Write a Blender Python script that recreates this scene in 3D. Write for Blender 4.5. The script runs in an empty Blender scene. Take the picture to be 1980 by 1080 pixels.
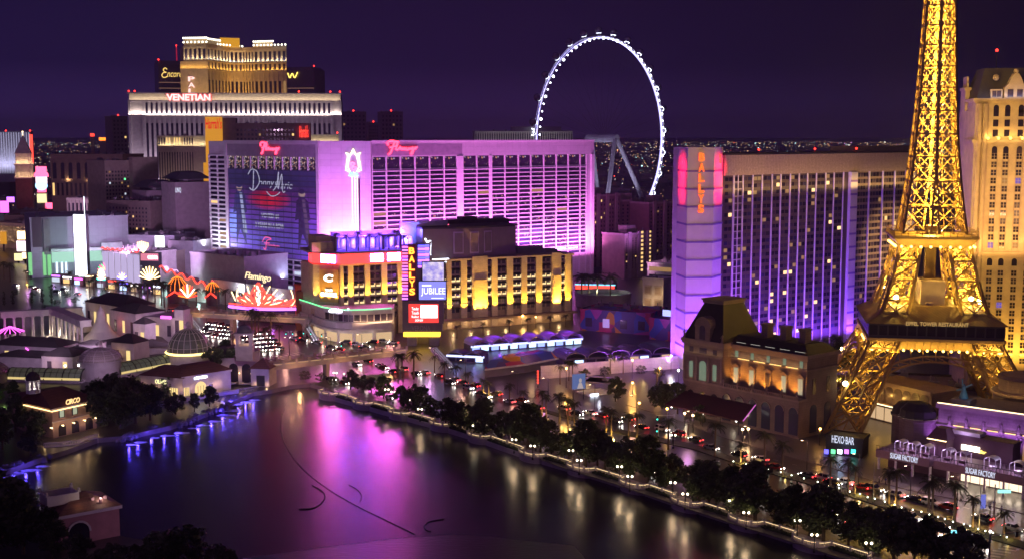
import bpy, math, random
from mathutils import Vector, Matrix
R = random.Random(7)
S = bpy.context.scene
C = S.collection
PI = math.pi
rad = math.radians

# ------------------------------------------------------------ camera, world, light
H = 88.0                      # camera height, a high hotel floor
F, CX, CY = 2400.0, 990.0, 540.0
PT = math.atan(278.0 / F)     # downward pitch
cam = bpy.data.cameras.new('camera')
cam.sensor_width = 36.0
cam.lens = 36.0 * F / 1980.0
cam.clip_start, cam.clip_end = 1.0, 60000.0
co = bpy.data.objects.new('camera', cam); C.objects.link(co)
co.location = (0, 0, H); co.rotation_euler = (PI / 2 - PT, 0, 0)
S.camera = co

W = bpy.data.worlds.new('World'); S.world = W; W.use_nodes = True
nt = W.node_tree; nd = nt.nodes; nd.clear()
wo = nd.new('ShaderNodeOutputWorld'); bg = nd.new('ShaderNodeBackground'); bg2 = nd.new('ShaderNodeBackground'); ad = nd.new('ShaderNodeAddShader')
sky = nd.new('ShaderNodeTexSky'); sky.sky_type = 'NISHITA'; sky.sun_disc = False
sky.sun_elevation = rad(-6.0); sky.sun_rotation = rad(200); sky.altitude = 600
bg.inputs['Strength'].default_value = 0.05
nt.links.new(sky.outputs[0], bg.inputs[0])
tc = nd.new('ShaderNodeTexCoord'); sp = nd.new('ShaderNodeSeparateXYZ'); nt.links.new(tc.outputs['Generated'], sp.inputs[0])
cr = nd.new('ShaderNodeValToRGB')           # light pollution over the town: brighter near the horizon
cr.color_ramp.elements[0].position = 0.0; cr.color_ramp.elements[0].color = (0.027, 0.0125, 0.074, 1)
cr.color_ramp.elements[1].position = 0.30; cr.color_ramp.elements[1].color = (0.0024, 0.0015, 0.0085, 1)
e = cr.color_ramp.elements.new(0.055); e.color = (0.0075, 0.0038, 0.027, 1)
nt.links.new(sp.outputs[2], cr.inputs[0])
gx = nd.new('ShaderNodeMapRange'); gx.inputs[1].default_value = -0.45; gx.inputs[2].default_value = 0.45; gx.inputs[3].default_value = 1.75; gx.inputs[4].default_value = 0.45
nt.links.new(sp.outputs[0], gx.inputs[0])
nt.links.new(cr.outputs[0], bg2.inputs[0]); nt.links.new(gx.outputs[0], bg2.inputs[1])
nt.links.new(bg.outputs[0], ad.inputs[0]); nt.links.new(bg2.outputs[0], ad.inputs[1]); nt.links.new(ad.outputs[0], wo.inputs[0])

sl = bpy.data.lights.new('city_glow', 'SUN')      # soft glow of the lit town behind the viewpoint
sl.energy = 0.27; sl.angle = rad(110); sl.color = (0.66, 0.30, 0.95)
so = bpy.data.objects.new('city_glow', sl); C.objects.link(so)
so.rotation_euler = (rad(52), 0, rad(-25))

S.view_settings.view_transform = 'Standard'; S.view_settings.look = 'None'
S.view_settings.exposure = 0.0; S.view_settings.gamma = 1.0; S.view_settings.use_curve_mapping = False
S.render.engine = 'CYCLES'
S.cycles.use_denoising = True
S.cycles.max_bounces = 5; S.cycles.diffuse_bounces = 2; S.cycles.glossy_bounces = 3; S.cycles.transmission_bounces = 3
S.cycles.sample_clamp_indirect = 4.0
S.cycles.caustics_reflective = False; S.cycles.caustics_refractive = False

# ------------------------------------------------------------ pixel of the photograph -> place in the world
def ray(px, py):
 a, b = (px - CX) / F, (CY - py) / F
 c, s = math.cos(PT), math.sin(PT)
 return Vector((a, c + b * s, -s + b * c))
def G(px, py, z=0.0):
 r = ray(px, py); t = (z - H) / r.z
 return Vector((r.x * t, r.y * t, z))
def PD(px, py, Y):
 r = ray(px, py); t = Y / r.y
 return Vector((r.x * t, Y, H + r.z * t))
def ZY(py, Y): return PD(990, py, Y).z

# ------------------------------------------------------------ materials
M = {}
def mat(name, col, rough=0.7, noise=0.18, scale=0.35, metal=0.0, spec=0.4, emit=None, es=0.0, brick=None, bump=0.0, sample='AUTO'):
 if name in M: return M[name]
 m = bpy.data.materials.new(name); m.use_nodes = True; t = m.node_tree; b = t.nodes['Principled BSDF']
 b.inputs['Base Color'].default_value = (*col, 1); b.inputs['Roughness'].default_value = rough
 b.inputs['Metallic'].default_value = metal; b.inputs['Specular IOR Level'].default_value = spec
 if emit:
  b.inputs['Emission Color'].default_value = (*emit, 1); b.inputs['Emission Strength'].default_value = es
 if noise > 0:
  tc = t.nodes.new('ShaderNodeTexCoord'); n = t.nodes.new('ShaderNodeTexNoise')
  n.inputs['Scale'].default_value = scale; n.inputs['Detail'].default_value = 6
  mr = t.nodes.new('ShaderNodeMapRange'); mr.inputs[1].default_value = 0.25; mr.inputs[2].default_value = 0.75
  mr.inputs[3].default_value = 1 - noise; mr.inputs[4].default_value = 1 + noise
  mx = t.nodes.new('ShaderNodeMix'); mx.data_type = 'RGBA'; mx.blend_type = 'MULTIPLY'; mx.inputs[0].default_value = 1
  t.links.new(tc.outputs['Object'], n.inputs['Vector']); t.links.new(n.outputs[0], mr.inputs[0])
  src = None
  if brick:
   bt = t.nodes.new('ShaderNodeTexBrick'); bt.inputs['Color1'].default_value = (*col, 1)
   bt.inputs['Color2'].default_value = (*[c * 0.92 for c in col], 1); bt.inputs['Mortar'].default_value = (*[c * 0.62 for c in col], 1)
   bt.inputs['Scale'].default_value = 1.0; bt.inputs['Brick Width'].default_value = brick[0]; bt.inputs['Row Height'].default_value = brick[1]
   bt.inputs['Mortar Size'].default_value = brick[2]; bt.offset = brick[3] if len(brick) > 3 else 0.0
   sx = t.nodes.new('ShaderNodeSeparateXYZ'); cx = t.nodes.new('ShaderNodeCombineXYZ'); add = t.nodes.new('ShaderNodeMath'); add.operation = 'ADD'
   t.links.new(tc.outputs['Object'], sx.inputs[0]); t.links.new(sx.outputs[0], add.inputs[0]); t.links.new(sx.outputs[1], add.inputs[1])
   t.links.new(add.outputs[0], cx.inputs[0]); t.links.new(sx.outputs[2], cx.inputs[1]); t.links.new(cx.outputs[0], bt.inputs['Vector'])
   t.links.new(bt.outputs[0], mx.inputs[6])
  else:
   mx.inputs[6].default_value = (*col, 1)
  t.links.new(mr.outputs[0], mx.inputs[7]); t.links.new(mx.outputs[2], b.inputs['Base Color'])
  if bump:
   bp = t.nodes.new('ShaderNodeBump'); bp.inputs['Strength'].default_value = bump
   t.links.new(n.outputs[0], bp.inputs['Height']); t.links.new(bp.outputs[0], b.inputs['Normal'])
 m.cycles.emission_sampling = sample
 M[name] = m; return m
def glow(name, col, s, sample='AUTO'):
 return mat(name, (0.02, 0.02, 0.02), 0.5, 0, emit=col, es=s, sample=sample)

# ------------------------------------------------------------ mesh builder
class MB:
 def __init__(s): s.v = []; s.f = []; s.m = []
 def add(s, vs, fs, m=0):
  k = len(s.v); s.v += [tuple(v) for v in vs]; s.f += [[i + k for i in q] for q in fs]; s.m += [m] * len(fs); return s
 def quad(s, a, b, c, d, m=0): return s.add([a, b, c, d], [[0, 1, 2, 3]], m)
 def box(s, x0, x1, y0, y1, z0, z1, m=0):
  return s.add([(x0, y0, z0), (x1, y0, z0), (x1, y1, z0), (x0, y1, z0), (x0, y0, z1), (x1, y0, z1), (x1, y1, z1), (x0, y1, z1)],
      [[0, 3, 2, 1], [4, 5, 6, 7], [0, 1, 5, 4], [1, 2, 6, 5], [2, 3, 7, 6], [3, 0, 4, 7]], m)
 def obox(s, p, q, w, z0, z1, m=0):          # wall along p->q (2D), thickness w, between z0 and z1
  p = Vector(p[:2]); q = Vector(q[:2]); d = (q - p).normalized(); n = Vector((-d.y, d.x)) * w / 2
  return s.prism([p - n, q - n, q + n, p + n], z0, z1, m)
 def prism(s, poly, z0, z1, m=0, mt=None):
  n = len(poly); a = [(p[0], p[1], z0) for p in poly] + [(p[0], p[1], z1) for p in poly]
  s.add(a, [[i, (i + 1) % n, n + (i + 1) % n, n + i] for i in range(n)] + [list(range(n - 1, -1, -1))], m)
  return s.add([(p[0], p[1], z1) for p in poly], [list(range(n))], m if mt is None else mt)
 def frustum(s, poly, z0, poly2, z1, m=0):
  n = len(poly); a = [(p[0], p[1], z0) for p in poly] + [(p[0], p[1], z1) for p in poly2]
  return s.add(a, [[i, (i + 1) % n, n + (i + 1) % n, n + i] for i in range(n)] + [list(range(n - 1, -1, -1)), list(range(n, 2 * n))], m)
 def beam(s, p, q, w, m=0, h=None):
  p = Vector(p); q = Vector(q); d = q - p
  if d.length < 1e-6: return s
  d.normalize(); up = Vector((0, 0, 1)) if abs(d.z) < 0.95 else Vector((0, 1, 0))
  a = d.cross(up).normalized() * w / 2; b = d.cross(a).normalized() * (h or w) / 2
  return s.add([p - a - b, p + a - b, p + a + b, p - a + b, q - a - b, q + a - b, q + a + b, q - a + b],
      [[0, 3, 2, 1], [4, 5, 6, 7], [0, 1, 5, 4], [1, 2, 6, 5], [2, 3, 7, 6], [3, 0, 4, 7]], m)
 def tube(s, p, q, r0, r1=None, n=8, m=0):
  p = Vector(p); q = Vector(q); r1 = r0 if r1 is None else r1; d = (q - p).normalized()
  up = Vector((0, 0, 1)) if abs(d.z) < 0.95 else Vector((0, 1, 0)); a = d.cross(up).normalized(); b = d.cross(a)
  o = [a * math.cos(2 * PI * i / n) + b * math.sin(2 * PI * i / n) for i in range(n)]
  return s.add([p + x * r0 for x in o] + [q + x * r1 for x in o],
      [[i, (i + 1) % n, n + (i + 1) % n, n + i] for i in range(n)] + [list(range(n)), list(range(2 * n - 1, n - 1, -1))], m)
 def path(s, pts, r, n=6, m=0):
  for i in range(len(pts) - 1): s.tube(pts[i], pts[i + 1], r, r, n, m)
  return s
 def lathe(s, prof, n=16, c=(0, 0, 0), m=0, a0=0.0, a1=2 * PI):
  full = abs(a1 - a0 - 2 * PI) < 1e-6; k = n if full else n + 1; vs = []
  for r, z in prof:
   for i in range(k):
    t = a0 + (a1 - a0) * i / n; vs.append((c[0] + r * math.cos(t), c[1] + r * math.sin(t), c[2] + z))
  fs = []
  for j in range(len(prof) - 1):
   for i in range(n):
    i2 = (i + 1) % k; fs.append([j * k + i, j * k + i2, (j + 1) * k + i2, (j + 1) * k + i])
  return s.add(vs, fs, m)
 def ball(s, c, r, n=8, m=0, sz=1.0):
  return s.lathe([(r * math.sin(PI * i / (n // 2 + 1)) + 1e-4, -r * sz * math.cos(PI * i / (n // 2 + 1))) for i in range(n // 2 + 2)], n, c, m)
 def text(s, t, u0, z0, u1, z1, y=0.0, d=0.3, shear=0.0, m=0, off=0.0, vertical=False):
  if vertical:
   hs = (z1 - z0) / len(t)
   for i, c in enumerate(t): s.text(c, u0, z1 - (i + 0.9) * hs, u1, z1 - (i + 0.1) * hs, y, d, shear, m, off)
   return s
  cu = bpy.data.curves.new('t', 'FONT'); cu.body = t; cu.shear = shear; cu.offset = off; cu.resolution_u = 3
  ob = bpy.data.objects.new('t', cu); me = bpy.data.meshes.new_from_object(ob)
  bpy.data.objects.remove(ob); bpy.data.curves.remove(cu)
  xs = [v.co.x for v in me.vertices]; ys = [v.co.y for v in me.vertices]
  if xs:
   ax, bx, ay, by = min(xs), max(xs), min(ys), max(ys); sx = (u1 - u0) / (bx - ax); sz = (z1 - z0) / (by - ay)
   P = [(u0 + (v.co.x - ax) * sx, z0 + (v.co.y - ay) * sz) for v in me.vertices]
   fr = [(x, y - d, z) for x, z in P]; fs = [list(p.vertices) for p in me.polygons]
   s.add(fr, fs, m)
   cnt = {}
   for p in me.polygons:
    for ek in p.edge_keys: cnt[ek] = cnt.get(ek, 0) + 1
   k = len(P); s.add(fr + [(x, y, z) for x, z in P], [[a, b, b + k, a + k] for (a, b), c in cnt.items() if c == 1], m)
  bpy.data.meshes.remove(me); return s
 def stroke(s, pts, box, y, r, m=0, sm=4):       # neon stroke: pts in 0..1 within box (u0,z0,u1,z1)
  u0, z0, u1, z1 = box; P = [(u0 + a * (u1 - u0), z0 + b * (z1 - z0)) for a, b in pts]
  if sm and len(P) > 2:
   Q = []
   for i in range(len(P) - 1):
    p0 = P[max(i - 1, 0)]; p1 = P[i]; p2 = P[i + 1]; p3 = P[min(i + 2, len(P) - 1)]
    for k in range(sm):
     t = k / sm
     Q.append(tuple(0.5 * (2 * p1[j] + (p2[j] - p0[j]) * t + (2 * p0[j] - 5 * p1[j] + 4 * p2[j] - p3[j]) * t * t + (3 * p1[j] - p0[j] - 3 * p2[j] + p3[j]) * t ** 3) for j in (0, 1)))
   Q.append(P[-1]); P = Q
  return s.path([(a, y, b) for a, b in P], r, 5, m)
 def mesh(s, name, mats):
  me = bpy.data.meshes.new(name); me.from_pydata(s.v, [], s.f)
  for x in (mats if isinstance(mats, (list, tuple)) else [mats]): me.materials.append(x)
  me.polygons.foreach_set('material_index', s.m); me.validate(); me.update(); return me
 def build(s, name, mats, parent=None, loc=(0, 0, 0), rz=0.0, smooth=False):
  me = s.mesh(name, mats)
  if smooth: me.polygons.foreach_set('use_smooth', [True] * len(me.polygons))
  return put(name, me, parent, loc, rz)
def put(name, me, parent=None, loc=(0, 0, 0), rz=0.0):
 o = bpy.data.objects.new(name, me); C.objects.link(o); o.parent = parent; o.location = loc; o.rotation_euler = (0, 0, rz); return o
def tag(o, label=None, cat=None, group=None, kind=None):
 if label: o['label'] = label
 if cat: o['category'] = cat
 if group: o['group'] = group
 if kind: o['kind'] = kind
 return o
def thing(name, label, cat, loc=(0, 0, 0), rz=0.0, group=None):
 return tag(put(name, None, None, loc, rz), label, cat, group)
def copy_thing(root, loc, rz, label=None, group=None, sc=1.0):
 def cp(o, par):
  c = o.copy(); C.objects.link(c)
  if par is not None: c.parent = par
  for ch in kids[o.name]: cp(ch, c)
  return c
 kids = {}
 def walk(o):
  kids[o.name] = list(o.children)
  for ch in o.children: walk(ch)
 walk(root); r = cp(root, None); r.location = loc; r.rotation_euler = (0, 0, rz); r.scale = (sc, sc, sc)
 if label: r['label'] = label
 if group: r['group'] = group
 return r
ORD = ['first', 'second', 'third', 'fourth', 'fifth', 'sixth', 'seventh', 'eighth', 'ninth', 'tenth', 'eleventh', 'twelfth', 'thirteenth', 'fourteenth', 'fifteenth', 'sixteenth', 'seventeenth', 'eighteenth', 'nineteenth', 'twentieth']
ORD += ['twenty-' + o for o in ORD[:9]] + ['thirtieth'] + ['thirty-' + o for o in ORD[:9]] + ['fortieth'] + ['forty-' + o for o in ORD[:9]]

# ------------------------------------------------------------ lamps
def light_obj(L, loc, parent):
 o = bpy.data.objects.new(L.name, L); C.objects.link(o); o.location = loc; o.parent = parent; return o
def lamp(loc, power, col, r=0.3, parent=None):
 L = bpy.data.lights.new('lamp', 'POINT'); L.energy = power; L.color = col; L.shadow_soft_size = r
 return light_obj(L, loc, parent)
def aim(o, d):
 o.rotation_euler = Vector(d).to_track_quat('-Z', 'Y').to_euler()
def spot(loc, to, power, col, ang=60, blend=0.6, r=0.4, parent=None):
 L = bpy.data.lights.new('flood_or_fill_spot', 'SPOT'); L.energy = power; L.color = col; L.spot_size = rad(ang); L.spot_blend = blend; L.shadow_soft_size = r
 o = light_obj(L, loc, parent); aim(o, Vector(to) - Vector(loc)); return o
def strip(p, q, d, power, col, w=0.3, parent=None, spread=180):
 p = Vector(p); q = Vector(q); L = bpy.data.lights.new('wash_or_fill_strip', 'AREA'); L.shape = 'RECTANGLE'; L.size = (q - p).length; L.size_y = w
 L.energy = power; L.color = col; L.spread = rad(spread)
 o = light_obj(L, (p + q) / 2, parent)
 x = (q - p).normalized(); z = -Vector(d).normalized(); y = z.cross(x).normalized(); z = x.cross(y)
 o.rotation_euler = Matrix((x, y, z)).transposed().to_euler(); return o

# ------------------------------------------------------------ buildings seen as a facade L -> R
WC = {}
class Bld:
 def __init__(s, name, label, cat, L, Rr, yref=262, group=None):
  a = PD(L[0], yref, L[1]); b = PD(Rr[0], yref, Rr[1])
  s.A = Vector((a.x, a.y)); s.B = Vector((b.x, b.y)); s.d = (s.B - s.A).normalized(); s.w = (s.B - s.A).length
  s.n = Vector((-s.d.y, s.d.x)); s.rz = math.atan2(s.d.y, s.d.x)
  s.root = thing(name, label, cat, (a.x, a.y, 0), s.rz, group); s.nwin = {}
 def uv(s, px, py, y=0.0):            # where the ray of a pixel meets the plane y (local) -> (u, z)
  r = ray(px, py); o = s.A + s.n * y; t = o.dot(s.n) / Vector((r.x, r.y)).dot(s.n)
  p = Vector((r.x, r.y)) * t; return (p - s.A).dot(s.d), H + r.z * t
 def rect(s, x0, y0, x1, y1, y=0.0):  # pixel rect -> u0, z0, u1, z1
  xm, ym = (x0 + x1) / 2, (y0 + y1) / 2
  return s.uv(x0, ym, y)[0], s.uv(xm, y1, y)[1], s.uv(x1, ym, y)[0], s.uv(xm, y0, y)[1]
 def world(s, u, y, z):
  p = s.A + s.d * u + s.n * y; return Vector((p.x, p.y, z))
 def part(s, name, mb, mats, parent=None, smooth=False):
  return mb.build(name, mats, parent or s.root, smooth=smooth)
 def windows(s, rects, mats, wts, y=0.0, seg=None, name='window', arch=False, t=0.06, limit=100, rng=None):
  rng = rng or R; rest = MB(); n = s.nwin.get(name, 0)
  o, dx = (Vector((0, y)), Vector((1, 0))) if seg is None else (Vector(seg[0]), (Vector(seg[1]) - Vector(seg[0])).normalized())
  nn = Vector((dx.y, -dx.x))       # outward (towards the viewer)
  rz = math.atan2(dx.y, dx.x); mi = list(range(len(mats)))
  for u0, u1, z0, z1 in rects:
   k = rng.choices(mi, wts)[0]; w, h = round(u1 - u0, 2), round(z1 - z0, 2)
   c = o + dx * ((u0 + u1) / 2)
   if n < limit:
    key = (w, h, arch, mats[k].name, t)
    if key not in WC:
     b = MB(); _pane(b, w, h, arch, t, Vector((0, 0)), Vector((1, 0)), Vector((0, -1)), 0, 0); WC[key] = b.mesh(name, mats[k])
    put(name, WC[key], s.root, (c.x, c.y, z0), rz); n += 1
   else:
    _pane(rest, w, h, arch, t, c, dx, nn, z0, k)
  s.nwin[name] = n
  if rest.f: tag(rest.build(name + '_rows', mats, s.root), kind='stuff')
def _pane(b, w, h, arch, t, c, dx, nn, z0, m):
 if arch:
  r = w / 2; P = [(-r, 0), (r, 0)] + [(r * math.cos(PI * i / 6), h - r + r * math.sin(PI * i / 6)) for i in range(7)]
 else: P = [(-w / 2, 0), (w / 2, 0), (w / 2, h), (-w / 2, h)]
 n = len(P); fr = []; bk = []
 for x, z in P:
  a = c + dx * x; f = a + nn * t; fr.append((f.x, f.y, z0 + z)); bk.append((a.x, a.y, z0 + z))
 b.add(fr + bk, [list(range(n))] + [[i, i + n, (i + 1) % n + n, (i + 1) % n] for i in range(n)], m)
def block(name, label, cat, L, Rr, ytop, depth, wall, z0=0.0, ybot=None, group=None, roof=None, pname='wall', parapet=0.8):
 b = Bld(name, label, cat, L, Rr, ytop, group); zt = b.uv((L[0] + Rr[0]) / 2, ytop)[1]
 if ybot is not None: z0 = b.uv((L[0] + Rr[0]) / 2, ybot)[1]
 m = MB(); m.box(0, b.w, 0, depth, z0, zt); b.part(pname, m, wall); b.zt, b.z0, b.dep = zt, z0, depth
 if parapet:
  m = MB(); e = 0.25
  for a in ((-e, b.w + e, -e, e), (-e, b.w + e, depth - e, depth + e), (-e, e, e, depth - e), (b.w - e, b.w + e, e, depth - e)): m.box(*a, zt - 0.5, zt + parapet)
  b.part('parapet', m, roof or wall)
 for k in range(min(9, int(b.w * depth / 90)) if depth > 6 else 0):
  m = MB(); u, y, s = R.uniform(2, b.w - 4), R.uniform(2, depth - 4), R.uniform(1, 2.4); m.box(u, u + s * 1.4, y, y + s, zt, zt + R.uniform(1, 2.4)); m.tube((u + s * 0.7, y + s * 0.5, zt), (u + s * 0.7, y + s * 0.5, zt + 3), 0.25, n=6); b.part('roof_unit', m, steel_)
 return b
def grid(u0, u1, z0, z1, nu, nz, fu=0.7, fz=0.6, skip=0.0):
 out = []; du = (u1 - u0) / nu; dz = (z1 - z0) / nz
 for j in range(nz):
  for i in range(nu):
   if skip and R.random() < skip: continue
   out.append((u0 + (i + (1 - fu) / 2) * du, u0 + (i + (1 + fu) / 2) * du, z0 + (j + (1 - fz) / 2) * dz, z0 + (j + (1 + fz) / 2) * dz))
 return out

# common materials
steel_ = mat('roof_plant_metal', (0.22, 0.21, 0.22), 0.6, 0.2)
white = mat('white_stucco', (0.62, 0.60, 0.58), 0.8)
cream = mat('cream_stone', (0.52, 0.46, 0.38), 0.8, brick=(3.0, 1.2, 0.03, 0.5))
tan = mat('tan_stucco', (0.36, 0.29, 0.23), 0.85)
brown = mat('brown_stucco', (0.20, 0.15, 0.13), 0.85)
grey = mat('grey_concrete', (0.30, 0.29, 0.30), 0.85)
darkroof = mat('dark_roofing', (0.055, 0.045, 0.05), 0.8)
redroof = mat('red_roof_tiles', (0.16, 0.065, 0.05), 0.75, brick=(0.5, 0.6, 0.05, 0.5))
slate = mat('slate_roofing', (0.07, 0.065, 0.08), 0.6)
steel = mat('painted_steel', (0.35, 0.34, 0.36), 0.45, 0.08, metal=0.6)
dark = mat('dark_metal', (0.03, 0.028, 0.03), 0.5, 0.1, metal=0.4)
gl1 = mat('dark_glass', (0.018, 0.014, 0.03), 0.12, 0, spec=0.6)
gl2 = mat('curtained_glass', (0.06, 0.045, 0.07), 0.25, 0.25, 0.8, spec=0.5)
gl3 = mat('bluish_glass', (0.03, 0.03, 0.075), 0.15, 0, spec=0.6)
litw = glow('lit_window_warm', (1.0, 0.62, 0.22), 1.3, 'NONE')
litd = glow('lit_window_dim', (1.0, 0.55, 0.20), 0.35, 'NONE')
litc = glow('lit_window_cool', (0.75, 0.85, 1.0), 0.9, 'NONE')
GLS = [gl1, gl2, gl3, litd, litw]
WT = [50, 26, 14, 6, 4]
n_white = glow('neon_white', (1.0, 0.93, 0.85), 5, 'NONE'); n_cool = glow('neon_cool_white', (0.80, 0.86, 1.0), 6, 'NONE')
n_red = glow('neon_red', (1.0, 0.05, 0.03), 3.2, 'NONE'); n_pink = glow('neon_pink', (1.0, 0.10, 0.22), 3.5, 'NONE')
n_orange = glow('neon_orange', (1.0, 0.22, 0.02), 3.2, 'NONE'); n_yellow = glow('neon_yellow', (1.0, 0.70, 0.12), 3.2, 'NONE')
n_warm = glow('warm_bulbs', (1.0, 0.72, 0.36), 4, 'NONE'); n_blue = glow('neon_blue', (0.12, 0.10, 1.0), 3.0, 'NONE')
n_violet = glow('neon_violet', (0.55, 0.15, 1.0), 3.0, 'NONE'); n_mag = glow('neon_magenta', (1.0, 0.12, 0.85), 3.0, 'NONE')
n_green = glow('neon_green', (0.15, 1.0, 0.35), 2.0, 'NONE'); n_teal = glow('signal_teal', (0.05, 1.0, 0.75), 4.0, 'NONE')
beacon = glow('red_beacon', (1.0, 0.03, 0.02), 6, 'NONE')
WARM = (1.0, 0.62, 0.28); GOLD = (1.0, 0.56, 0.12); PINK = (1.0, 0.34, 0.86); VIOL = (0.42, 0.16, 1.0); COOL = (0.78, 0.82, 1.0)
# ============================================================ far town
ground_m = mat('wet_paving', (0.05, 0.043, 0.047), 0.34, 0.35, 0.05, spec=0.5)
def sheet(name, poly, z, m, kind='structure'):
 b = MB(); b.add([(p[0], p[1], z) for p in poly], [list(range(len(poly)))]); return tag(b.build(name, m), kind=kind)
def far_city():
 boxm = [mat('far_wall_dark', (0.10, 0.08, 0.09), 0.9), mat('far_wall_pale', (0.28, 0.23, 0.24), 0.9)]
 b = MB(); r = random.Random(3)
 for i in range(900):
  Y = 1500 + 6500 * r.random() ** 1.3; X = (r.random() * 0.95 - 0.5) * Y
  w, d, h = r.uniform(12, 60), r.uniform(12, 60), r.uniform(4, 12) + (r.random() < 0.04) * r.uniform(8, 25)
  b.box(X - w / 2, X + w / 2, Y, Y + d, 0, h, int(r.random() < 0.4))
 tag(b.build('distant_town', boxm), kind='stuff')
 cols = [glow('far_light_amber', (1.0, 0.55, 0.22), 4, 'NONE'), glow('far_light_white', (1.0, 0.85, 0.7), 4.5, 'NONE'), glow('far_light_teal', (0.45, 0.9, 1.0), 6, 'NONE'),
   glow('far_light_red', (1, 0.08, 0.05), 4, 'NONE'), glow('far_light_violet', (0.8, 0.3, 1.0), 4, 'NONE')]
 b = MB()
 def pip(X, Y, z, s, m): b.add([(X - s, Y, z), (X, Y - s, z), (X + s, Y, z), (X, Y, z - s), (X, Y, z + s)], [[0, 3, 1], [1, 3, 2], [1, 4, 0], [2, 4, 1], [2, 3, 0], [0, 4, 2]], m)
 for i in range(3600):
  Y = 1400 + 12000 * r.random() ** 1.5; X = (r.random() * 0.95 - 0.5) * Y
  s = r.uniform(0.3, 0.7) * Y / 2400 * (2.0 if r.random() < 0.06 else 1)
  pip(X, Y, r.uniform(5, 14) + (Y > 7000) * r.uniform(0, 20), s, r.choices(range(5), [55, 30, 8, 4, 3])[0])
 for k in range(26):                      # rows of street lamps across the plain
  Y0 = r.uniform(1600, 6500); X0 = r.uniform(-0.45, 0.4) * Y0; dx = r.choice([-1, 1]) * r.uniform(0.8, 1); m = r.choice([0, 0, 0, 1, 2])
  for i in range(14): pip(X0 + dx * i * 26, Y0 + i * 9, 9, 0.42 * Y0 / 2400, m)
 tag(b.build('town_lights', cols), kind='stuff')
far_city()

def beacons(b, pts, parent=None):
 for u, y, z in pts:
  m = MB(); m.tube((u, y, z), (u, y, z + 1.2), 0.15); m.ball((u, y, z + 1.6), 0.9 * b.A.y / 1400 + 0.1, 6, 1); b.part('beacon', m, [dark, beacon])

# --- bronze curved tower with a script sign, and its twin at the right of the golden hotel
bronze = mat('bronze_glass', (0.06, 0.035, 0.03), 0.25, 0.1, spec=0.6)
bline = glow('bronze_cove_light', (1.0, 0.5, 0.32), 0.22, 'NONE')
def bronze_tower(name, label, L, Rr, yt, sign, curve):
 b = Bld(name, label, 'hotel tower', L, Rr, yt); zt = b.uv((L[0] + Rr[0]) / 2, yt)[1]; m = MB(); n = 10
 poly = [(b.w * i / n, -curve * math.sin(PI * i / n)) for i in range(n + 1)] + [(b.w, 40), (0, 40)]
 m.prism(poly, 0, zt); m.frustum([(p[0], p[1]) for p in poly], zt, [(p[0] * 0.9 + b.w * 0.02, p[1] * 0.9 + 4) for p in poly], zt + 6); b.part('glass_wall', m, bronze)
 for k in range(13):
  z = zt - 32 - k * 10; m = MB()
  for i in range(n): m.beam((poly[i][0], poly[i][1] - 0.3, z), (poly[i + 1][0], poly[i + 1][1] - 0.3, z), 0.5, 0, 1.3)
  b.part('cove_light_band', m, bline)
 if sign:
  u0, z0, u1, z1 = b.rect(*sign, -curve - 1.5); m = MB()
  m.text('ncore', u0 + 0.27 * (u1 - u0), z0 + 0.1 * (z1 - z0), u1, z0 + 0.55 * (z1 - z0), -curve - 1.5, 0.3, 0.35)
  m.stroke([(0.28, 0.85), (0.2, 1.0), (0.1, 0.85), (0.14, 0.62), (0.24, 0.55), (0.1, 0.5), (0.02, 0.25), (0.08, 0.05), (0.2, 0.05), (0.3, 0.2)], (u0, z0, u1, z1), -curve - 1.5, 0.8)
  b.part('script_sign', m, glow('neon_soft_yellow', (1.0, 0.66, 0.16), 1.5, 'NONE'))
 beacons(b, [(1, 2, zt + 6), (b.w * 0.45, 2, zt + 6), (b.w - 1, 2, zt + 6)]); return b
bronze_tower('bronze_tower', 'dark bronze tower with a yellow script sign behind the golden hotel, left side', (306, 2200), (408, 2240), 125, (312, 132, 352, 151), 6)
b = bronze_tower('bronze_tower', 'dark bronze tower showing at the right behind the golden hotel', (500, 2300), (607, 2260), 137, None, 8)
u0, z0, u1, z1 = b.rect(557, 140, 576, 152, -9); m = MB(); m.stroke([(0, 0.9), (0.2, 0.1), (0.45, 0.8), (0.7, 0.1), (1, 1)], (u0, z0, u1, z1), -10, 0.9); b.part('script_sign', m, n_yellow)
t = PD(342, 125, 2400)
m = MB()
for a in range(3):
 q = 2 * PI * a / 3; m.beam((2.2 * math.cos(q), 2.2 * math.sin(q), 0), (0.5 * math.cos(q), 0.5 * math.sin(q), ZY(92, 2400)), 0.8)
for k in range(24):
 z = ZY(92, 2400) * k / 24; m.beam((1.5, 0, z), (-1.2, 0.8, z + 4), 0.5); m.beam((-1.2, -0.8, z), (1.2, 0.6, z + 4), 0.5)
mr = thing('radio_mast', 'thin red lit mast rising behind the golden hotel', 'mast', (t.x, 2400, 0)); m.build('lattice', glow('red_mast_glow', (1, 0.02, 0.08), 0.45, 'NONE'), mr)  # the lattice itself glows red, in place of light falling on it
m = MB(); m.ball((0, 0, ZY(88, 2400)), 1.3, 6); m.tube((0, 0, ZY(92, 2400)), (0, 0, ZY(88, 2400)), 0.3); m.build('beacon', beacon, mr)

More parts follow.
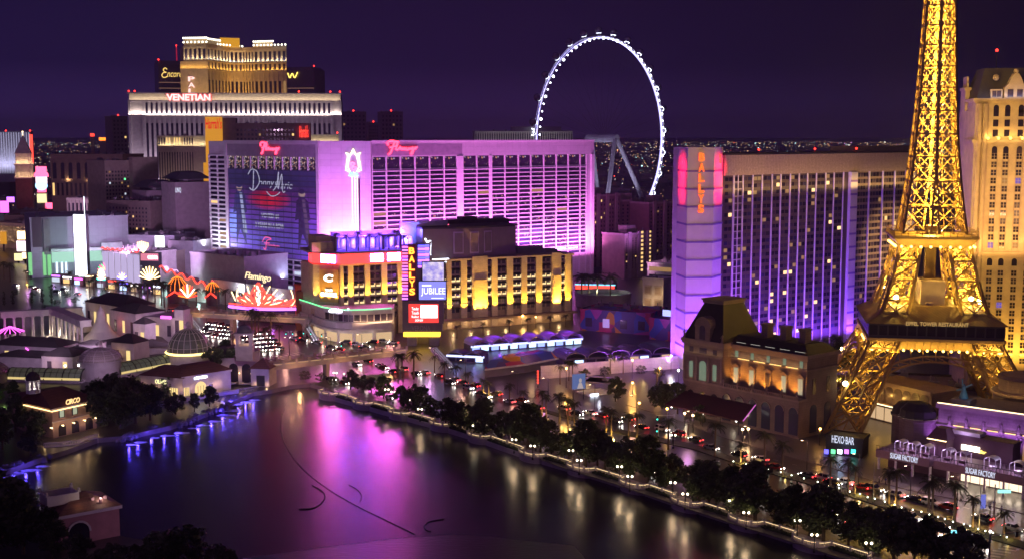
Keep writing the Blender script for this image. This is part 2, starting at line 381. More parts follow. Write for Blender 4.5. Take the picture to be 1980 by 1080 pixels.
# --- generic pilastered storey along a plan polyline
def storey(b, P, z0, z1, bays, wall, pil=0.45, arch=False, proud=0.7, wts=WT, zpad=(0.06, 0.08), pm=None, cornice=1.2):
 wm = MB(); cm = MB()
 for (p, q), n in zip(zip(P[:-1], P[1:]), bays):
  p = Vector(p); q = Vector(q); L = (q - p).length; d = (q - p) / L; nn = Vector((d.y, -d.x)); dz = z1 - z0; rects = []
  for i in range(n + 1):
   if n == 0: break
   c = p + d * (L * i / n); w = pil * L / n / 2
   if i == 0: a0, a1 = 0, w
   elif i == n: a0, a1 = -w, 0
   else: a0, a1 = -w, w
   A = c + d * a0 - nn * 0.1; B = c + d * a1 - nn * 0.1; wm.prism([A, A + nn * (proud + 0.1), B + nn * (proud + 0.1), B][::-1], z0, z1)
   if i < n: rects.append((L * i / n + w + 0.05, L * (i + 1) / n - w - 0.05, z0 + zpad[0] * dz, z1 - zpad[1] * dz))
  if rects: b.windows(rects, GLS, wts, seg=(p, q), arch=arch)
  e = proud + 0.7
  cm.prism([p, p + nn * e, q + nn * e, q][::-1], z1 + 0.003, z1 + cornice)
 if wm.f: b.part('pilasters', wm, pm or wall)
 b.part('cornice', cm, wall)

# --- golden tall hotel (concave front)
gold_st = mat('golden_stone', (0.55, 0.43, 0.26), 0.8)
b = Bld('golden_hotel', 'tall golden hotel with concave front and white lit crown behind the wide pale hotel', 'hotel', (349, 1600), (554, 1640), 182)
loc = lambda px, Y: tuple(((lambda p: ((Vector((p.x, p.y)) - b.A).dot(b.d), (Vector((p.x, p.y)) - b.A).dot(b.n)))(PD(px, 150, Y))))
P1 = [loc(349, 1600), loc(401, 1592)]; P2 = [loc(401, 1592), loc(427, 1625), loc(445, 1655), loc(470, 1662), loc(492, 1650)]; P3 = [loc(492, 1650), loc(555, 1632)]
P = P1 + P2[1:] + P3[1:]; back = [loc(555, 1672), loc(349, 1690)]
zc1, zc2, zt = ZY(136, 1600), ZY(119, 1600), ZY(86, 1600)
m = MB(); m.prism(P + back, 0, zc2); m.prism([loc(357, 1601), loc(401, 1593)] + P[2:] + back, zc2 + 0.004, zt); b.part('wall', m, gold_st)
storey(b, P[1:], 20, zc1 - 0.1, [4, 3, 3, 4, 7], gold_st, 0.42, wts=[60, 20, 16, 2, 2])
storey(b, P[1:], zc1 + 1.3, zc2 - 0.1, [4, 3, 3, 4, 7], gold_st, 0.45)
storey(b, [loc(357, 1600)] + P[1:], zc2 + 1.3, zt - 5, [5, 4, 3, 3, 4, 7], gold_st, 0.4, wts=[60, 20, 20, 0, 0], cornice=1.6)
m = MB(); m.prism([loc(357, 1597), loc(401, 1589), loc(428, 1622), loc(426, 1660), loc(357, 1660)], zt, ZY(74, 1600)); m.prism([loc(491, 1646), loc(529, 1636), loc(529, 1660), loc(491, 1660)], zt, ZY(80, 1640)); b.part('crown', m, gold_st)
m = MB(); m.prism([loc(427, 1630), loc(465, 1640), loc(465, 1665), loc(427, 1665)], zt, ZY(73, 1630)); b.part('roof_lantern', m, glow('amber_panel', (1.0, 0.45, 0.02), 0.75, 'NONE'))
m = MB()
def bulbs(px0, px1, Y0, Y1, y, n):
 for i in range(n):
  k = i / (n - 1); q = loc(px0 + (px1 - px0) * k, Y0 + (Y1 - Y0) * k); m.ball((q[0], q[1], ZY(y, Y0)), 1.25, 6)
bulbs(357, 401, 1592, 1585, 74, 12); bulbs(404, 427, 1586, 1618, 75, 7); bulbs(357, 401, 1590, 1584, 82, 7); bulbs(404, 470, 1600, 1655, 84, 12); bulbs(492, 529, 1642, 1632, 81, 10); bulbs(492, 553, 1642, 1628, 88, 10)
b.part('crown_bulbs', m, glow('crown_bulbs', (1.0, 0.93, 0.75), 4.0, 'NONE'))
u0, z0, u1, z1 = b.rect(364, 147, 377, 182, -14); m = MB(); m.text('PAL', u0, z0, u1, z1, -11, 0.8, vertical=True, off=0.03); b.part('vertical_sign', m, glow('sign_pinkish_white', (1.0, 0.6, 0.55), 1.7, 'NONE'))
W_ = lambda q, z: b.world(q[0], q[1], z)
for i in range(len(P) - 1):
 o = Vector((0, -1)); a = W_(P[i], 0); c = W_(P[i + 1], 0); d = (c - a).normalized(); nn = Vector((d.y, -d.x, 0))
 for z, pw, col in ((zc2 + 3, 60, (1.0, 0.88, 0.7)), (zc1 - 55, 420, GOLD), (zc1 + 2.5, 40, GOLD)):
  p0 = a + nn * (6 if z < zc1 else 2.4); p1 = c + nn * (6 if z < zc1 else 2.4); p0.z = p1.z = z
  strip(p0, p1, -nn * 0.6 + Vector((0, 0, 1)), pw * (c - a).length * (1.3 if i == 0 else 1.5), col, 0.6)

# --- wide pale hotel with rows of arches
pale = mat('pale_stone', (0.56, 0.51, 0.48), 0.8)
b = Bld('arcaded_hotel', 'very wide pale hotel with rows of arched windows and a red lit roof sign', 'hotel', (248, 1350), (659, 1372), 181)
z4, z3, z2 = ZY(181, 1350), ZY(194, 1350), ZY(224, 1350)
m = MB(); m.box(0, b.w, 0, 45, 0, z3); m.box(0.5, b.w - 0.5, 0.5, 44, z3 + 0.004, z4); b.part('wall', m, pale)
uL, uR = b.uv(279, 210)[0], b.uv(641, 210)[0]
storey(b, [(uL, 0), (uR, 0)], z2 + 1.4, z3 - 1.2, [38], pale, 0.5, True, 1.0, wts=[70, 14, 16, 0, 0])
storey(b, [(uL, 0), (uR, 0)], 26, z2 - 1.2, [38], pale, 0.5, True, 1.0, wts=[80, 10, 10, 0, 0])
for e in ((0, uL), (uR, b.w)):
 m = MB(); m.box(e[0] - 0.4, e[0] + 2.2, -1.4, 0, 20, z3 - 1.3); m.box(e[1] - 2.2, e[1] + 0.4, -1.4, 0, 20, z3 - 1.3); m.box(e[0] - 0.5, e[1] + 0.5, -2, 0, z2 + 0.1, z2 + 1.2); m.box(e[0] - 0.5, e[1] + 0.5, -2, 0, z3 - 1.1, z3); b.part('corner_pier', m, pale)
m = MB(); m.box(-1.5, b.w + 1.5, -2, 0.4, z4, z4 + 1.0); b.part('roof_cornice', m, pale)
u0, z0, u1, z1 = b.rect(322, 182, 407, 195, -2); m = MB(); m.text('VENETIAN', u0, z0, u1, z1, -2.2, 0.6, off=0.035); b.part('roof_sign', m, glow('sign_rose_white', (1.0, 0.62, 0.6), 2.0, 'NONE'))
m = MB(); m.text('VENETIAN', u0 - 0.8, z0 - 0.6, u1 + 0.8, z1 + 0.6, -1.6, 0.2, off=0.07); b.part('sign_halo', m, glow('sign_red_halo', (1.0, 0.06, 0.06), 1.6, 'NONE'))
q = lambda u, y, z: b.world(u, y, z); D = Vector((b.n.x, b.n.y, 0))
strip(q(0, -2.4, z3 + 0.6), q(b.w, -2.4, z3 + 0.6), D * 0.8 + Vector((0, 0, 1)), 9000, (1.0, 0.78, 0.48), 0.4)
strip(q(0, -2.6, z2 + 1.6), q(b.w, -2.6, z2 + 1.6), D * 0.7 + Vector((0, 0, 1)), 34000, (1.0, 0.84, 0.78), 0.5)
strip(q(0, -12, 40), q(b.w, -12, 40), D * 0.8 + Vector((0, 0, 1)), 120000, (0.86, 0.68, 0.95), 1.5)
beacons(b, [(0.6, 0, z4 + 1), (b.w * 0.03, 0, z4 + 1), (b.w * 0.8, 0, z4 + 1), (b.w - 1, 0, z4 + 1), (b.w * 0.95, 0, z4 + 1)])

# --- cream hotel wing with lit colonnade on top in front of it
b = block('colonnade_hotel', 'cream hotel wing with a lit top colonnade in front of the arcaded hotel', 'hotel', (305, 1150), (402, 1160), 264, 30, cream, roof=pale)
u1 = b.uv(375, 300)[0]; zt = b.zt; zm = b.uv(350, 282)[1]
storey(b, [(0, 0), (u1, 0)], zm + 0.5, zt - 0.4, [14], cream, 0.45, True, 0.5, wts=[20, 10, 0, 30, 40], cornice=0.8)
storey(b, [(0, 0), (u1, 0)], 15, zm - 0.8, [14], cream, 0.55, False, 0.5, wts=[70, 20, 10, 0, 0], cornice=0.6)
strip(b.world(0, -2.2, zm + 0.6), b.world(b.w, -2.2, zm + 0.6), (0, 0.8, 1), 2600, (1.0, 0.80, 0.45), 0.3)
strip(b.world(0, -10, 30), b.world(b.w, -10, 30), (0, 0.8, 1), 6500, (1.0, 0.72, 0.6), 1.0)
b = block('colonnade_hotel', 'cream hotel end with a lit cornice peeping above the pink hotel roof', 'hotel', (585, 1120), (655, 1140), 262, 30, cream, roof=pale)
strip(b.world(0, -2.2, b.zt - 6), b.world(b.w, -2.2, b.zt - 6), (0, 0.8, 1), 1500, (1.0, 0.80, 0.5), 0.3)
beacons(b, [(1, 1, b.zt + 0.8), (b.w - 1, 1, b.zt + 0.8)])

# --- dark carnival hotel with yellow sign tower
b = block('dark_hotel', 'dark brown hotel block behind the pink hotel with a glowing yellow sign tower', 'hotel', (430, 1000), (600, 1010), 240, 25, brown)
b.windows(grid(b.uv(456, 260)[0], b.uv(570, 260)[0], b.zt - 32, b.zt - 3, 16, 8, 0.55, 0.5), GLS, [60, 30, 6, 5, 2])
m = MB(); u0, _, u1, zz = b.rect(430, 228, 456, 270); m.box(u0, u1, -1, 20, 0, zz); b.part('stair_tower', m, brown)
u0, z0, u1, z1 = b.rect(397, 226, 430, 275, -2); m = MB(); m.box(u0, u1, -3.5, -1.2, 0, z1); b.part('sign_tower', m, glow('amber_sign', (1.0, 0.42, 0.03), 0.7))
m = MB(); m.text("Harrah's", u0 + 0.2, z0 + 0.52 * (z1 - z0), u1 - 0.2, z1 - 1, -3.6, 0.4, 0.1, off=0.02); b.part('sign_lettering', m, glow('letter_red', (0.9, 0.012, 0.008), 0.85, 'NONE'))
u0, z0, u1, z1 = b.rect(579, 243, 596, 266, -1); m = MB(); m.text("Harrah's", u0, z0, u1, z1, -1, 0.5, 0.1); b.part('sign_lettering', m, n_red)
b = block('amber_panel', 'tall plain glowing amber panel beside the left end of the pink hotel', 'sign', (393, 900), (406, 901), 315, 4, M['amber_sign'], ybot=352, parapet=0); m = MB(); m.box(0.4, b.w - 0.4, 0.6, 3.6, 0, b.z0 - 0.01); b.part('pier', m, brown)

# --- far left striped tower
b = block('striped_tower', 'far pale tower with lit vertical stripes and a red neon edge, far left', 'hotel tower', (-60, 1900), (58, 1920), 255, 30, mat('pale_lilac_panel', (0.4, 0.38, 0.45), 0.8))
m = MB()
for i in range(24):
 u = b.w * (i + 0.5) / 24; m.box(u - 0.5, u + 0.5, -0.6, 0, 30, b.zt - 1)
b.part('light_strips', m, glow('lilac_strip', (0.72, 0.7, 1.0), 0.65, 'NONE'))
m = MB(); m.box(b.w - 1, b.w + 3, -1, 3, 45, b.zt - 4); b.part('neon_edge', m, n_red); beacons(b, [(b.w, 1, b.zt), (b.w * 0.6, 1, b.zt)])
strip(b.world(0, -12, 40), b.world(b.w, -12, 40), (0, 0.8, 1), 30000, (0.7, 0.7, 1.0), 1.0)

# --- brick bell tower
campB = mat('tower_brick', (0.22, 0.12, 0.10), 0.85, brick=(1.0, 0.4, 0.04, 0.5))
p = PD(50, 400, 1150); t = thing('bell_tower', 'square brick bell tower with a lit white belfry and pointed pale roof', 'tower', (p.x, p.y, 0), 0.25)
za, zb, zc, zd = ZY(345, 1150), ZY(318, 1150), ZY(298, 1150), ZY(262, 1150)
sq = lambda h: [(-h, -h), (h, -h), (h, h), (-h, h)]
m = MB(); m.prism(sq(7.2), 0, za)
for i in range(4):
 m.box(-6.6 + i * 3.5, -4.1 + i * 3.5, -7.5, -7.2, 4, za - 2)
t2 = m.build('shaft', campB, t)
m = MB(); m.prism(sq(7.8), za + 0.003, za + 1.5); m.prism(sq(5.2), za + 1.5, zb - 1)
for sx in range(5):
 for sy in range(5):
  if sx in (0, 4) or sy in (0, 4): m.box(-7 + sx * 3.3, -6.2 + sx * 3.3, -7 + sy * 3.3, -6.2 + sy * 3.3, za + 1.5, zb - 1)
m.prism(sq(8.0), zb - 1, zb + 0.8); m.prism(sq(6.4), zb + 0.8, zc); m.prism(sq(7.0), zc, zc + 0.8)
m.build('belfry', white, t)
m = MB(); m.frustum(sq(6.8), zc + 0.8, sq(0.5), zd); m.build('roof', mat('pale_copper', (0.38, 0.42, 0.38), 0.6), t)
m = MB(); m.tube((0, 0, zd), (0, 0, zd + 3), 0.4, 0.2, 6); m.ball((0, 0, zd + 3.2), 0.8, 6); m.build('finial', n_warm, t)
for a in range(4):
 s_ = (math.cos(a * PI / 2 + 0.25), math.sin(a * PI / 2 + 0.25))
 strip((p.x + s_[0] * 9.2 - s_[1] * 7, p.y + s_[1] * 9.2 + s_[0] * 7, zb + 1), (p.x + s_[0] * 9.2 + s_[1] * 7, p.y + s_[1] * 9.2 - s_[0] * 7, zb + 1), (-s_[0] * 0.7, -s_[1] * 0.7, 1), 900, WARM, 0.4)
 strip((p.x + s_[0] * 9.2 - s_[1] * 7, p.y + s_[1] * 9.2 + s_[0] * 7, za + 1.7), (p.x + s_[0] * 9.2 + s_[1] * 7, p.y + s_[1] * 9.2 - s_[0] * 7, za + 1.7), (-s_[0] * 0.7, -s_[1] * 0.7, 1), 700, WARM, 0.4)
# --- video sign beside it
b = block('pylon_sign', 'tall lit pylon sign with red and white top and blue oval beside the bell tower', 'sign', (70, 1120), (91, 1122), 372, 3, grey, parapet=0)
def panel(b, r, y, m_, name='screen', t_=0.5):
 u0, z0, u1, z1 = b.rect(*r, y); m = MB(); m.box(u0, u1, y - t_, y, z0, z1); return b.part(name, m, m_)
panel(b, (69, 335, 91, 355), 0, glow('screen_pinkish', (1.0, 0.75, 0.85), 2.2)); panel(b, (69, 322, 90, 334), 0, n_pink)
u0, z0, u1, z1 = b.rect(68, 350, 92, 368, -0.8); m = MB(); m.lathe([(0.01, -0.6), ((u1 - u0) / 2, 0), (0.01, 0.6)], 20); m2 = MB(); m2.add([((u0 + u1) / 2 + v[0], -1 + v[2], (z0 + z1) / 2 + v[1] * (z1 - z0) / (u1 - u0)) for v in m.v], m.f); b.part('oval_sign', m2, glow('oval_blue', (0.35, 0.6, 1.0), 3.0))
panel(b, (72, 375, 90, 392), -0.2, glow('screen_yellow', (1, 0.85, 0.4), 1.6)); panel(b, (88, 392, 104, 404), -0.2, n_pink); m = MB(); m.lathe([(6.5, 0), (6, 3), (3, 6), (0.3, 8)], 12, (b.w / 2, 1.5, b.zt + 14)); m.box(1, b.w - 1, 0, 3, b.zt, b.zt + 14); b.part('dome_cap', m, n_pink)

# --- brown low hotel blocks on the left
b = block('brown_hotel', 'long dark brown hotel with tall window bays behind the bell tower', 'hotel', (97, 1060), (237, 1050), 300, 40, brown)
storey(b, [(0, 0), (b.w, 0)], ZY(348, 1055), b.zt - 5, [9], brown, 0.5, True, 0.5, wts=[80, 20, 0, 0, 0]); storey(b, [(0, 0), (b.w, 0)], ZY(380, 1055), ZY(352, 1055), [16], brown, 0.5, False, 0.4, wts=[60, 20, 6, 4, 10])
for px in (132, 172): q0 = b.world(b.uv(px, 340)[0], -1.5, ZY(348, 1055)); lamp(q0, 900, WARM, 0.4)
b = block('lilac_colonnade', 'small white colonnade washed in lilac light in front of the brown hotel', 'building', (130, 960), (176, 955), 384, 10, white, ybot=None)
storey(b, [(0, 0), (b.w, 0)], 8, b.zt - 1, [6], white, 0.4, False, 0.8, wts=[0, 60, 40, 0, 0]); strip(b.world(0, -3, 12), b.world(b.w, -3, 12), (0, 0.7, 1), 2600, (0.75, 0.6, 1.0), 0.4)
b = block('brown_hotel', 'brown hotel with a grid of small lit windows left of the pagoda roofed towers', 'hotel', (202, 880), (298, 905), 312, 30, tan)
b.windows(grid(b.uv(202, 340)[0] + 0.5, b.uv(250, 340)[0], ZY(470, 890), b.zt - 6, 8, 20, 0.5, 0.5), [gl1, gl2, litc, M['neon_green'], litd], [60, 26, 6, 2, 6])
m = MB(); u0 = b.uv(250, 340)[0]; m.box(u0, b.w, -6, -0.01, 0, b.zt + 3); b.part('core_tower', m, tan)
b = block('brown_hotel', 'low brown hotel wing with a few amber windows below the pagoda roofed towers', 'hotel', (205, 830), (290, 815), 390, 20, brown)
b.windows(grid(2, b.w - 2, 12, b.zt - 3, 12, 11, 0.4, 0.5), GLS, [74, 20, 2, 2, 2])
def pagoda(label, L, Rr, yt, front, sign=None):
 b = block('pagoda_tower', label, 'hotel tower', L, Rr, yt, 24, mat('mauve_stucco', (0.25, 0.19, 0.22), 0.85), parapet=0); zt = b.zt
 u0 = b.uv(front[0], 400)[0]; u1 = b.uv(front[1], 400)[0]
 b.windows(grid(u0, u1, 12, zt - 3, front[2], 15, 0.55, 0.5), GLS, [62, 34, 2, 1, 1])
 m = MB(); c = b.w * 0.5
 def roof(z, hw, hd, k, h):
  m.frustum([(c - hw, 12 - hd), (c + hw, 12 - hd), (c + hw, 12 + hd), (c - hw, 12 + hd)], z, [(c - hw * k, 12 - hd * k), (c + hw * k, 12 - hd * k), (c + hw * k, 12 + hd * k), (c - hw * k, 12 + hd * k)], z + h)
 hw = b.w * 0.36; roof(zt, hw * 0.9, 9, 1, 2); roof(zt + 2, hw * 1.35, 13, 0.75, 2.2); roof(zt + 4.2, hw, 9.8, 0.8, 1.6); roof(zt + 5.8, hw * 0.8, 7.8, 0.7, 1.0)
 b.part('pagoda_roof', m, slate); return b
pagoda('mauve pagoda roofed tower, the left and farther of the two, with dark windows', (283, 830), (348, 845), 368, (290, 338, 12))
b = pagoda('mauve pagoda roofed tower with blank right wall and small white sign', (338, 800), (410, 815), 352, (300, 300.1, 1))
u0, z0, u1, z1 = b.rect(339, 363, 350, 374); m = MB(); m.text('LINQ', u0, z0, u1, z1, -0.05, 0.2); b.part('sign_lettering', m, glow('letter_cool', (0.75, 0.8, 1.0), 1.1, 'NONE'))

# --- hazy condominium towers right of the arcaded hotel, long pale hotel on the horizon
for i, (x0, x1, yt, Y, lb) in enumerate([(660, 708, 217, 2000, 'faint mauve tower just right of the arcaded hotel'), (712, 736, 238, 2100, 'shorter faint mauve tower between two taller ones, right of the arcaded hotel'), (736, 779, 217, 1900, 'faint mauve tower, farthest right of the group beside the arcaded hotel')]):
 b = block('condo_tower', lb, 'tower', (x0, Y), (x1, Y + 10), yt, 25, mat('mauve_tower', (0.17, 0.12, 0.15), 0.9)); b.windows(grid(1, b.w - 1, 30, b.zt - 3, 6, 14, 0.5, 0.5), GLS, [70, 25, 0, 3, 2]); beacons(b, [(b.w / 2, 5, b.zt + 0.8)])
b = block('condo_tower', 'slim dark tower left of the arcaded hotel on the skyline', 'tower', (216, 1800), (246, 1815), 226, 25, M['mauve_tower']); b.windows(grid(1, b.w - 1, 30, b.zt - 3, 4, 14, 0.5, 0.5), GLS, [60, 30, 0, 4, 6]); beacons(b, [(b.w / 2, 5, b.zt + 0.8)])
b = block('slab_hotel', 'long low pale grey hotel slab on the horizon behind the wheel', 'hotel', (918, 2100), (1107, 2130), 254, 25, grey)
storey(b, [(0, 0), (b.w, 0)], 60, b.zt - 1.5, [42], white, 0.35, False, 0.6, wts=[80, 20, 0, 0, 0]); m = MB(); u0, _, u1, z1 = b.rect(990, 245, 1085, 252, 5); m.box(u0, u1, 5, 20, b.zt, z1); b.part('plant_room', m, grey)
strip(b.world(0, -14, 55), b.world(b.w, -14, 55), (0, 0.9, 1), 26000, (0.85, 0.8, 0.8), 1.0)
u0, z0, u1, z1 = b.rect(1028, 249, 1036, 262, -2); m = MB(); m.stroke([(0, 1), (0.9, 0.8), (0.4, 0.5), (0.9, 0.2), (0, 0)], (u0, z0, u1, z1), -2, 0.9); b.part('roof_logo', m, n_cool)
# low far tower and red signs left
for (x0, x1, yt, Y, c, lb) in [(175, 182, 258, 2600, n_red, 'slim far tower with a red lit cap on the left horizon'), (192, 206, 266, 2500, n_orange, 'far dark block with an orange roof sign on the left horizon')]:
 b = block('far_tower', lb, 'tower', (x0, Y), (x1, Y + 2), yt + 4, 10, tan); m = MB(); m.box(-0.5, b.w + 0.5, -0.8, 3, b.zt - 2, b.zt + 4); b.part('roof_sign', m, c)
# ============================================================ observation wheel
def wheel():
 Y = 985.0; c = PD(1166, 268, Y); Rr = 193 * Y / F; ang = math.acos(131 / 193.0)
 t = thing('observation_wheel', 'giant observation wheel with white lit rim and round cabins', 'ferris wheel', (c.x, c.y, 0), ang)
 zc = c.z; P = lambda r, a, y=0: (r * math.cos(a), y, zc + r * math.sin(a))
 rim = mat('white_rim_paint', (0.7, 0.7, 0.75), 0.4, 0.05)
 m = MB(); n = 96
 for i in range(n):
  a, b2 = 2 * PI * i / n, 2 * PI * (i + 1) / n
  for y in (-1.6, 1.6): m.tube(P(Rr, a, y), P(Rr, b2, y), 0.45, n=5)
  m.beam(P(Rr, a, -1.6), P(Rr, b2, 1.6), 0.25)
 m.build('rim', rim, t)
 m = MB()
 for i in range(n):
  a, b2 = 2 * PI * i / n, 2 * PI * (i + 1) / n; m.tube(P(Rr - 0.9, a), P(Rr - 0.9, b2), 0.72, n=6)
 m.build('rim_light', glow('rim_tube_light', (0.46, 0.42, 1.0), 2.8), t)
 m = MB()
 for i in range(84): a = 2 * PI * (i + 0.5) / 84; m.ball(P(Rr - 1.5, a, -2), 0.62 if i % 3 else 1.05, 6)
 m.build('rim_bulbs', glow('rim_bulb', (0.8, 0.82, 1.0), 9, 'NONE'), t)
 m = MB()
 for i in range(56):
  a = 2 * PI * i / 56; m.tube((0, 3 * (-1) ** i, zc), P(Rr - 0.5, a), 0.045, n=3)
 m.build('spoke_cable', dark, t)
 m = MB(); m.tube((0, -14, zc), (0, 16, zc), 3.0, n=16); m.build('hub', mat('lilac_steel', (0.42, 0.40, 0.48), 0.5, 0.05), t)
 gl = mat('cabin_glass', (0.10, 0.09, 0.16), 0.08, 0, spec=0.8)
 cab = MB(); cab.ball((0, 0, 0), 2.9, 14, 0); cab.lathe([(2.95, -0.15), (3.05, 0), (2.95, 0.15)], 14, m=1); cab.lathe([(2.0, -2.1), (2.0, -2.3), (0.1, -2.4)], 12, m=2)
 cab.beam((-1.2, 0, -2.4), (-1.6, 0, -5), 0.4, 1); cab.beam((1.2, 0, -2.4), (1.6, 0, -5), 0.4, 1)
 me = cab.mesh('cabin', [gl, steel, n_cool]); me.polygons.foreach_set('use_smooth', [True] * len(me.polygons))
 for i in range(28):
  a = 2 * PI * (i + 0.35) / 28; o = put('cabin', me, t, P(Rr + 4.6, a)); o.rotation_euler = (0, PI / 2 - a, 0)
 for sx, sy in ((-1, -1), (1, -1), (-1, 1), (1, 1)):
  m = MB(); m.tube((sx * 1.5, sy * 13, zc - 1), (sx * 40, sy * 30, 0), 1.7, 1.7, 10); m.build('support_leg', M['lilac_steel'], t)
 m = MB(); m.tube((0, 12, zc), (0, 40, 0), 1.5, 1.5, 10); m.build('brace_leg', M['lilac_steel'], t)
 for sx in (-1, 1): spot((c.x - 30 * sx, c.y - 50, 20), (c.x, c.y, zc - 15), 90000, (0.75, 0.72, 1.0), 60)
wheel()
# dark condominium blocks in front of the wheel
dk = mat('maroon_stucco', (0.14, 0.075, 0.085), 0.9); dk2 = mat('grey_maroon_trim', (0.24, 0.18, 0.19), 0.9)
for i, (x0, x1, yt, Y, lb) in enumerate([(1148, 1200, 378, 830, 'dark maroon apartment block at the right end of the pink hotel'), (1182, 1262, 388, 850, 'tall dark maroon apartment block under the wheel hub'), (1255, 1316, 392, 840, 'dark maroon apartment block under the right foot of the wheel'), (1208, 1262, 452, 760, 'shorter dark brown apartment block in front of the maroon blocks')]):
 b = block('apartment_block', lb, 'apartment block', (x0, Y), (x1, Y + 20), yt, 18, dk if i != 3 else brown, roof=dk2)
 m = MB()
 for k in range(3): u = b.w * (k + 0.5) / 3; m.box(u - 1.4, u + 1.4, -0.7, 0.2, 0, b.zt + 1.5)
 b.part('stair_bay', m, dk2)
 b.windows(grid(0.5, b.w - 0.5, 6, b.zt - 2, 9, 14, 0.35, 0.5), GLS, [76, 18, 0, 4, 2])
 m = MB(); m.box(b.w * 0.3, b.w * 0.6, 5, 12, b.zt, b.zt + 5); b.part('lift_house', m, dk2)
 if i == 3:
  m = MB()
  for k in range(10): m.box(b.w * 0.55, b.w * 0.62, -0.9, -0.72, 4 + k * 2.6, 5.4 + k * 2.6); m.box(b.w * 0.85, b.w * 0.9, -0.9, -0.72, 4 + k * 2.6, 5.2 + k * 2.6)
  b.part('stair_lights', m, litw)

# ============================================================ pink hotel
pinkw = mat('pale_stucco_panels', (0.60, 0.55, 0.57), 0.75, 0.06, brick=(6.0, 3.4, 0.05)); band = mat('white_slab_edge', (0.66, 0.62, 0.64), 0.7, 0.08)
soff = mat('mauve_fascia', (0.30, 0.25, 0.30), 0.8)
def pink_hotel():
 t = thing('pink_hotel', 'long slab hotel washed in pink light with red script signs and window grids', 'hotel', (0, 0, 0))
 def sub(L, Rr):
  b = Bld.__new__(Bld); a = PD(L[0], 300, L[1]); c = PD(Rr[0], 300, Rr[1]); b.A = Vector((a.x, a.y)); b.B = Vector((c.x, c.y)); b.d = (b.B - b.A).normalized(); b.w = (b.B - b.A).length
  b.n = Vector((-b.d.y, b.d.x)); b.rz = math.atan2(b.d.y, b.d.x); b.nwin = {}; return b
 def wing(name, L, Rr):
  b = sub(L, Rr); b.root = put(name, None, t, (b.A.x, b.A.y, 0), b.rz); return b
 A = wing('poster_wing', (435, 742), (617, 680)); B = wing('lift_core', (617, 680), (717, 680)); Cc = wing('window_wing', (717, 680), (1148, 792))
 zt = 84.6; dep = 22
 # volumes
 for b in (A, B, Cc):
  m = MB(); m.box(0.01, b.w - 0.01, 0.4, dep, 0, zt); b.part('wall', m, pinkw)
 # left flank face with balconies
 Fk = wing('end_wall', (403, 756), (437, 742)); m = MB(); m.box(0, Fk.w - 0.05, 0.4, 14, 0, zt - 0.01); Fk.part('wall', m, pinkw)
 m = MB(); nz = 22; zz0, zz1 = Fk.uv(418, 488)[1], Fk.uv(418, 300)[1]
 Fk.windows(grid(0.4, Fk.w - 1.4, zz0, zz1, 2, nz, 0.8, 0.55), [gl1, gl2, litd, litw], [60, 26, 12, 3], y=0.35, limit=46)
 for j in range(nz + 1): z = zz0 + (zz1 - zz0) * j / nz; m.box(0, Fk.w - 1, -0.3, 0.4, z - 0.35, z + 0.35)
 for i in range(3): u = 0.2 + (Fk.w - 1.4) * i / 2; m.box(u - 0.25, u + 0.25, -0.2, 0.4, zz0, zz1)
 Fk.part('slab_edges', m, band)
 # poster wing: frame, top glazing, film poster over the lower windows
 m = MB(); m.box(0, 2.6, -0.6, 0.4, 0, zt); m.box(A.w - 2.4, A.w, -0.6, 0.4, 0, zt); A.part('side_piers', m, pinkw)
 m = MB(); zf = A.uv(520, 303)[1]; m.box(2.6, A.w - 2.4, -0.3, 0.4, zf, zt - 1.5); A.part('fascia', m, soff); m = MB(); m.box(0, A.w, -0.8, 0.4, zt - 1.5, zt + 0.6); A.part('coping', m, pinkw)
 zg = A.uv(520, 328)[1]; spk = mat('sparkling_glass', (0.05, 0.045, 0.06), 0.1, 0)
 def sparkle(name, base, th, st, sc=2.2):
  mm = mat(name, base, 0.15, 0, spec=0.6); tt = mm.node_tree; bb = tt.nodes['Principled BSDF']
  tcn = tt.nodes.new('ShaderNodeTexCoord'); vo = tt.nodes.new('ShaderNodeTexVoronoi'); vo.inputs['Scale'].default_value = sc; lt = tt.nodes.new('ShaderNodeMath'); lt.operation = 'GREATER_THAN'; lt.inputs[1].default_value = th
  sx = tt.nodes.new('ShaderNodeSeparateColor'); rp = tt.nodes.new('ShaderNodeValToRGB'); rp.color_ramp.elements[0].color = (1, 0.45, 0.12, 1); rp.color_ramp.elements[1].color = (0.8, 0.8, 1, 1)
  tt.links.new(tcn.outputs['Object'], vo.inputs['Vector']); tt.links.new(vo.outputs['Color'], sx.inputs[0]); tt.links.new(sx.outputs[0], lt.inputs[0]); tt.links.new(sx.outputs[1], rp.inputs[0])
  mu = tt.nodes.new('ShaderNodeMath'); mu.operation = 'MULTIPLY'; mu.inputs[1].default_value = st; tt.links.new(lt.outputs[0], mu.inputs[0]); tt.links.new(rp.outputs[0], bb.inputs['Emission Color']); tt.links.new(mu.outputs[0], bb.inputs['Emission Strength']); mm.cycles.emission_sampling = 'NONE'; return mm
 sp1 = sparkle('suite_glass_with_lamps', (0.06, 0.05, 0.07), 0.72, 0.55, 1.6); sp2 = sparkle('suite_glass_some_lamps', (0.03, 0.02, 0.045), 0.9, 0.5, 1.2)
 A.windows(grid(2.8, A.w - 2.6, zg, zf, 11, 1, 0.9, 1.0), [sp1], [1], y=0.35)
 m = MB()
 for i in range(12): u = 2.7 + (A.w - 5.2) * i / 11; m.box(u - 0.3, u + 0.3, -0.4, 0.4, zg, zf)
 A.part('mullions', m, band)
 zp0, zp1 = A.uv(530, 497)[1], A.uv(530, 329)[1]; u0, u1 = 3.0, A.w - 2.5
 pm = poster_mat(u0, u1, zp0, zp1); m = MB(); m.box(u0, u1, 0.0, 0.35, zp0, zp1); po = A.part('film_poster', m, pm)
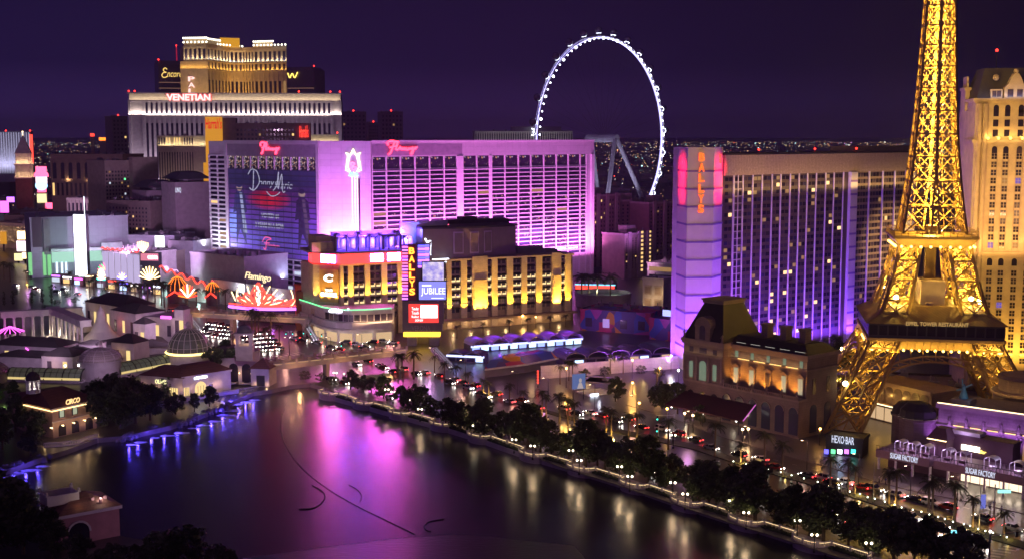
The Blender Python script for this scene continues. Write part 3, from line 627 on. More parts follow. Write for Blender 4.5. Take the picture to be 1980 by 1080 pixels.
 ww = u1 - u0; hh = zp1 - zp0; UZ = lambda a, c: (u0 + a * ww, zp0 + c * hh)
 ink = glow('poster_ink_white', (0.7, 0.7, 1.0), 0.5, 'NONE'); m = MB()
 def tx(s_, a0, c0, a1, c1, sh=0.0, of=0.0, k=0): p_ = UZ(a0, c0); q_ = UZ(a1, c1); m.text(s_, p_[0], p_[1], q_[0], q_[1], 0.0, 0.05, sh, k, of)
 tx('onny', 0.36, 0.79, 0.54, 0.87, 0.3); tx('&', 0.54, 0.80, 0.58, 0.87, 0.2); tx('arie', 0.61, 0.79, 0.74, 0.87, 0.3)
 bx = (*UZ(0.24, 0.76), *UZ(0.37, 1.0)); m.stroke([(0.5, 0.95), (0.4, 0.05), (0.1, 0.1), (0.5, 0.0), (1, 0.4), (0.8, 0.9), (0.3, 1.0), (0, 0.75)], bx, 0.0, 0.35)
 bx = (*UZ(0.52, 0.74), *UZ(0.66, 0.98)); m.stroke([(0.05, 0.1), (0.35, 0.4), (0.5, 1.0), (0.45, 0.2), (0.75, 0.9), (0.8, 0.1), (1, 0.1)], bx, 0.0, 0.35)
 bx = (*UZ(0.45, 0.70), *UZ(0.6, 0.75)); m.stroke([(0, 1), (0.3, 0.1), (0.7, 0.2), (1, 1)], bx, 0.0, 0.3)
 tx('VOTED #1', 0.38, 0.44, 0.58, 0.50, 0, 0.03); tx('3 YEARS IN A ROW', 0.31, 0.33, 0.64, 0.39, 0, 0.03)
 A.part('poster_lettering', m, ink, po)
 m = MB(); tx('lamingo', 0.44, 0.1, 0.58, 0.15, 0.4, 0.02); bx = (*UZ(0.39, 0.08), *UZ(0.49, 0.22)); m.stroke([(0, 0.6), (0.35, 1), (1, 0.9), (0.5, 0.7), (0.35, 0), (0.1, 0.1)], bx, 0, 0.35); m.stroke([(0.2, 0.5), (0.8, 0.55)], bx, 0, 0.3, sm=0); A.part('poster_script', m, glow('poster_ink_pink', (1, 0.12, 0.4), 1.0, 'NONE'), po)
 # two show people printed at the poster's sides: plain clothed outlines
 def figure(cx, top, sh, skin, coat, lapel):
  m = MB(); Q = lambda pts: [(u0 + (cx + a) * ww, -0.03, zp0 + c * hh) for a, c in pts]
  m.add(Q([(-0.03, top - 0.1), (0.03, top - 0.1), (0.065, top - 0.14), (0.085, top - 0.34), (0.055, top - 0.36), (0.075, 0.1), (0.0, 0.3), (-0.05, 0.1), (-0.04, top - 0.34), (-0.08, top - 0.36), (-0.06, top - 0.14)]), [list(range(11))], 0)
  m.add([(a, b_ - 0.02, c) for a, b_, c in Q([(0.0, top - 0.12), (0.03, top - 0.12), (0.085, 0.25), (0.04, 0.25)])], [[0, 1, 2, 3]], 1)
  m.add([(a, b_ - 0.02, c) for a, b_, c in Q([(0.035 * math.cos(k * PI / 6), top - 0.055 + 0.048 * math.sin(k * PI / 6)) for k in range(12)])], [list(range(12))], 2)
  m.add([(a, b_ - 0.04, c) for a, b_, c in Q([(0.036 * math.cos(k * PI / 6) - 0.002, top - 0.03 + 0.028 * math.sin(k * PI / 6)) for k in range(12)])], [list(range(12))], 0)
  A.part('printed_figure', m, [coat, lapel, skin], po)
 figure(0.13, 0.84, 1, glow('print_skin', (0.55, 0.36, 0.36), 0.55, 'NONE'), mat('print_coat_navy', (0.06, 0.065, 0.2), 0.6, 0.3), glow('print_lapel', (0.5, 0.55, 0.95), 0.6, 'NONE'))
 figure(0.84, 0.80, 1, glow('print_skin', (0.55, 0.36, 0.36), 0.55, 'NONE'), mat('print_coat_black', (0.05, 0.035, 0.10), 0.6, 0.3), glow('print_lapel_lilac', (0.5, 0.25, 0.7), 0.18, 'NONE'))
 m = MB(); n = 17
 for j in range(n + 1): z = zp0 + hh * j / n; m.box(u0, u1, -0.14, -0.10, z - 0.34, z + 0.34)
 for i in range(12): u = u0 + ww * i / 11; m.box(u - 0.13, u + 0.13, -0.15, -0.11, zp0, zp1)
 A.part('window_bars', m, mat('slate_blue_bar', (0.05, 0.05, 0.10), 0.6, 0.1))
 z0 = A.uv(530, 556)[1]; A.windows(grid(u0 + 1, u1, z0, zp0 - 0.5, 11, 6, 0.86, 0.66), [gl1, gl2, litc, litd], [55, 25, 12, 8], y=0.35, name='lower_window')
 m = MB()
 for j in range(7): z = z0 + (zp0 - 0.5 - z0) * j / 6; m.box(u0, u1, -0.4, 0.4, z - 0.4, z + 0.4)
 for i in range(12): u = u0 + 1 + (ww - 1) * i / 11; m.box(u - 0.3, u + 0.3, -0.3, 0.4, z0, zp0)
 A.part('lower_slab_edges', m, band)
 def script(b, r, y):
  u0, z0, u1, z1 = b.rect(*r, y); g = MB(); bx = (u0, z0, u1, z1); w_ = u1 - u0
  g.stroke([(0.02, 0.66), (0.0, 0.85), (0.1, 0.98), (0.36, 0.9)], bx, y - 0.4, 0.55); g.stroke([(0.24, 0.93), (0.16, 0.5), (0.08, 0.1), (0.02, 0.05)], bx, y - 0.4, 0.55); g.stroke([(0.06, 0.52), (0.28, 0.62)], bx, y - 0.4, 0.45, sm=0)
  g.stroke([(0.26, 0.36), (0.34, 0.75), (0.30, 0.80), (0.28, 0.4), (0.33, 0.36), (0.40, 0.55), (0.44, 0.50), (0.40, 0.36), (0.46, 0.5), (0.47, 0.34), (0.52, 0.5), (0.53, 0.34), (0.58, 0.5), (0.59, 0.34), (0.64, 0.5), (0.63, 0.34), (0.68, 0.34), (0.72, 0.5), (0.73, 0.34), (0.78, 0.48), (0.79, 0.33), (0.86, 0.5), (0.82, 0.5), (0.82, 0.36), (0.87, 0.5), (0.85, 0.1), (0.78, 0.02), (0.8, 0.2), (0.9, 0.4), (0.92, 0.52), (0.96, 0.45), (0.92, 0.36), (0.91, 0.46), (1.0, 0.52)], bx, y - 0.4, 0.42, sm=2)
  b.part('script_sign', g, glow('neon_scarlet', (1.0, 0.03, 0.07), 7, 'NONE'))
 script(A, (505, 275, 541, 298), -0.4)
 # lift core with the flower emblem and neon stems
 m = MB(); m.box(0, B.w, -0.3, 0.4, 0, zt + 0.4); m.box(B.w * 0.84, B.w, -1.4, -0.3, 0, zt + 0.3); B.part('panel_wall', m, pinkw)
 def emblem():
  u0, z0, u1, z1 = B.rect(667, 288, 699, 342, -1); bx = (u0, z0, u1, z1); g = MB()
  for sg in (0, 1):
   fx = lambda P_: [((1 - a if sg else a), c) for a, c in P_]
   g.stroke(fx([(0.05, 0.86), (0.16, 0.74), (0.10, 0.5), (0.06, 0.3), (0.12, 0.22), (0.26, 0.17)]), bx, -0.8, 0.22); g.stroke(fx([(0.20, 0.84), (0.28, 0.72), (0.2, 0.5), (0.2, 0.3), (0.32, 0.18)]), bx, -0.8, 0.22)
   g.stroke(fx([(0.05, 0.86), (0.17, 0.83), (0.28, 0.72)]), bx, -0.8, 0.2, sm=0); g.stroke(fx([(0.28, 0.72), (0.38, 0.85), (0.5, 1.0)]), bx, -0.8, 0.22)
   g.stroke(fx([(0.36, 0.78), (0.44, 0.84), (0.5, 0.95)]), bx, -0.8, 0.2); g.stroke(fx([(0.0, 0.24), (0.12, 0.22)]), bx, -0.8, 0.18, sm=0)
  B.part('emblem_neon', g, glow('emblem_cream', (1.0, 0.85, 0.62), 3.2, 'NONE'))
  g = MB(); g.stroke([(0.38, 0.4), (0.36, 0.48), (0.46, 0.52), (0.56, 0.47), (0.5, 0.41), (0.42, 0.36), (0.42, 0.28), (0.55, 0.24), (0.68, 0.3), (0.74, 0.26)], bx, -0.9, 0.34); g.stroke([(0.46, 0.34), (0.6, 0.36), (0.7, 0.3), (0.58, 0.28)], bx, -0.9, 0.34); g.stroke([(0.54, 0.26), (0.54, 0.14)], bx, -0.9, 0.2, sm=0); B.part('emblem_bird', g, glow('emblem_rose', (1.0, 0.12, 0.35), 4.5, 'NONE'))
  g = MB()
  for k in range(7): a = PI * (0.05 + 0.15 * k); g.stroke([(0.5, 0.02), (0.5 + 0.3 * math.cos(a), 0.02 + 0.15 * math.sin(a))], bx, -0.9, 0.25, sm=0)
  B.part('emblem_leaves', g, glow('emblem_sky', (0.2, 0.7, 1.0), 4.0, 'NONE'))
  g = MB(); zb = 30; 
  for px, k in ((681, 0), (686.5, 0), (691, 0)):
   u, _ = B.uv(px, 380, -1)
   for j in range(44): z = zb + (z0 - zb) * j / 44; g.box(u - 0.22, u + 0.22, -0.7, -0.4, z, z + (z0 - zb) / 44 * 0.82)
  B.part('emblem_stem', g, glow('stem_yellow', (1.0, 0.72, 0.35), 2.6, 'NONE'))
  u, _ = B.uv(694.5, 380, -1); g = MB(); g.box(u - 0.4, u + 0.4, -0.75, -0.3, zb, z0 - 1); B.part('stem_backing', g, dark)
 emblem()
 # window wing
 b = Cc; zf = b.uv(930, 301)[1]; zg = b.uv(930, 324)[1]; m = MB(); m.box(0, b.w, -0.3, 0.4, zf, zt); b.part('fascia', m, pinkw); m = MB(); m.box(0, b.w, -0.9, 0.5, zt, zt + 0.7); b.part('coping', m, band)
 fa = MB(); uu0, _, uu1, _ = b.rect(717, 280, 893, 300); fa.box(0.5, uu1, -0.36, -0.3, zf + 0.6, zt - 1.5); b.part('sign_band', fa, soff)
 ed = [b.uv(px, 400)[0] for px in (720, 747.5, 775, 803, 831, 859, 884)], [b.uv(px, 400)[0] for px in (895, 922, 948, 976, 1002, 1026, 1051, 1075, 1098, 1121, 1133)]
 zlow = 14; nz = 22; dz = (zg - 1 - zlow) / nz; m = MB(); top = []; rest = []
 for E_ in ed:
  for a, c in zip(E_[:-1], E_[1:]):
   top.append((a + 0.5, c - 0.5, zg + 0.3, zf))
   for j in range(nz): rest.append((a + 0.3, c - 0.3, zlow + dz * j + 0.28, zlow + dz * (j + 1) - 0.28))
  for u in E_: m.box(u - 0.3, u + 0.3, -0.45, 0.4, 0, zf)
  for j in range(nz + 1): z = zlow + dz * j; m.box(E_[0], E_[-1], -0.3, 0.4, z - 0.27, z + 0.27)
 m.box(ed[0][-1], ed[1][0], -0.6, 0.4, 0, zf - 0.01); m.box(ed[1][2] - 0.9, ed[1][2] + 1.2, -0.5, 0.4, 0, zf - 0.02); m.box(b.w - 2.5, b.w, -0.8, 0.4, 0, zf - 0.01)
 b.windows(top, [sp2], [1], y=0.33, name='suite_window')
 rest.sort(key=lambda q: (-q[2], q[0])); b.windows(rest, [sp2, gl1, gl2, gl3, litd], [40, 26, 12, 18, 3], y=0.33)
 b.part('slab_edges', m, band)
 script(b, (749, 272, 806, 299), -0.4)
 # floodlights: pink up-light from the podium roofs, violet towards the right
 def wash(b, u0, u1, z, out, pw, col, tz=50):
  p0 = b.world(u0, -out, z); p1 = b.world(u1, -out, z); d = b.world((u0 + u1) / 2, 0, tz) - (p0 + p1) / 2; strip(p0, p1, d, pw, col, 1.0)
 wash(B, 0, B.w, 26, 12, 42000, (1.0, 0.20, 0.80), 60); wash(B, 0, B.w, 34, 42, 52000, (0.62, 0.22, 1.0), 78)
 wash(Cc, 4, Cc.w * 0.5, 22, 12, 120000, (1.0, 0.20, 0.82), 60); wash(Cc, Cc.w * 0.5, Cc.w, 16, 12, 120000, (1.0, 0.22, 0.9), 50)
 wash(Cc, 4, Cc.w, 24, 45, 42000, (0.70, 0.24, 1.0), 78)
 wash(A, 0, A.w, 10, 15, 30000, (0.55, 0.55, 1.0), 50); wash(Fk, 0, Fk.w, 22, 8, 9000, (0.9, 0.9, 1.0), 45)
 return t
def poster_mat(u0, u1, z0, z1):
 m = bpy.data.materials.new('film_poster_print'); m.use_nodes = True; t = m.node_tree; b = t.nodes['Principled BSDF']; N = t.nodes.new; L = t.links.new
 tc = N('ShaderNodeTexCoord'); sx = N('ShaderNodeSeparateXYZ'); L(tc.outputs['Object'], sx.inputs[0])
 def mr(i, a, c):
  k = N('ShaderNodeMapRange'); k.inputs[1].default_value = a; k.inputs[2].default_value = c; L(sx.outputs[i], k.inputs[0]); return k
 a, c = mr(0, u0, u1), mr(2, z0, z1)
 r = N('ShaderNodeValToRGB'); E = r.color_ramp.elements; E[0].position = 0; E[0].color = (0.16, 0.06, 0.40, 1); E[1].position = 1; E[1].color = (0.05, 0.04, 0.14, 1)
 for p, q in ((0.2, (0.14, 0.10, 0.50, 1)), (0.45, (0.14, 0.06, 0.38, 1)), (0.7, (0.10, 0.03, 0.17, 1)), (0.85, (0.03, 0.03, 0.10, 1))): x = E.new(p); x.color = q
 L(c.outputs[0], r.inputs[0])
 n = N('ShaderNodeTexNoise'); n.inputs['Scale'].default_value = 0.12; n.inputs['Detail'].default_value = 4; L(tc.outputs['Object'], n.inputs[0])
 def spot(cx, cz, sx_, sz_, col, src):
  v1 = N('ShaderNodeMath'); v1.operation = 'SUBTRACT'; L(a.outputs[0], v1.inputs[0]); v1.inputs[1].default_value = cx; d1 = N('ShaderNodeMath'); d1.operation = 'DIVIDE'; L(v1.outputs[0], d1.inputs[0]); d1.inputs[1].default_value = sx_; p1 = N('ShaderNodeMath'); p1.operation = 'POWER'; L(d1.outputs[0], p1.inputs[0]); p1.inputs[1].default_value = 2
  v2 = N('ShaderNodeMath'); v2.operation = 'SUBTRACT'; L(c.outputs[0], v2.inputs[0]); v2.inputs[1].default_value = cz; d2 = N('ShaderNodeMath'); d2.operation = 'DIVIDE'; L(v2.outputs[0], d2.inputs[0]); d2.inputs[1].default_value = sz_; p2 = N('ShaderNodeMath'); p2.operation = 'POWER'; L(d2.outputs[0], p2.inputs[0]); p2.inputs[1].default_value = 2
  ad = N('ShaderNodeMath'); L(p1.outputs[0], ad.inputs[0]); L(p2.outputs[0], ad.inputs[1]); k = N('ShaderNodeMapRange'); k.inputs[1].default_value = 0.1; k.inputs[2].default_value = 1; k.inputs[3].default_value = 1; k.inputs[4].default_value = 0; L(ad.outputs[0], k.inputs[0])
  mx = N('ShaderNodeMix'); mx.data_type = 'RGBA'; L(k.outputs[0], mx.inputs[0]); L(src, mx.inputs[6]); mx.inputs[7].default_value = (*col, 1); return mx.outputs[2]
 s = spot(0.47, 0.66, 0.26, 0.13, (0.75, 0.015, 0.05), r.outputs[0]); s = spot(0.05, 0.36, 0.1, 0.2, (0.25, 0.38, 0.9), s); s = spot(0.40, 0.02, 0.22, 0.06, (0.5, 0.4, 0.9), s)
 mx = N('ShaderNodeMix'); mx.data_type = 'RGBA'; mx.blend_type = 'MULTIPLY'; mx.inputs[0].default_value = 1; L(s, mx.inputs[6]); k = N('ShaderNodeMapRange'); k.inputs[3].default_value = 0.5; k.inputs[4].default_value = 1.5; L(n.outputs[0], k.inputs[0]); L(k.outputs[0], mx.inputs[7])
 L(mx.outputs[2], b.inputs['Base Color']); L(mx.outputs[2], b.inputs['Emission Color']); b.inputs['Emission Strength'].default_value = 0.28; b.inputs['Roughness'].default_value = 0.4; m.cycles.emission_sampling = 'NONE'; return m
pink_hotel()
# ============================================================ gold-lit boutique hotel with rooftop club
gstone = mat('warm_limestone', (0.50, 0.42, 0.32), 0.8, brick=(2.0, 0.9, 0.03, 0.5)); awn = mat('black_awning', (0.02, 0.018, 0.022), 0.7)
def boutique():
 b = Bld('boutique_hotel', 'low cream hotel with gold lit pilasters, black awnings and a rooftop pool club', 'hotel', (657, 538), (1108, 590), 505)
 zt = b.uv(860, 505)[1]; zb = 7.0; dep = 30
 m = MB(); m.box(0, b.w, 0.5, dep, 0, zt); b.part('wall', m, mat('brownish_stucco', (0.22, 0.17, 0.16), 0.85))
 pil = [(658, 664), (672, 683), (705, 715), (737, 748), (768, 778), (800, 812), (828, 840), (863, 872), (890, 902), (912, 941), (950, 961), (979, 991), (1007, 1018), (1035, 1047), (1065, 1083), (1091, 1102)]
 U = [(b.uv(a, 560)[0], b.uv(c, 560)[0]) for a, c in pil]
 for i, (a, c) in enumerate(U):
  m = MB(); wide = c - a > 4; m.box(a, c, -0.8 - 0.4 * wide, 0.5, 0.5, zt + (1.6 if wide else 0.9)); m.box(a - 0.25, c + 0.25, -1.0 - 0.4 * wide, 0.5, zb + 4.2, zb + 4.6)
  if wide: m.box(a + 0.6, c - 0.6, -1.6, -1.2, zb, zt - 9); m.lathe([(1.6, 0), (2.1, 0)], 10, ((a + c) / 2, -1.3, zt - 9))
  b.part('pilaster', m, gstone)
  for k in ((a + c) / 2,) if not wide else (a + 1.2, (a + c) / 2, c - 1.2):
   zq = zb if pil[i][0] > 770 else 15.2
   spot(b.world(k, -3.4, zq + 0.3), b.world(k, -0.6, zq + 13), 26000 * (1.3 if wide else 1), (1.0, 0.52, 0.04), 70, 0.7, 0.25)
 wn = MB(); wn.box(-0.85, 0.85, -0.02, 0.04, 0, 1.9)
 aw = MB(); aw.add([(-1, 0, 0.9), (1, 0, 0.9), (1, -1.3, 0), (-1, -1.3, 0), (-1, 0, 0), (1, 0, 0)], [[0, 1, 2, 3], [0, 3, 4], [1, 5, 2], [3, 2, 5, 4]])
 sill = MB(); sill.box(-0.95, 0.95, -0.9, -0.75, 0, 0.75); sill.box(0.7, 0.95, -0.9, -0.75, 0.75, 1.9)  # L strip glows to stand for yellow light on the balcony underside
 wm = [wn.mesh('window', x) for x in (gl1, gl2, gl3)]; am = aw.mesh('awning', awn); sm = sill.mesh('balcony_glow_strip', glow('balcony_warm', (1.0, 0.74, 0.36), 1.3, 'NONE')); fh = 3.55
 nW = nA = nS = 0; rs = {}
 for (a0, a1), (c0, c1) in zip(U[:-1], U[1:]):
  gap = c0 - a1; n = 2 if gap > 4.2 else 1
  for k in range(n):
   u = a1 + gap * (k + 0.5) / n
   for j in range(7):
    z = zb + 0.6 + j * fh; zz = 0.47
    if z + 2 > zt: continue
    if nW < 100: put('window', R.choice(wm), b.root, (u, zz, z)); nW += 1
    else: rs.setdefault('window', []).append((u, z))
    if nA < 100: put('awning', am, b.root, (u, zz, z + 1.75)); nA += 1
    else: rs.setdefault('awning', []).append((u, z + 1.75))
    if j in (2, 3, 4) and nS < 100: put('balcony_glow_strip', sm, b.root, (u, zz, z)); nS += 1
 for k, src, mm in (('window', wn, gl2), ('awning', aw, awn)):
  if k in rs:
   g = MB()
   for u, z in rs[k]: g.add([(v[0] + u, v[1] + 0.47, v[2] + z) for v in src.v], src.f)
   tag(b.part(k + '_rows', g, mm), kind='stuff')
 m = MB(); m.box(-0.3, b.w + 0.3, -0.9, dep, zt + 0.004, zt + 0.8); b.part('cornice', m, gstone)
 strip(b.world(0, -20, 9), b.world(b.w, -20, 9), b.world(0, 0, 24) - b.world(0, -20, 9), 4200, (1.0, 0.60, 0.30), 0.4)  # unseen strip added to stand for street light over the whole front
 # chamfered corner with the gold name panel
 a = b.uv(657, 540)[0]; pL = PD(605, 510, 544); A0 = Vector((pL.x, pL.y)); lo = ((A0 - b.A).dot(b.d), (A0 - b.A).dot(b.n))
 m = MB(); m.prism([(0.2, 0.3), (0.2, dep), (lo[0], lo[1] + 18), lo], 0, zt + 0.3); b.part('corner_wall', m, gstone)
 f = Bld.__new__(Bld); f.A = A0; f.B = b.A.copy(); f.d = (f.B - f.A).normalized(); f.w = (f.B - f.A).length; f.n = Vector((-f.d.y, f.d.x)); f.rz = math.atan2(f.d.y, f.d.x); f.nwin = {}
 f.root = put('name_panel', None, b.root, (lo[0], lo[1], 0), f.rz - b.rz)
 u0, z0, u1, z1 = f.rect(619, 520, 656, 583); m = MB(); m.box(u0, u1 - 0.3, -0.5, 0.2, z0, z1); f.part('panel', m, mat('bronze_panel', (0.42, 0.27, 0.10), 0.4, 0.1, metal=0.3))
 m = MB(); m.text('CROMWELL', u0 + 0.6, z0 + 0.17 * (z1 - z0), u1 - 0.8, z0 + 0.29 * (z1 - z0), -0.5, 0.3, off=0.02); m.text('THE', u0 + 3, z0 + 0.33 * (z1 - z0), u1 - 3.2, z0 + 0.39 * (z1 - z0), -0.5, 0.3)
 m.text('C', u0 + 2.4, z0 + 0.62 * (z1 - z0), u1 - 2.8, z0 + 0.84 * (z1 - z0), -0.5, 0.3, 0.1, off=0.04); f.part('lettering', m, n_white)
 for k in range(3): u = u0 + 1 + k * (u1 - u0 - 2.2) / 2; spot(f.world(u, -2.4, 15.2), f.world(u, -0.5, 23), 16000, (1, 0.54, 0.06), 65, 0.7, 0.25)
 spot(f.world(1.0, -2.0, 15.2), f.world(1.0, -0.2, 27), 12000, (1, 0.6, 0.1), 60, 0.7, 0.25)
 # red led band and roof terrace
 zr0, zr1 = b.uv(700, 512)[1] + 1.2, b.uv(700, 489)[1]
 u2 = b.uv(776, 500)[0]; fl = glow('red_led', (1.0, 0.03, 0.03), 4); hot = glow('hot_pink_led', (1.0, 0.12, 0.66), 120)
 m = MB(); m.prism([(lo[0] - 0.5, lo[1] - 0.6), (-0.2, -1.6), (u2, -1.6), (u2, 1), (0, 1), (lo[0], lo[1] + 6)], zt + 0.9, zr1); b.part('led_band', m, fl)
 for (x0, x1) in ((717, 741), (750, 774)):
  g = MB(); q0, _, q1, _ = b.rect(x0, 490, x1, 510, -1.8); g.box(q0, q1, -1.95, -1.62, zt + 1.6, zr1 - 0.5); b.part('video_panel', g, hot)
 g = MB(); c0 = Vector(lo) * 0.72 + Vector((-0.2, -1.6)) * 0.28; c1 = Vector(lo) * 0.22 + Vector((-0.2, -1.6)) * 0.78; g.obox(c0 + Vector((0, -0.75)), c1 + Vector((0, -0.75)), 0.3, zt + 1.5, zr1 - 0.5); b.part('video_panel', g, hot)
 m = MB(); m.prism([(lo[0] - 2.5, lo[1] - 1), (-0.4, -2.6), (u2 + 1, -2.6), (u2 + 1, dep), (lo[0], dep)], zr1 + 0.004, zr1 + 0.9); b.part('roof_deck', m, mat('mauve_concrete', (0.25, 0.2, 0.22), 0.8)); zd = zr1 + 0.9
 ub = b.uv(640, 460, 16)[0]; ue = b.uv(786, 460, 16)[0]; zk = b.uv(710, 446, 16)[1]
 cab = mat('white_cabana', (0.55, 0.55, 0.6), 0.7); m = MB(); m.box(ub, ue, 16, 17, zd, zk)
 for i in range(9): u = ub + (ue - ub) * i / 8; m.box(u - 0.35, u + 0.35, 8, 16, zd, zd + 5.2)
 m.box(ub, ue, 8, 16, zd + 5.2, zd + 5.6); b.part('cabana_row', m, cab)
 for i in range(8): lamp(b.world(ub + (ue - ub) * (i + 0.5) / 8, 11, zd + 3), 6500, (0.14, 0.06, 1.0), 0.4)
 for i in range(4): lamp(b.world(ub + (ue - ub) * (i + 0.5) / 4, 10, zd + 7), 7500, (0.28, 0.06, 1.0), 0.4)
 u0, z0, u1, z1 = b.rect(738, 453, 776, 487, 4); m = MB(); m.box(u0, u0 + 1, 3.5, 4.5, zd, z1); m.box(u1 - 1, u1, 3.5, 4.5, zd, z1); m.box(u0 + 1, u1 - 1, 3.5, 4.5, z1 - 1, z1); b.part('portal_frame', m, mat('mauve_concrete', (0.25, 0.2, 0.22), 0.8))
 m = MB(); u0, z0, u1, z1 = b.rect(612, 456, 640, 488, 8); m.box(u0, u1, 8, 20, zd, z1); m.box(u0 - 3, u1, 5, 8, zd, zd + 4); b.part('lift_house', m, gstone)
 # club drum
 y0 = 2.0; ua = b.uv(822, 470, y0)[0]; uc = b.uv(874, 470, y0)[0]; ud = b.uv(950, 470, y0)[0]; ug = b.uv(1001, 470, y0)[0]; zT = b.uv(910, 441, y0)[1]
 drum = mat('taupe_panel', (0.26, 0.2, 0.2), 0.7, 0.1); pts = [(uc + (ud - uc) * k / 8, y0 - 2.2 * math.sin(PI * k / 8)) for k in range(9)]
 m = MB(); m.prism(pts + [(ug, y0 + 2), (ug, 24), (ua, 24), (ua, y0 + 3)], zt + 0.81, zT); b.part('club_drum', m, drum)
 m = MB(); m.prism([(x - 0.6, y - 0.8) for x, y in pts] + [(ug + 0.8, y0 + 1.4), (ug + 0.8, 25), (ua, 25), (ua, y0 + 3.6)], zT + 0.004, zT + 0.8); b.part('drum_roof', m, darkroof)
 for k in (0, 3, 6):
  g = MB(); p, q = Vector(pts[k]), Vector(pts[k + 2]); o = Vector((0, -0.25)); g.obox(p + (q - p) * 0.1 + o, q + o, 0.3, zt + 3, zT - 1.4)
  g2 = MB(); g2.obox(p + (q - p) * 0.2 + o * 1.9, p + (q - p) * 0.9 + o * 1.9, 0.3, zt + 3.7, zT - 2.1); pa = b.part('drum_panel', g, mat('lilac_trim', (0.5, 0.42, 0.5), 0.6)); b.part('inset', g2, drum, pa)
 u0, z0, u1, z1 = b.rect(822, 460, 858, 495, y0 + 2.5); bx = (u0, z0, u1, z1); m = MB(); yy = y0 + 2.4
 m.stroke([(0, 0.98), (0.12, 0.78), (0.3, 0.85), (0.6, 0.6), (0.55, 0.25), (0.3, 0.08), (0.28, 0.3), (0.33, 0.86)], bx, yy, 0.3); m.stroke([(0.6, 0.3), (0.62, 0.45), (0.64, 0.3), (0.7, 0.44), (0.76, 0.3), (0.74, 0.42), (0.82, 0.5), (0.84, 0.3), (0.92, 0.5)], bx, yy, 0.26); m.stroke([(0.98, 0.5), (0.86, 0.36), (1.0, 0.22), (0.8, 0.04), (0.5, 0.02)], bx, yy, 0.28); m.stroke([(0.9, 0.62), (0.94, 0.7)], bx, yy, 0.25, sm=0); b.part('script_sign', m, n_cool)
 u0, z0, u1, z1 = b.rect(836, 500, 868, 507, y0 - 2); m = MB()
 for k in range(9): m.box(u0 + (u1 - u0) * k / 9, u0 + (u1 - u0) * (k + 0.75) / 9, y0 - 2.6, y0 - 2, z0, z1)
 b.part('small_lettering', m, n_cool)
 # blue back wall sign
 u0, z0, u1, z1 = b.rect(774, 428, 866, 446, 12); m = MB(); m.box(u0, u1, 12, 13, zd, z1); b.part('back_wall', m, cab); lamp(b.world(u0 + 6, 7, z1 - 4), 3600, (0.1, 0.15, 1), 0.4); lamp(b.world(u1 - 5, 7, z1 - 4), 5200, (0.12, 0.12, 1), 0.4)
 u0, z0, u1, z1 = b.rect(812, 440, 850, 451, 11.5); m = MB(); m.box(u0, u1, 11.2, 11.9, z0, z1); b.part('roof_screen', m, glow('screen_blue_white', (0.45, 0.55, 1.0), 5))
 m = MB(); u0, z0, u1, z1 = b.rect(862, 424, 985, 440, 20); m.box(u0, u1, 20, 26, zT, zT + 2.5); m.box(u0 + 8, u0 + 16, 19, 25, zT + 2.5, zT + 4); b.part('plant_room', m, darkroof)
 u0, z0, u1, z1 = b.rect(850, 434, 868, 442, 14); m = MB(); m.box(u0, u1, 14, 14.6, z0, z1); b.part('red_sign', m, n_pink)
 # roof right end: pergola and grey box
 u0, z0, u1, z1 = b.rect(1051, 482, 1078, 492, 8); m = MB(); m.box(u0, u1, 8, 16, zt, z1); b.part('plant_room', m, grey); m = MB(); u0, _, u1, _ = b.rect(1001, 485, 1050, 492, 10); m.box(u0, u1, 10, 16, zt, zt + 4); b.part('plant_room', m, grey)
 # podium canopy behind the palms
 m = MB(); m.box(b.uv(850, 620)[0], b.w, -5.0, 0.4, 4.2, 5.0); m.box(b.uv(850, 620)[0], b.w, -0.5, 0.4, 0, 4.2); b.part('canopy', m, mat('tan_canopy', (0.3, 0.23, 0.17), 0.8))
 for k in range(7): lamp(b.world(b.uv(870 + k * 34, 620)[0], -3.4, 3.4), 500, WARM, 0.25)
 b.zd = zd; return b
BQ = boutique()

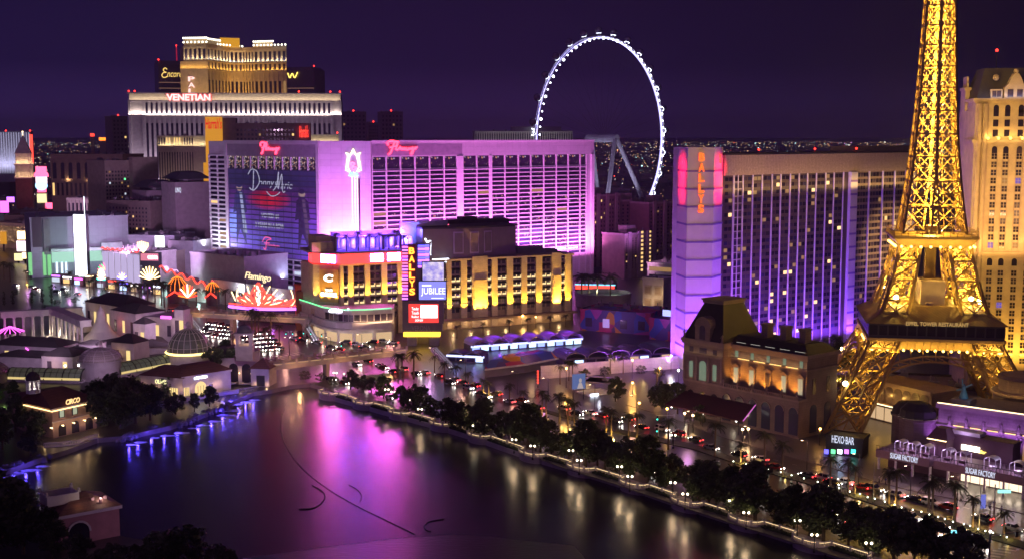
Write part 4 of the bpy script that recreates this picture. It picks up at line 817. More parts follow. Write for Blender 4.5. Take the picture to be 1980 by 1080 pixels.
def curved_podium():
 p0 = PD(580, 620, 556); t = thing('curved_podium', 'white curved two storey restaurant block with green lit roof edge at the road corner', 'restaurant', (p0.x, p0.y, 0))
 P = [PD(x, 620, Y) for x, Y in ((580, 556), (600, 545), (625, 531), (650, 524), (680, 522), (720, 524), (757, 528))]; L = [(p.x - p0.x, p.y - p0.y) for p in P]; back = [(L[-1][0], L[-1][1] + 14), (L[0][0] + 4, L[0][1] + 8)]
 inn = [(x + 0.6, y + 1.6) for x, y in L]; zz = lambda py: ZY(py, 524)
 m = MB(); m.prism(inn + back, 0, zz(600)); m.prism(L + back, zz(634), zz(622)); m.prism(L + back, zz(606), zz(600) + 0.3); m.prism([(x - 0.6, y - 1.5) for x, y in L] + back, zz(637), zz(634) - 0.01); t.name; m.build('wall', mat('pale_render', (0.5, 0.47, 0.48), 0.7), t)
 for i in range(2, 6):
  for k in range(3):
   a = Vector(inn[i]); c = Vector(inn[i + 1]); g = MB(); g.obox(a + (c - a) * (k / 3 + 0.03) + Vector((0, -0.12)), a + (c - a) * ((k + 1) / 3 - 0.03) + Vector((0, -0.12)), 0.2, zz(621), zz(608)); g.build('window', gl2 if k else gl1, t)
 for i in range(1, 6):
  a = Vector(inn[i]); c = Vector(inn[i + 1]); g = MB(); g.obox(a + (c - a) * 0.1 + Vector((0, -0.12)), a + (c - a) * 0.9 + Vector((0, -0.12)), 0.2, 0.3, zz(644)); g.build('shopfront', glow('shop_warm', (1.0, 0.66, 0.36), 0.7, 'NONE'), t)
 m = MB()
 for i in range(len(L) - 1): m.beam((*L[i], zz(600) + 0.6), (*L[i + 1], zz(600) + 0.6), 0.35)
 m.build('edge_light', n_green, t)
 g = MB(); g.text('Giada', L[3][0] - 3, zz(603), L[3][0] + 7, zz(595), L[3][1] - 0.5, 0.3, 0.3, off=0.02); g.build('script_sign', n_cool, t)
 for i in range(5): a = P[i + 1]; lamp((a.x, a.y - 2.4, 3.2), 260, (1, 0.8, 0.6), 0.3)
 for x, Y in ((620, 520), (700, 512)): a = PD(x, 640, Y); spot((a.x, a.y - 16, 9), (a.x, a.y + 6, 8), 3000, (0.85, 0.6, 1.0), 90)
 g = MB(); g.box(-2, 3, 2, 8, 0, zz(583)); g.build('stair_wall', mat('terracotta_render', (0.32, 0.12, 0.07), 0.8), t)
curved_podium()

# ============================================================ sign pylon at the corner
def pylon():
 b = Bld('sign_pylon', 'tall sign pylon with vertical orange letters, three video screens and yellow base light', 'sign', (777, 518), (862, 518), 560)
 gm = mat('pylon_grey', (0.16, 0.15, 0.18), 0.6)
 def bx(r, y0, y1, m_, name): u0, z0, u1, z1 = b.rect(*r); m = MB(); m.box(u0, u1, y0, y1, z0, z1); return b.part(name, m, m_)
 zb = b.rect(782, 642, 850, 650)[1]
 m = MB(); u = [b.uv(x, 650)[0] for x in (787, 806, 830, 849)]; b.part('base_panel_back', MB().box(u[0], u[3], 3.9, 3.98, 0, zb), gm)
 for a_ in (0, 2): m = MB(); m.box(u[a_], u[a_ + 1], 0, 3.89, 0, zb); b.part('base_pier', m, grey)
 bx((778, 625, 855, 641), 0.2, 4.2, gm, 'base_panel'); g = MB(); u0, z0, u1, z1 = b.rect(796, 629, 832, 638, 0.2); g.text('VERONA', u0, z0, u1, z1, 0.2, 0.1); b.part('dim_lettering', g, mat('dim_letter', (0.35, 0.33, 0.4), 0.6, 0))
 bx((780, 642, 851, 650), -0.4, 4.4, glow('base_yellow', (1.0, 0.55, 0.05), 2.6), 'base_light')
 bx((778, 582, 858, 625), 0.3, 4, gm, 'screen_housing'); s = bx((790, 587, 848, 623), 0, 0.3, glow('screen_red', (1.0, 0.06, 0.05), 1.25), 'lower_screen')
 g = MB(); u0, z0, u1, z1 = b.rect(813, 589, 846, 614, -0.02); g.box(u0, u1, -0.1, -0.02, z0, z1); b.part('white_field', g, glow('screen_white', (1, 1, 1), 1.8), s)
 g = MB()
 for i, w_ in enumerate(('Tender', 'Touch', 'Ruling')):
  q = b.rect(796, 593 + i * 8, 810, 599 + i * 8, -0.05); g.text(w_, q[0], q[1], q[2], q[3], -0.05, 0.04, off=0.02)
 q = b.rect(803, 616, 818, 621, -0.05); g.text('SHOW NOW', q[0], q[1], q[2], q[3], -0.05, 0.04, off=0.02); q = b.rect(836, 592, 844, 601, -0.12); g.stroke([(0, 0), (0.4, 0.5), (1, 1)], q, -0.14, 0.12); b.part('screen_lettering', g, M['screen_white'], s)
 bx((789, 473, 804, 581), 0.2, 3.6, mat('plum_panel', (0.16, 0.03, 0.08), 0.5), 'letter_board'); q = b.rect(791, 477, 802, 571, 0.2); g = MB(); g.text('BALLYS', q[0], q[1], q[2], q[3], 0.2, 0.4, vertical=True, off=0.03); b.part('vertical_letters', g, glow('letters_orange', (1.0, 0.32, 0.03), 4.0))
 bx((777, 474, 789, 582), 0.6, 3, dark, 'light_ladder')
 for i in range(17):
  q = b.rect(777.5, 476 + i * 6.2, 788.5, 479.4 + i * 6.2, 0.4); g = MB(); g.box(q[0], q[2], 0.3, 0.6, q[1], q[3]); b.part('light_bar', g, [n_mag, n_violet, n_pink][i % 3])
 bx((804, 470, 822, 582), 1.0, 3.2, gm, 'mast')
 for i in range(8):
  q = b.rect(808, 474 + i * 5.6, 829, 478 + i * 5.6, 0.4); g = MB(); g.box(q[0], q[2], 0.6, 3.0, q[1], q[3]); b.part('light_bar', g, [n_blue, n_violet][i % 2])
 for r, nm in (((817, 507, 858, 542), 'upper_screen'), ((810, 544, 862, 579), 'middle_screen')):
  q = b.rect(*r); g = MB(); g.box(q[0] - 0.4, q[2] + 0.4, 0.4, 2, q[1] - 0.4, q[3] + 0.4); b.part('screen_case', g, dark)
 sc = mat('screen_picture', (0.02, 0.02, 0.02), 0.4, 0, emit=(1, 1, 1), es=1.0); tt = sc.node_tree; bb = tt.nodes['Principled BSDF']; n = tt.nodes.new('ShaderNodeTexNoise'); n.inputs['Scale'].default_value = 0.35; n.inputs['Detail'].default_value = 3; tcn = tt.nodes.new('ShaderNodeTexCoord'); rp = tt.nodes.new('ShaderNodeValToRGB'); rp.color_ramp.elements[0].position = 0.35; rp.color_ramp.elements[0].color = (0.28, 0.22, 0.85, 1); rp.color_ramp.elements[1].position = 0.65; rp.color_ramp.elements[1].color = (1, 0.85, 1, 1)
 tt.links.new(tcn.outputs['Object'], n.inputs[0]); tt.links.new(n.outputs[0], rp.inputs[0]); tt.links.new(rp.outputs[0], bb.inputs['Emission Color'])
 bx((817, 507, 858, 542), 0.1, 0.4, sc, 'upper_screen'); s = bx((810, 544, 862, 579), 0.1, 0.4, glow('screen_lavender', (0.30, 0.30, 0.95), 1.1), 'middle_screen')
 q = b.rect(814, 556, 861, 572, 0.05); g = MB(); g.text('JUBILEE', q[0], q[1], q[2], q[3], 0.08, 0.1, off=0.01); q = b.rect(816, 550, 834, 553, 0.05); g.box(q[0], q[2], 0, 0.08, q[1], q[3]); q = b.rect(834, 575, 858, 576.5, 0.05); g.box(q[0], q[2], 0, 0.08, q[1], q[3]); b.part('screen_lettering', g, glow('screen_letter', (0.95, 0.95, 1), 1.6), s)
pylon()

# ============================================================ dark slab hotel with violet pillars
def slab_hotel():
 b = Bld('violet_hotel', 'tall slab hotel with violet lit pillars, dark glass and a red vertical sign', 'hotel', (1399, 470), (1772, 549), 300)
 zt = b.uv(1420, 300)[1]; za = b.uv(1500, 337)[1]; wall = mat('dark_brown_panel', (0.06, 0.04, 0.045), 0.5, 0.1); pm = mat('pale_pillar', (0.55, 0.52, 0.56), 0.7, 0.08)
 att = mat('ribbed_attic_panel', (0.42, 0.33, 0.25), 0.6, 0.3, 1.5, brick=(0.9, 9, 0.12))
 m = MB(); m.box(0, b.w, 0.5, 20, 0, zt - 0.5); b.part('wall', m, wall)
 m = MB(); m.box(0, b.w, -0.6, 0.5, za, zt); b.part('attic', m, att); m = MB(); m.box(-0.3, b.w + 0.3, -0.9, 20.3, zt, zt + 0.7); b.part('coping', m, dark)
 ed = [1399, 1417, 1435, 1454, 1472, 1491, 1508, 1526, 1543, 1559, 1576, 1594, 1610, 1628]; U = [b.uv(x, 480)[0] for x in ed]; nz = 24; zb = 8; dz = (za - zb) / nz
 m = MB()
 for k, u in enumerate(U[1:]): m.box(u - 0.2, u + 0.2, 0.05, 0.5, 0, za - 0.01)
 a, c = b.uv(1638, 480)[0], b.uv(1651, 480)[0]; m.box(a, c, -0.9, 0.5, 0, za - 0.01); b.part('pillars', m, pm)
 m = MB()
 for j in range(0, nz, 2): m.box(a - 0.1, c + 0.1, -0.96, -0.905, zb + j * dz * 1.02, zb + j * dz * 1.02 + 0.9)
 b.part('pillar_bands', m, mat('violet_band', (0.22, 0.14, 0.42), 0.6))
 rects = []
 for p, q in zip(U[:-1], U[1:]):
  for j in range(nz):
   z0 = zb + j * dz
   for k in range(2): w_ = (q - p - 0.8) / 2; u = p + 0.4 + k * w_; rects.append((u + 0.22, u + w_ - 0.22, z0 + 0.55, z0 + dz - 0.75))
 rr = random.Random(11); rects.sort(key=lambda r_: (-r_[2])); rr.shuffle(rects)
 b.windows(rects, [gl1, gl2, gl3, litd, glow('room_lamp', (1.0, 0.66, 0.28), 1.7, 'NONE')], [46, 32, 14, 5, 5], y=0.45, rng=rr)
 # white lattice column of stair windows
 m = MB(); p, q = U[1], U[2]
 for j in range(nz): z0 = zb + j * dz; m.box(p + 0.3, q - 0.3, 0.2, 0.5, z0, z0 + 0.2)
 m.box((p + q) / 2 - 0.12, (p + q) / 2 + 0.12, 0.15, 0.5, zb, za); m.box(p + 0.35, p + 0.6, 0.15, 0.5, zb, za); b.part('stair_grille', m, pm)
 # right part with fine grids
 ed2 = [1653, 1676, 1702, 1725, 1746]; V = [b.uv(x, 480)[0] for x in ed2]; fine = []; m = MB()
 for p, q in zip(V[:-1], V[1:]):
  m.box(q - 0.3, q + 0.3, -0.5, 0.5, 0, za - 0.01)
  for j in range(nz):
   z0 = zb + j * dz
   for k in range(4): w_ = (q - p - 0.8) / 4; u = p + 0.5 + k * w_; fine.append((u + 0.15, u + w_ - 0.15, z0 + 0.5, z0 + dz - 0.5))
 b.part('right_pillars', m, pm); m = MB(); m.box(V[0], V[-1], 0.1, 0.5, 0, za); b.part('right_wall', m, mat('brown_grille_wall', (0.22, 0.16, 0.13), 0.6))
 b.windows(fine, GLS, [50, 36, 12, 1, 0.6], y=0.08, name='window')
 m = MB(); u0 = b.uv(1750, 400)[0]; m.box(u0, b.w, -0.4, 0.5, 0, za - 0.01); b.part('end_pier', m, pm)
 m = MB(); u0, _, u1, z1 = b.rect(1650, 285, 1772, 296, 6); m.box(u0, u1, 6, 18, zt + 0.7, z1 + 0.6); b.part('plant_room', m, brown)
 # lift tower with facets, bands and letters
 def L2(px, Y): p = PD(px, 300, Y); v = Vector((p.x, p.y)) - b.A; return (v.dot(b.d), v.dot(b.n))
 pa, pb, pc, pd = L2(1311, 474), L2(1330, 461), L2(1381, 462), L2(1399, 471); zT = b.uv(1360, 293)[1] + 1.5; cw = mat('pale_lift_tower', (0.58, 0.54, 0.58), 0.7, 0.06)
 m = MB(); m.prism([pa, pb, pc, pd, (pd[0], 16), (pa[0], 16)], 0, zT); b.part('lift_tower', m, cw)
 vb = mat('violet_groove', (0.20, 0.13, 0.40), 0.6); m = MB()
 for p, q in ((pa, pb), (pb, pc), (pc, pd)):
  p, q = Vector(p), Vector(q); nn = Vector(((q - p).y, -(q - p).x)).normalized() * 0.08
  for k in range(11): z = 8.5 + k * 6.6; m.obox(p + nn, q + nn, 0.14, z, z + 0.75)
 b.part('groove_bands', m, vb)
 f = Bld.__new__(Bld); f.A = b.A + b.d * pb[0] + b.n * pb[1]; f.B = b.A + b.d * pc[0] + b.n * pc[1]; f.d = (f.B - f.A).normalized(); f.n = Vector((-f.d.y, f.d.x)); f.w = (f.B - f.A).length; f.rz = math.atan2(f.d.y, f.d.x)
 f.root = put('sign_front', None, b.root, (pb[0], pb[1], 0), f.rz - b.rz); q = f.rect(1350, 294, 1361.5, 414); g = MB(); g.text('BALLYS', q[0], q[1], q[2], q[3], -0.1, 0.5, vertical=True, off=0.035); f.part('vertical_letters', g, glow('letters_red_orange', (1.0, 0.14, 0.02), 1.7))
 g = MB(); u0, z0, u1, z1 = b.rect(1385, 299, 1394, 316, -1); g.stroke([(0.2, 0), (0.2, 1), (0.8, 0.8), (0.2, 0.55), (0.9, 0.3), (0.2, 0)], (u0, z0, u1, z1), -1, 0.25); g.stroke([(0.95, 0), (0.95, 1)], (u0, z0, u1, z1), -1, 0.2, sm=0); b.part('red_logo', g, n_red)
 # violet up-lights and red top lights
 W3 = lambda p, z: b.world(p[0], p[1], z)
 for p, q, k in ((pa, pb, 0.7), (pb, pc, 1.0), (pc, pd, 0.7)):
  a_, c_ = Vector(p), Vector(q); nn = Vector(((c_ - a_).y, -(c_ - a_).x)).normalized()
  strip(W3(a_ + nn * 5, 3), W3(c_ + nn * 5, 3), W3((a_ + c_) / 2, 42) - W3((a_ + c_) / 2 + nn * 5, 3), 12000 * k, (0.26, 0.06, 1.0), 0.8, spread=150); strip(W3(a_ + nn * 26, 2), W3(c_ + nn * 26, 2), W3((a_ + c_) / 2, 58) - W3((a_ + c_) / 2 + nn * 26, 2), 22000 * k, (0.40, 0.07, 1.0), 0.8)
 for p, q in ((pa, pb), (pc, pd)):
  a_, c_ = Vector(p), Vector(q); nn = Vector(((c_ - a_).y, -(c_ - a_).x)).normalized(); mid = (a_ + c_) / 2
  [spot(W3(mid + nn * 8, zz_), W3(mid, zz_), pw_, (1.0, 0.012, 0.05), 92, 0.9, 0.2) for zz_, pw_ in ((zT - 8, 16000), (zT - 16, 11000))]
 p0, p1 = b.world(2, -4.5, 5), b.world(V[0], -4.5, 5); strip(p0, p1, b.world(20, 0, 40) - b.world(20, -4.5, 5), 44000, (0.22, 0.05, 1.0), 0.8)
 strip(b.world(2, -24, 3), b.world(V[0], -24, 3), b.world(20, 0, 62) - b.world(20, -24, 3), 20000, (0.40, 0.15, 1.0), 0.8)
 strip(b.world(1, -3.5, za - 6), b.world(b.w, -3.5, za - 6), (b.n.x * 0.6, b.n.y * 0.6, 1), 6500, (1.0, 0.60, 0.18), 0.3); spot(b.world(b.w * 0.9, -40, 45), b.world(b.w * 0.86, 0, 40), 120000, (1.0, 0.6, 0.2), 60)  # end spot added to stand for the lattice tower's gold light
 for u in (1, 25, 60, 88): m = MB(); m.tube((u, 4, zt + 0.7), (u, 4, zt + 1.6), 0.1); m.ball((u, 4, zt + 1.9), 0.45, 6, 1); b.part('beacon', m, [dark, beacon])
slab_hotel()

# ============================================================ lattice tower
iron = mat('bronze_painted_iron', (0.36, 0.24, 0.09), 0.45, 0.2, 0.8, metal=0.3)
def lattice_tower():
 cx_, cy_ = 131.4, 388.4; t = thing('lattice_tower', 'golden lit iron lattice tower with a restaurant deck and a higher viewing deck', 'tower', (cx_, cy_, 0), rad(-11)); amb = (1.0, 0.60, 0.09)
 prof = [(0, 33, 10.5), (8, 28.2, 10), (16, 24, 9.4), (24, 19.8, 8.8), (32, 16.4, 8), (40, 13.6, 7.2), (47, 11.8, 6.6), (55, 10.3, 6.2), (58, 9.7, 6.1)]
 def at(z):
  for (z0, w0, l0), (z1, w1, l1) in zip(prof[:-1], prof[1:]):
   if z <= z1: k = (z - z0) / (z1 - z0); return w0 + (w1 - w0) * k, l0 + (l1 - l0) * k
  return prof[-1][1:]
 st = [0, 8, 16, 24, 31.5, 38, 44, 50, 55.5]
 for sx in (-1, 1):
  for sy in (-1, 1):
   m = MB()
   def crn(z):
    w_, l_ = at(z); return [Vector((sx * (w_ - a * l_), sy * (w_ - c * l_), z)) for a, c in ((0, 0), (1, 0), (1, 1), (0, 1))]
   for z0, z1 in zip(st[:-1], st[1:]):
    A_, B_ = crn(z0), crn(z1)
    for i in range(4):
     j = (i + 1) % 4; m.beam(A_[i], B_[i], 0.85); m.beam(B_[i], B_[j], 0.55); m.beam(A_[i], B_[j], 0.42); m.beam(A_[j], B_[i], 0.42)
     k0, k1 = (A_[i] + B_[i]) / 2, (A_[j] + B_[j]) / 2; m.beam(k0, k1, 0.22); mid = (A_[i] + A_[j] + B_[i] + B_[j]) / 4; m.beam(mid, (A_[i] + A_[j]) / 2, 0.22); m.beam(mid, (B_[i] + B_[j]) / 2, 0.22)
     for q in (k0, k1): m.beam(q, (A_[i] + A_[j]) / 2, 0.18); m.beam(q, (B_[i] + B_[j]) / 2, 0.18)
   m.build('leg', iron, t)
 # upper shaft: two panels a side
 m = MB(); P2 = [(58, 9.4), (66, 8.3), (74, 7.3), (81.5, 6.6), (88.5, 6.05), (95.5, 5.55), (102.5, 5.2), (109, 4.9), (115.5, 4.65), (121.5, 4.4), (127.5, 4.15), (133.5, 3.9), (140, 3.6), (150, 3.1), (160, 2.5)]
 for (z0, w0), (z1, w1) in zip(P2[:-1], P2[1:]):
  for f_ in range(4):
   ca, sa = math.cos(f_ * PI / 2), math.sin(f_ * PI / 2); rt = lambda x, y, z: Vector((x * ca - y * sa, x * sa + y * ca, z))
   for (x0, x1) in ((-1, 0), (0, 1)):
    g0, g1 = (0.12 if z0 < 74 else 0.03), (0.08 if z1 < 74 else 0.03); a0, a1 = (x0 or -g0), (x1 or g0); b0, b1 = (x0 or -g1), (x1 or g1)
    if x0 == 0: a0, b0 = g0, g1
    if x1 == 0: a1, b1 = -g0, -g1
    A0, A1, B0, B1 = rt(a0 * w0, -w0, z0), rt(a1 * w0, -w0, z0), rt(b0 * w1, -w1, z1), rt(b1 * w1, -w1, z1)
    m.beam(A0, B0, 0.55); m.beam(A1, B1, 0.55); m.beam(B0, B1, 0.42); m.beam(A0, B1, 0.34); m.beam(A1, B0, 0.34); c = (A0 + A1 + B0 + B1) / 4; m.beam((A0 + B0) / 2, (A1 + B1) / 2, 0.2); m.beam((A0 + A1) / 2, (B0 + B1) / 2, 0.2)
    s_ = 0.5; m.beam(c + Vector((0, 0, -s_ * 0.6)), c + Vector((0, 0, s_ * 0.6)), s_ * 1.1)
    for (k0, k1, k2) in ((A0, B0, A1), (A1, B1, A0), (B0, A0, B1), (B1, A1, B0)): m.beam((k0 + k1) / 2, (k0 + k2) / 2, 0.16)
   q = rt(0, -w1, z1); m.beam(q + Vector((0, 0, -0.7)), q + Vector((0, 0, 0.7)), 1.2)
 m.build('upper_shaft', iron, t)
 m = MB(); m.box(-1.6, 1.6, -1.6, 1.6, 36, 60); m.build('lift_core', mat('brown_core', (0.2, 0.14, 0.08), 0.7), t)
 m = MB()
 for z0, w0 in P2[1:-1]: m.box(-w0 * 0.55, w0 * 0.55, -w0 * 0.55, w0 * 0.55, z0 - 0.12, z0 + 0.12)
 m.build('shaft_platforms', iron, t)
 # restaurant deck
 h = 19.6; dkm = mat('dark_deck_steel', (0.06, 0.045, 0.06), 0.5); fr = lambda a, c=None: [(-a, -a), (a, -a), (a, a), (-a, a)]
 d = MB(); d.box(-h, h, -h, h, 27.2, 31.6); deck = d.build('restaurant_deck', dkm, t)
 g = MB(); g.frustum(fr(h + 0.9), 31.62, fr(12.5), 36.2); g.build('deck_roof', mat('copper_roof', (0.22, 0.14, 0.06), 0.6, 0.15, brick=(1.2, 40, 0.08)), t)
 g = MB(); g.frustum(fr(h - 1.6), 23.6, fr(h - 0.1), 26.4); g.box(-h - 0.5, h + 0.5, -h - 0.5, h + 0.5, 26.41, 27.19); g.build('deck_cornice', mat('gilt_stone', (0.45, 0.30, 0.12), 0.6), t)
 for f_ in range(4):
  ca, sa = math.cos(f_ * PI / 2), math.sin(f_ * PI / 2); rt = lambda x, y: (x * ca - y * sa, x * sa + y * ca)
  for k in range(14):
   u = -h + 1.4 + (2 * h - 2.8) * k / 13; g = MB(); a = rt(u - 1.15, -h - 0.08); c = rt(u + 1.15, -h - 0.08); g.obox(a, c, 0.12, 28.1, 31.0); g.build('window', gl1, deck)
 g = MB(); u = 9.0; g.text('EIFFEL TOWER RESTAURANT', -u, 31.3, u, 32.5, -h - 1.0, 0.15, off=0.02); g.build('gilt_lettering', glow('gilt_letter', (1.0, 0.6, 0.2), 0.5, 'NONE'), deck)
 bm = MB(); bm.ball((0, 0, 0), 0.42, 8); bmesh_ = bm.mesh('bulb', glow('amber_bulb', (1.0, 0.6, 0.12), 7, 'NONE')); n_b = 0
 for f_ in (0, 3, 1):
  ca, sa = math.cos(f_ * PI / 2), math.sin(f_ * PI / 2)
  for k in range(17): u = -h + 1.2 + (2 * h - 2.4) * k / 16; x, y = u, -(h - 0.6); put('bulb', bmesh_, t, (x * ca - y * sa, x * sa + y * ca, 23.5))
  for k in range(18):
   u = -h + 0.6 + (2 * h - 1.2) * k / 17; a = (u * ca - (-(h - 0.9)) * sa, u * sa + (-(h - 0.9)) * ca); g = MB(); x, y = u, -(h - 0.85); g.beam((x * ca - y * sa, x * sa + y * ca, 23.7), ((u * ca + (h + 0.35) * sa), (u * sa - (h + 0.35) * ca), 26.4), 0.35); g.build('bracket', M['gilt_stone'], t)
 rot = lambda x, y, z: Vector((cx_ + x * math.cos(rad(-11)) - y * math.sin(rad(-11)), cy_ + x * math.sin(rad(-11)) + y * math.cos(rad(-11)), z))
 for f_ in (0, 3):
  ca, sa = math.cos(f_ * PI / 2), math.sin(f_ * PI / 2); rt = lambda x, y: (x * ca - y * sa, x * sa + y * ca)
  a, c = rt(-h, -h - 1.2), rt(h, -h - 1.2); i_ = rt(0, 1); strip(rot(*a, 23.0), rot(*c, 23.0), rot(*i_, 1.6) - rot(0, 0, 0), 1500, amb, 0.3)
  # viewing deck wash, arch
  m = MB(); n = 18; pts = []
  for k in range(n + 1):
   q = PI * k / n; pts.append((21 * math.cos(q), 6 + 14.5 * math.sin(q)))
  dl = lambda z: -(at(z)[0] - 0.6)
  for k in range(n):
   for o in (0, 1.7):
    x0, z0 = pts[k]; x1, z1 = pts[k + 1]; p = rt(x0 * (1 + o * 0.035), dl(z0)); q = rt(x1 * (1 + o * 0.035), dl(z1)); m.beam((*p, z0 + o), (*q, z1 + o), 0.5)
   x0, z0 = pts[k]; p = rt(x0, dl(z0)); q = rt(pts[k + 1][0] * 1.06, dl(z0)); m.beam((*p, z0), (*q, pts[k + 1][1] + 1.7), 0.3); q2 = rt(x0 * 1.06, dl(z0)); m.beam((*p, z0), (*q2, z0 + 1.7), 0.3)
   if 4 < k < 14: m.beam((*p, z0 + 1.7), (*rt(x0, dl(24)), 23.5), 0.28)
  m.build('arch', iron, t)
 g = MB(); g.frustum(fr(10.2), 54.0, fr(12.2), 56.6); g.box(-12.6, 12.6, -12.6, 12.6, 56.61, 57.3)
 for f_ in range(4):
  ca, sa = math.cos(f_ * PI / 2), math.sin(f_ * PI / 2); rt = lambda x, y: (x * ca - y * sa, x * sa + y * ca)
  for k in range(13): u = -12.2 + 24.4 * k / 12; p = rt(u, -12.3); g.beam((*p, 57.3), (*p, 59.0), 0.14)
  g.beam((*rt(-12.3, -12.3), 59.0), (*rt(12.3, -12.3), 59.0), 0.2); g.beam((*rt(-12.3, -12.3), 58.2), (*rt(12.3, -12.3), 58.2), 0.12)
 g.build('viewing_deck', mat('gilt_iron', (0.36, 0.24, 0.1), 0.5), t)
 for f_ in (0, 3, 1):
  ca, sa = math.cos(f_ * PI / 2), math.sin(f_ * PI / 2)
  for k in range(8): u = -10 + 20 * k / 7; x, y = u, -11.6; put('bulb', bmesh_, t, (x * ca - y * sa, x * sa + y * ca, 54.2))
 strip(rot(-12, -13.6, 53), rot(12, -13.6, 53), rot(0, 1, 1.5) - rot(0, 0, 0), 1400, amb, 0.3)
 g = MB(); g.box(-3.6, 3.6, -9.5, 3, 35.5, 43.5); g.box(-2, 0, -11, -9.5, 34, 37); g.build('roof_house', mat('mauve_box', (0.36, 0.29, 0.27), 0.75), t)
 # lamps within the ironwork
 for sx in (-1, 1):
  for sy in (-1, 1):
   for z, pw in ((3, 1500), (11, 1500), (19, 1300), (37.6, 3000), (41, 3000), (47, 2600), (52.5, 2600)):
    w_, l_ = at(z); k = w_ - l_ / 2; spot(rot(sx * k, sy * k, z), rot(sx * k * 0.9, sy * k * 0.9, z + 6), pw * 12, amb, 112, 0.4, 0.35) if z < 30 else lamp(rot(sx * k, sy * k, z), pw * (1.7 if sy < 0 else 2.6), amb, 0.35)
 for (z0, w0), (z1, w1) in zip(P2[:-1], P2[1:]): lamp(rot(0, 0, (z0 + z1) / 2), 1500 * (w0 + w1) + 900, amb, 0.35)
 fm = MB(); fm.ball((0, 0, 0), 0.8, 8); fl = fm.mesh('flood_bulb', glow('hot_amber', (1.0, 0.78, 0.35), 22, 'NONE'))
 for x, y, z in ((-11, -11, 38.5), (11, -11, 38.5), (13.3, -12, 38), (-12, 9, 39), (-26.5, -26.5, 14), (-24, 24, 16)): put('flood_bulb', fl, t, (x, y, z))
 for x in (-8, 8): spot(rot(x, -h - 2, 33), rot(x * 0.6, -10, 50), 7000, amb, 80)
lattice_tower()
# ============================================================ opera-house like building with mansard pavilion
oston = mat('opera_stone', (0.20, 0.145, 0.135), 0.8, brick=(1.6, 0.7, 0.03, 0.5)); ozinc = mat('dark_zinc', (0.03, 0.025, 0.027), 0.7, 0.2)
def statue(b, u, y, z, h=2.2, name='statue'):
 m = MB(); m.box(u - 0.4, u + 0.4, y - 0.4, y + 0.4, z, z + 0.5); m.lathe([(0.32, 0.5), (0.36, 0.5 + h * 0.25), (0.26, 0.5 + h * 0.5), (0.38, 0.5 + h * 0.7), (0.30, 0.5 + h * 0.8), (0.1, 0.5 + h * 0.85)], 8, (u, y, z)); m.ball((u, y, z + 0.5 + h * 0.93), 0.17, 8); m.beam((u - 0.36, y, z + 0.5 + h * 0.76), (u - 0.5, y - 0.2, z + 0.5 + h * 0.42), 0.16); m.beam((u + 0.36, y, z + 0.5 + h * 0.76), (u + 0.3, y - 0.4, z + 0.5 + h * 0.5), 0.16); return b.part(name, m, oston)
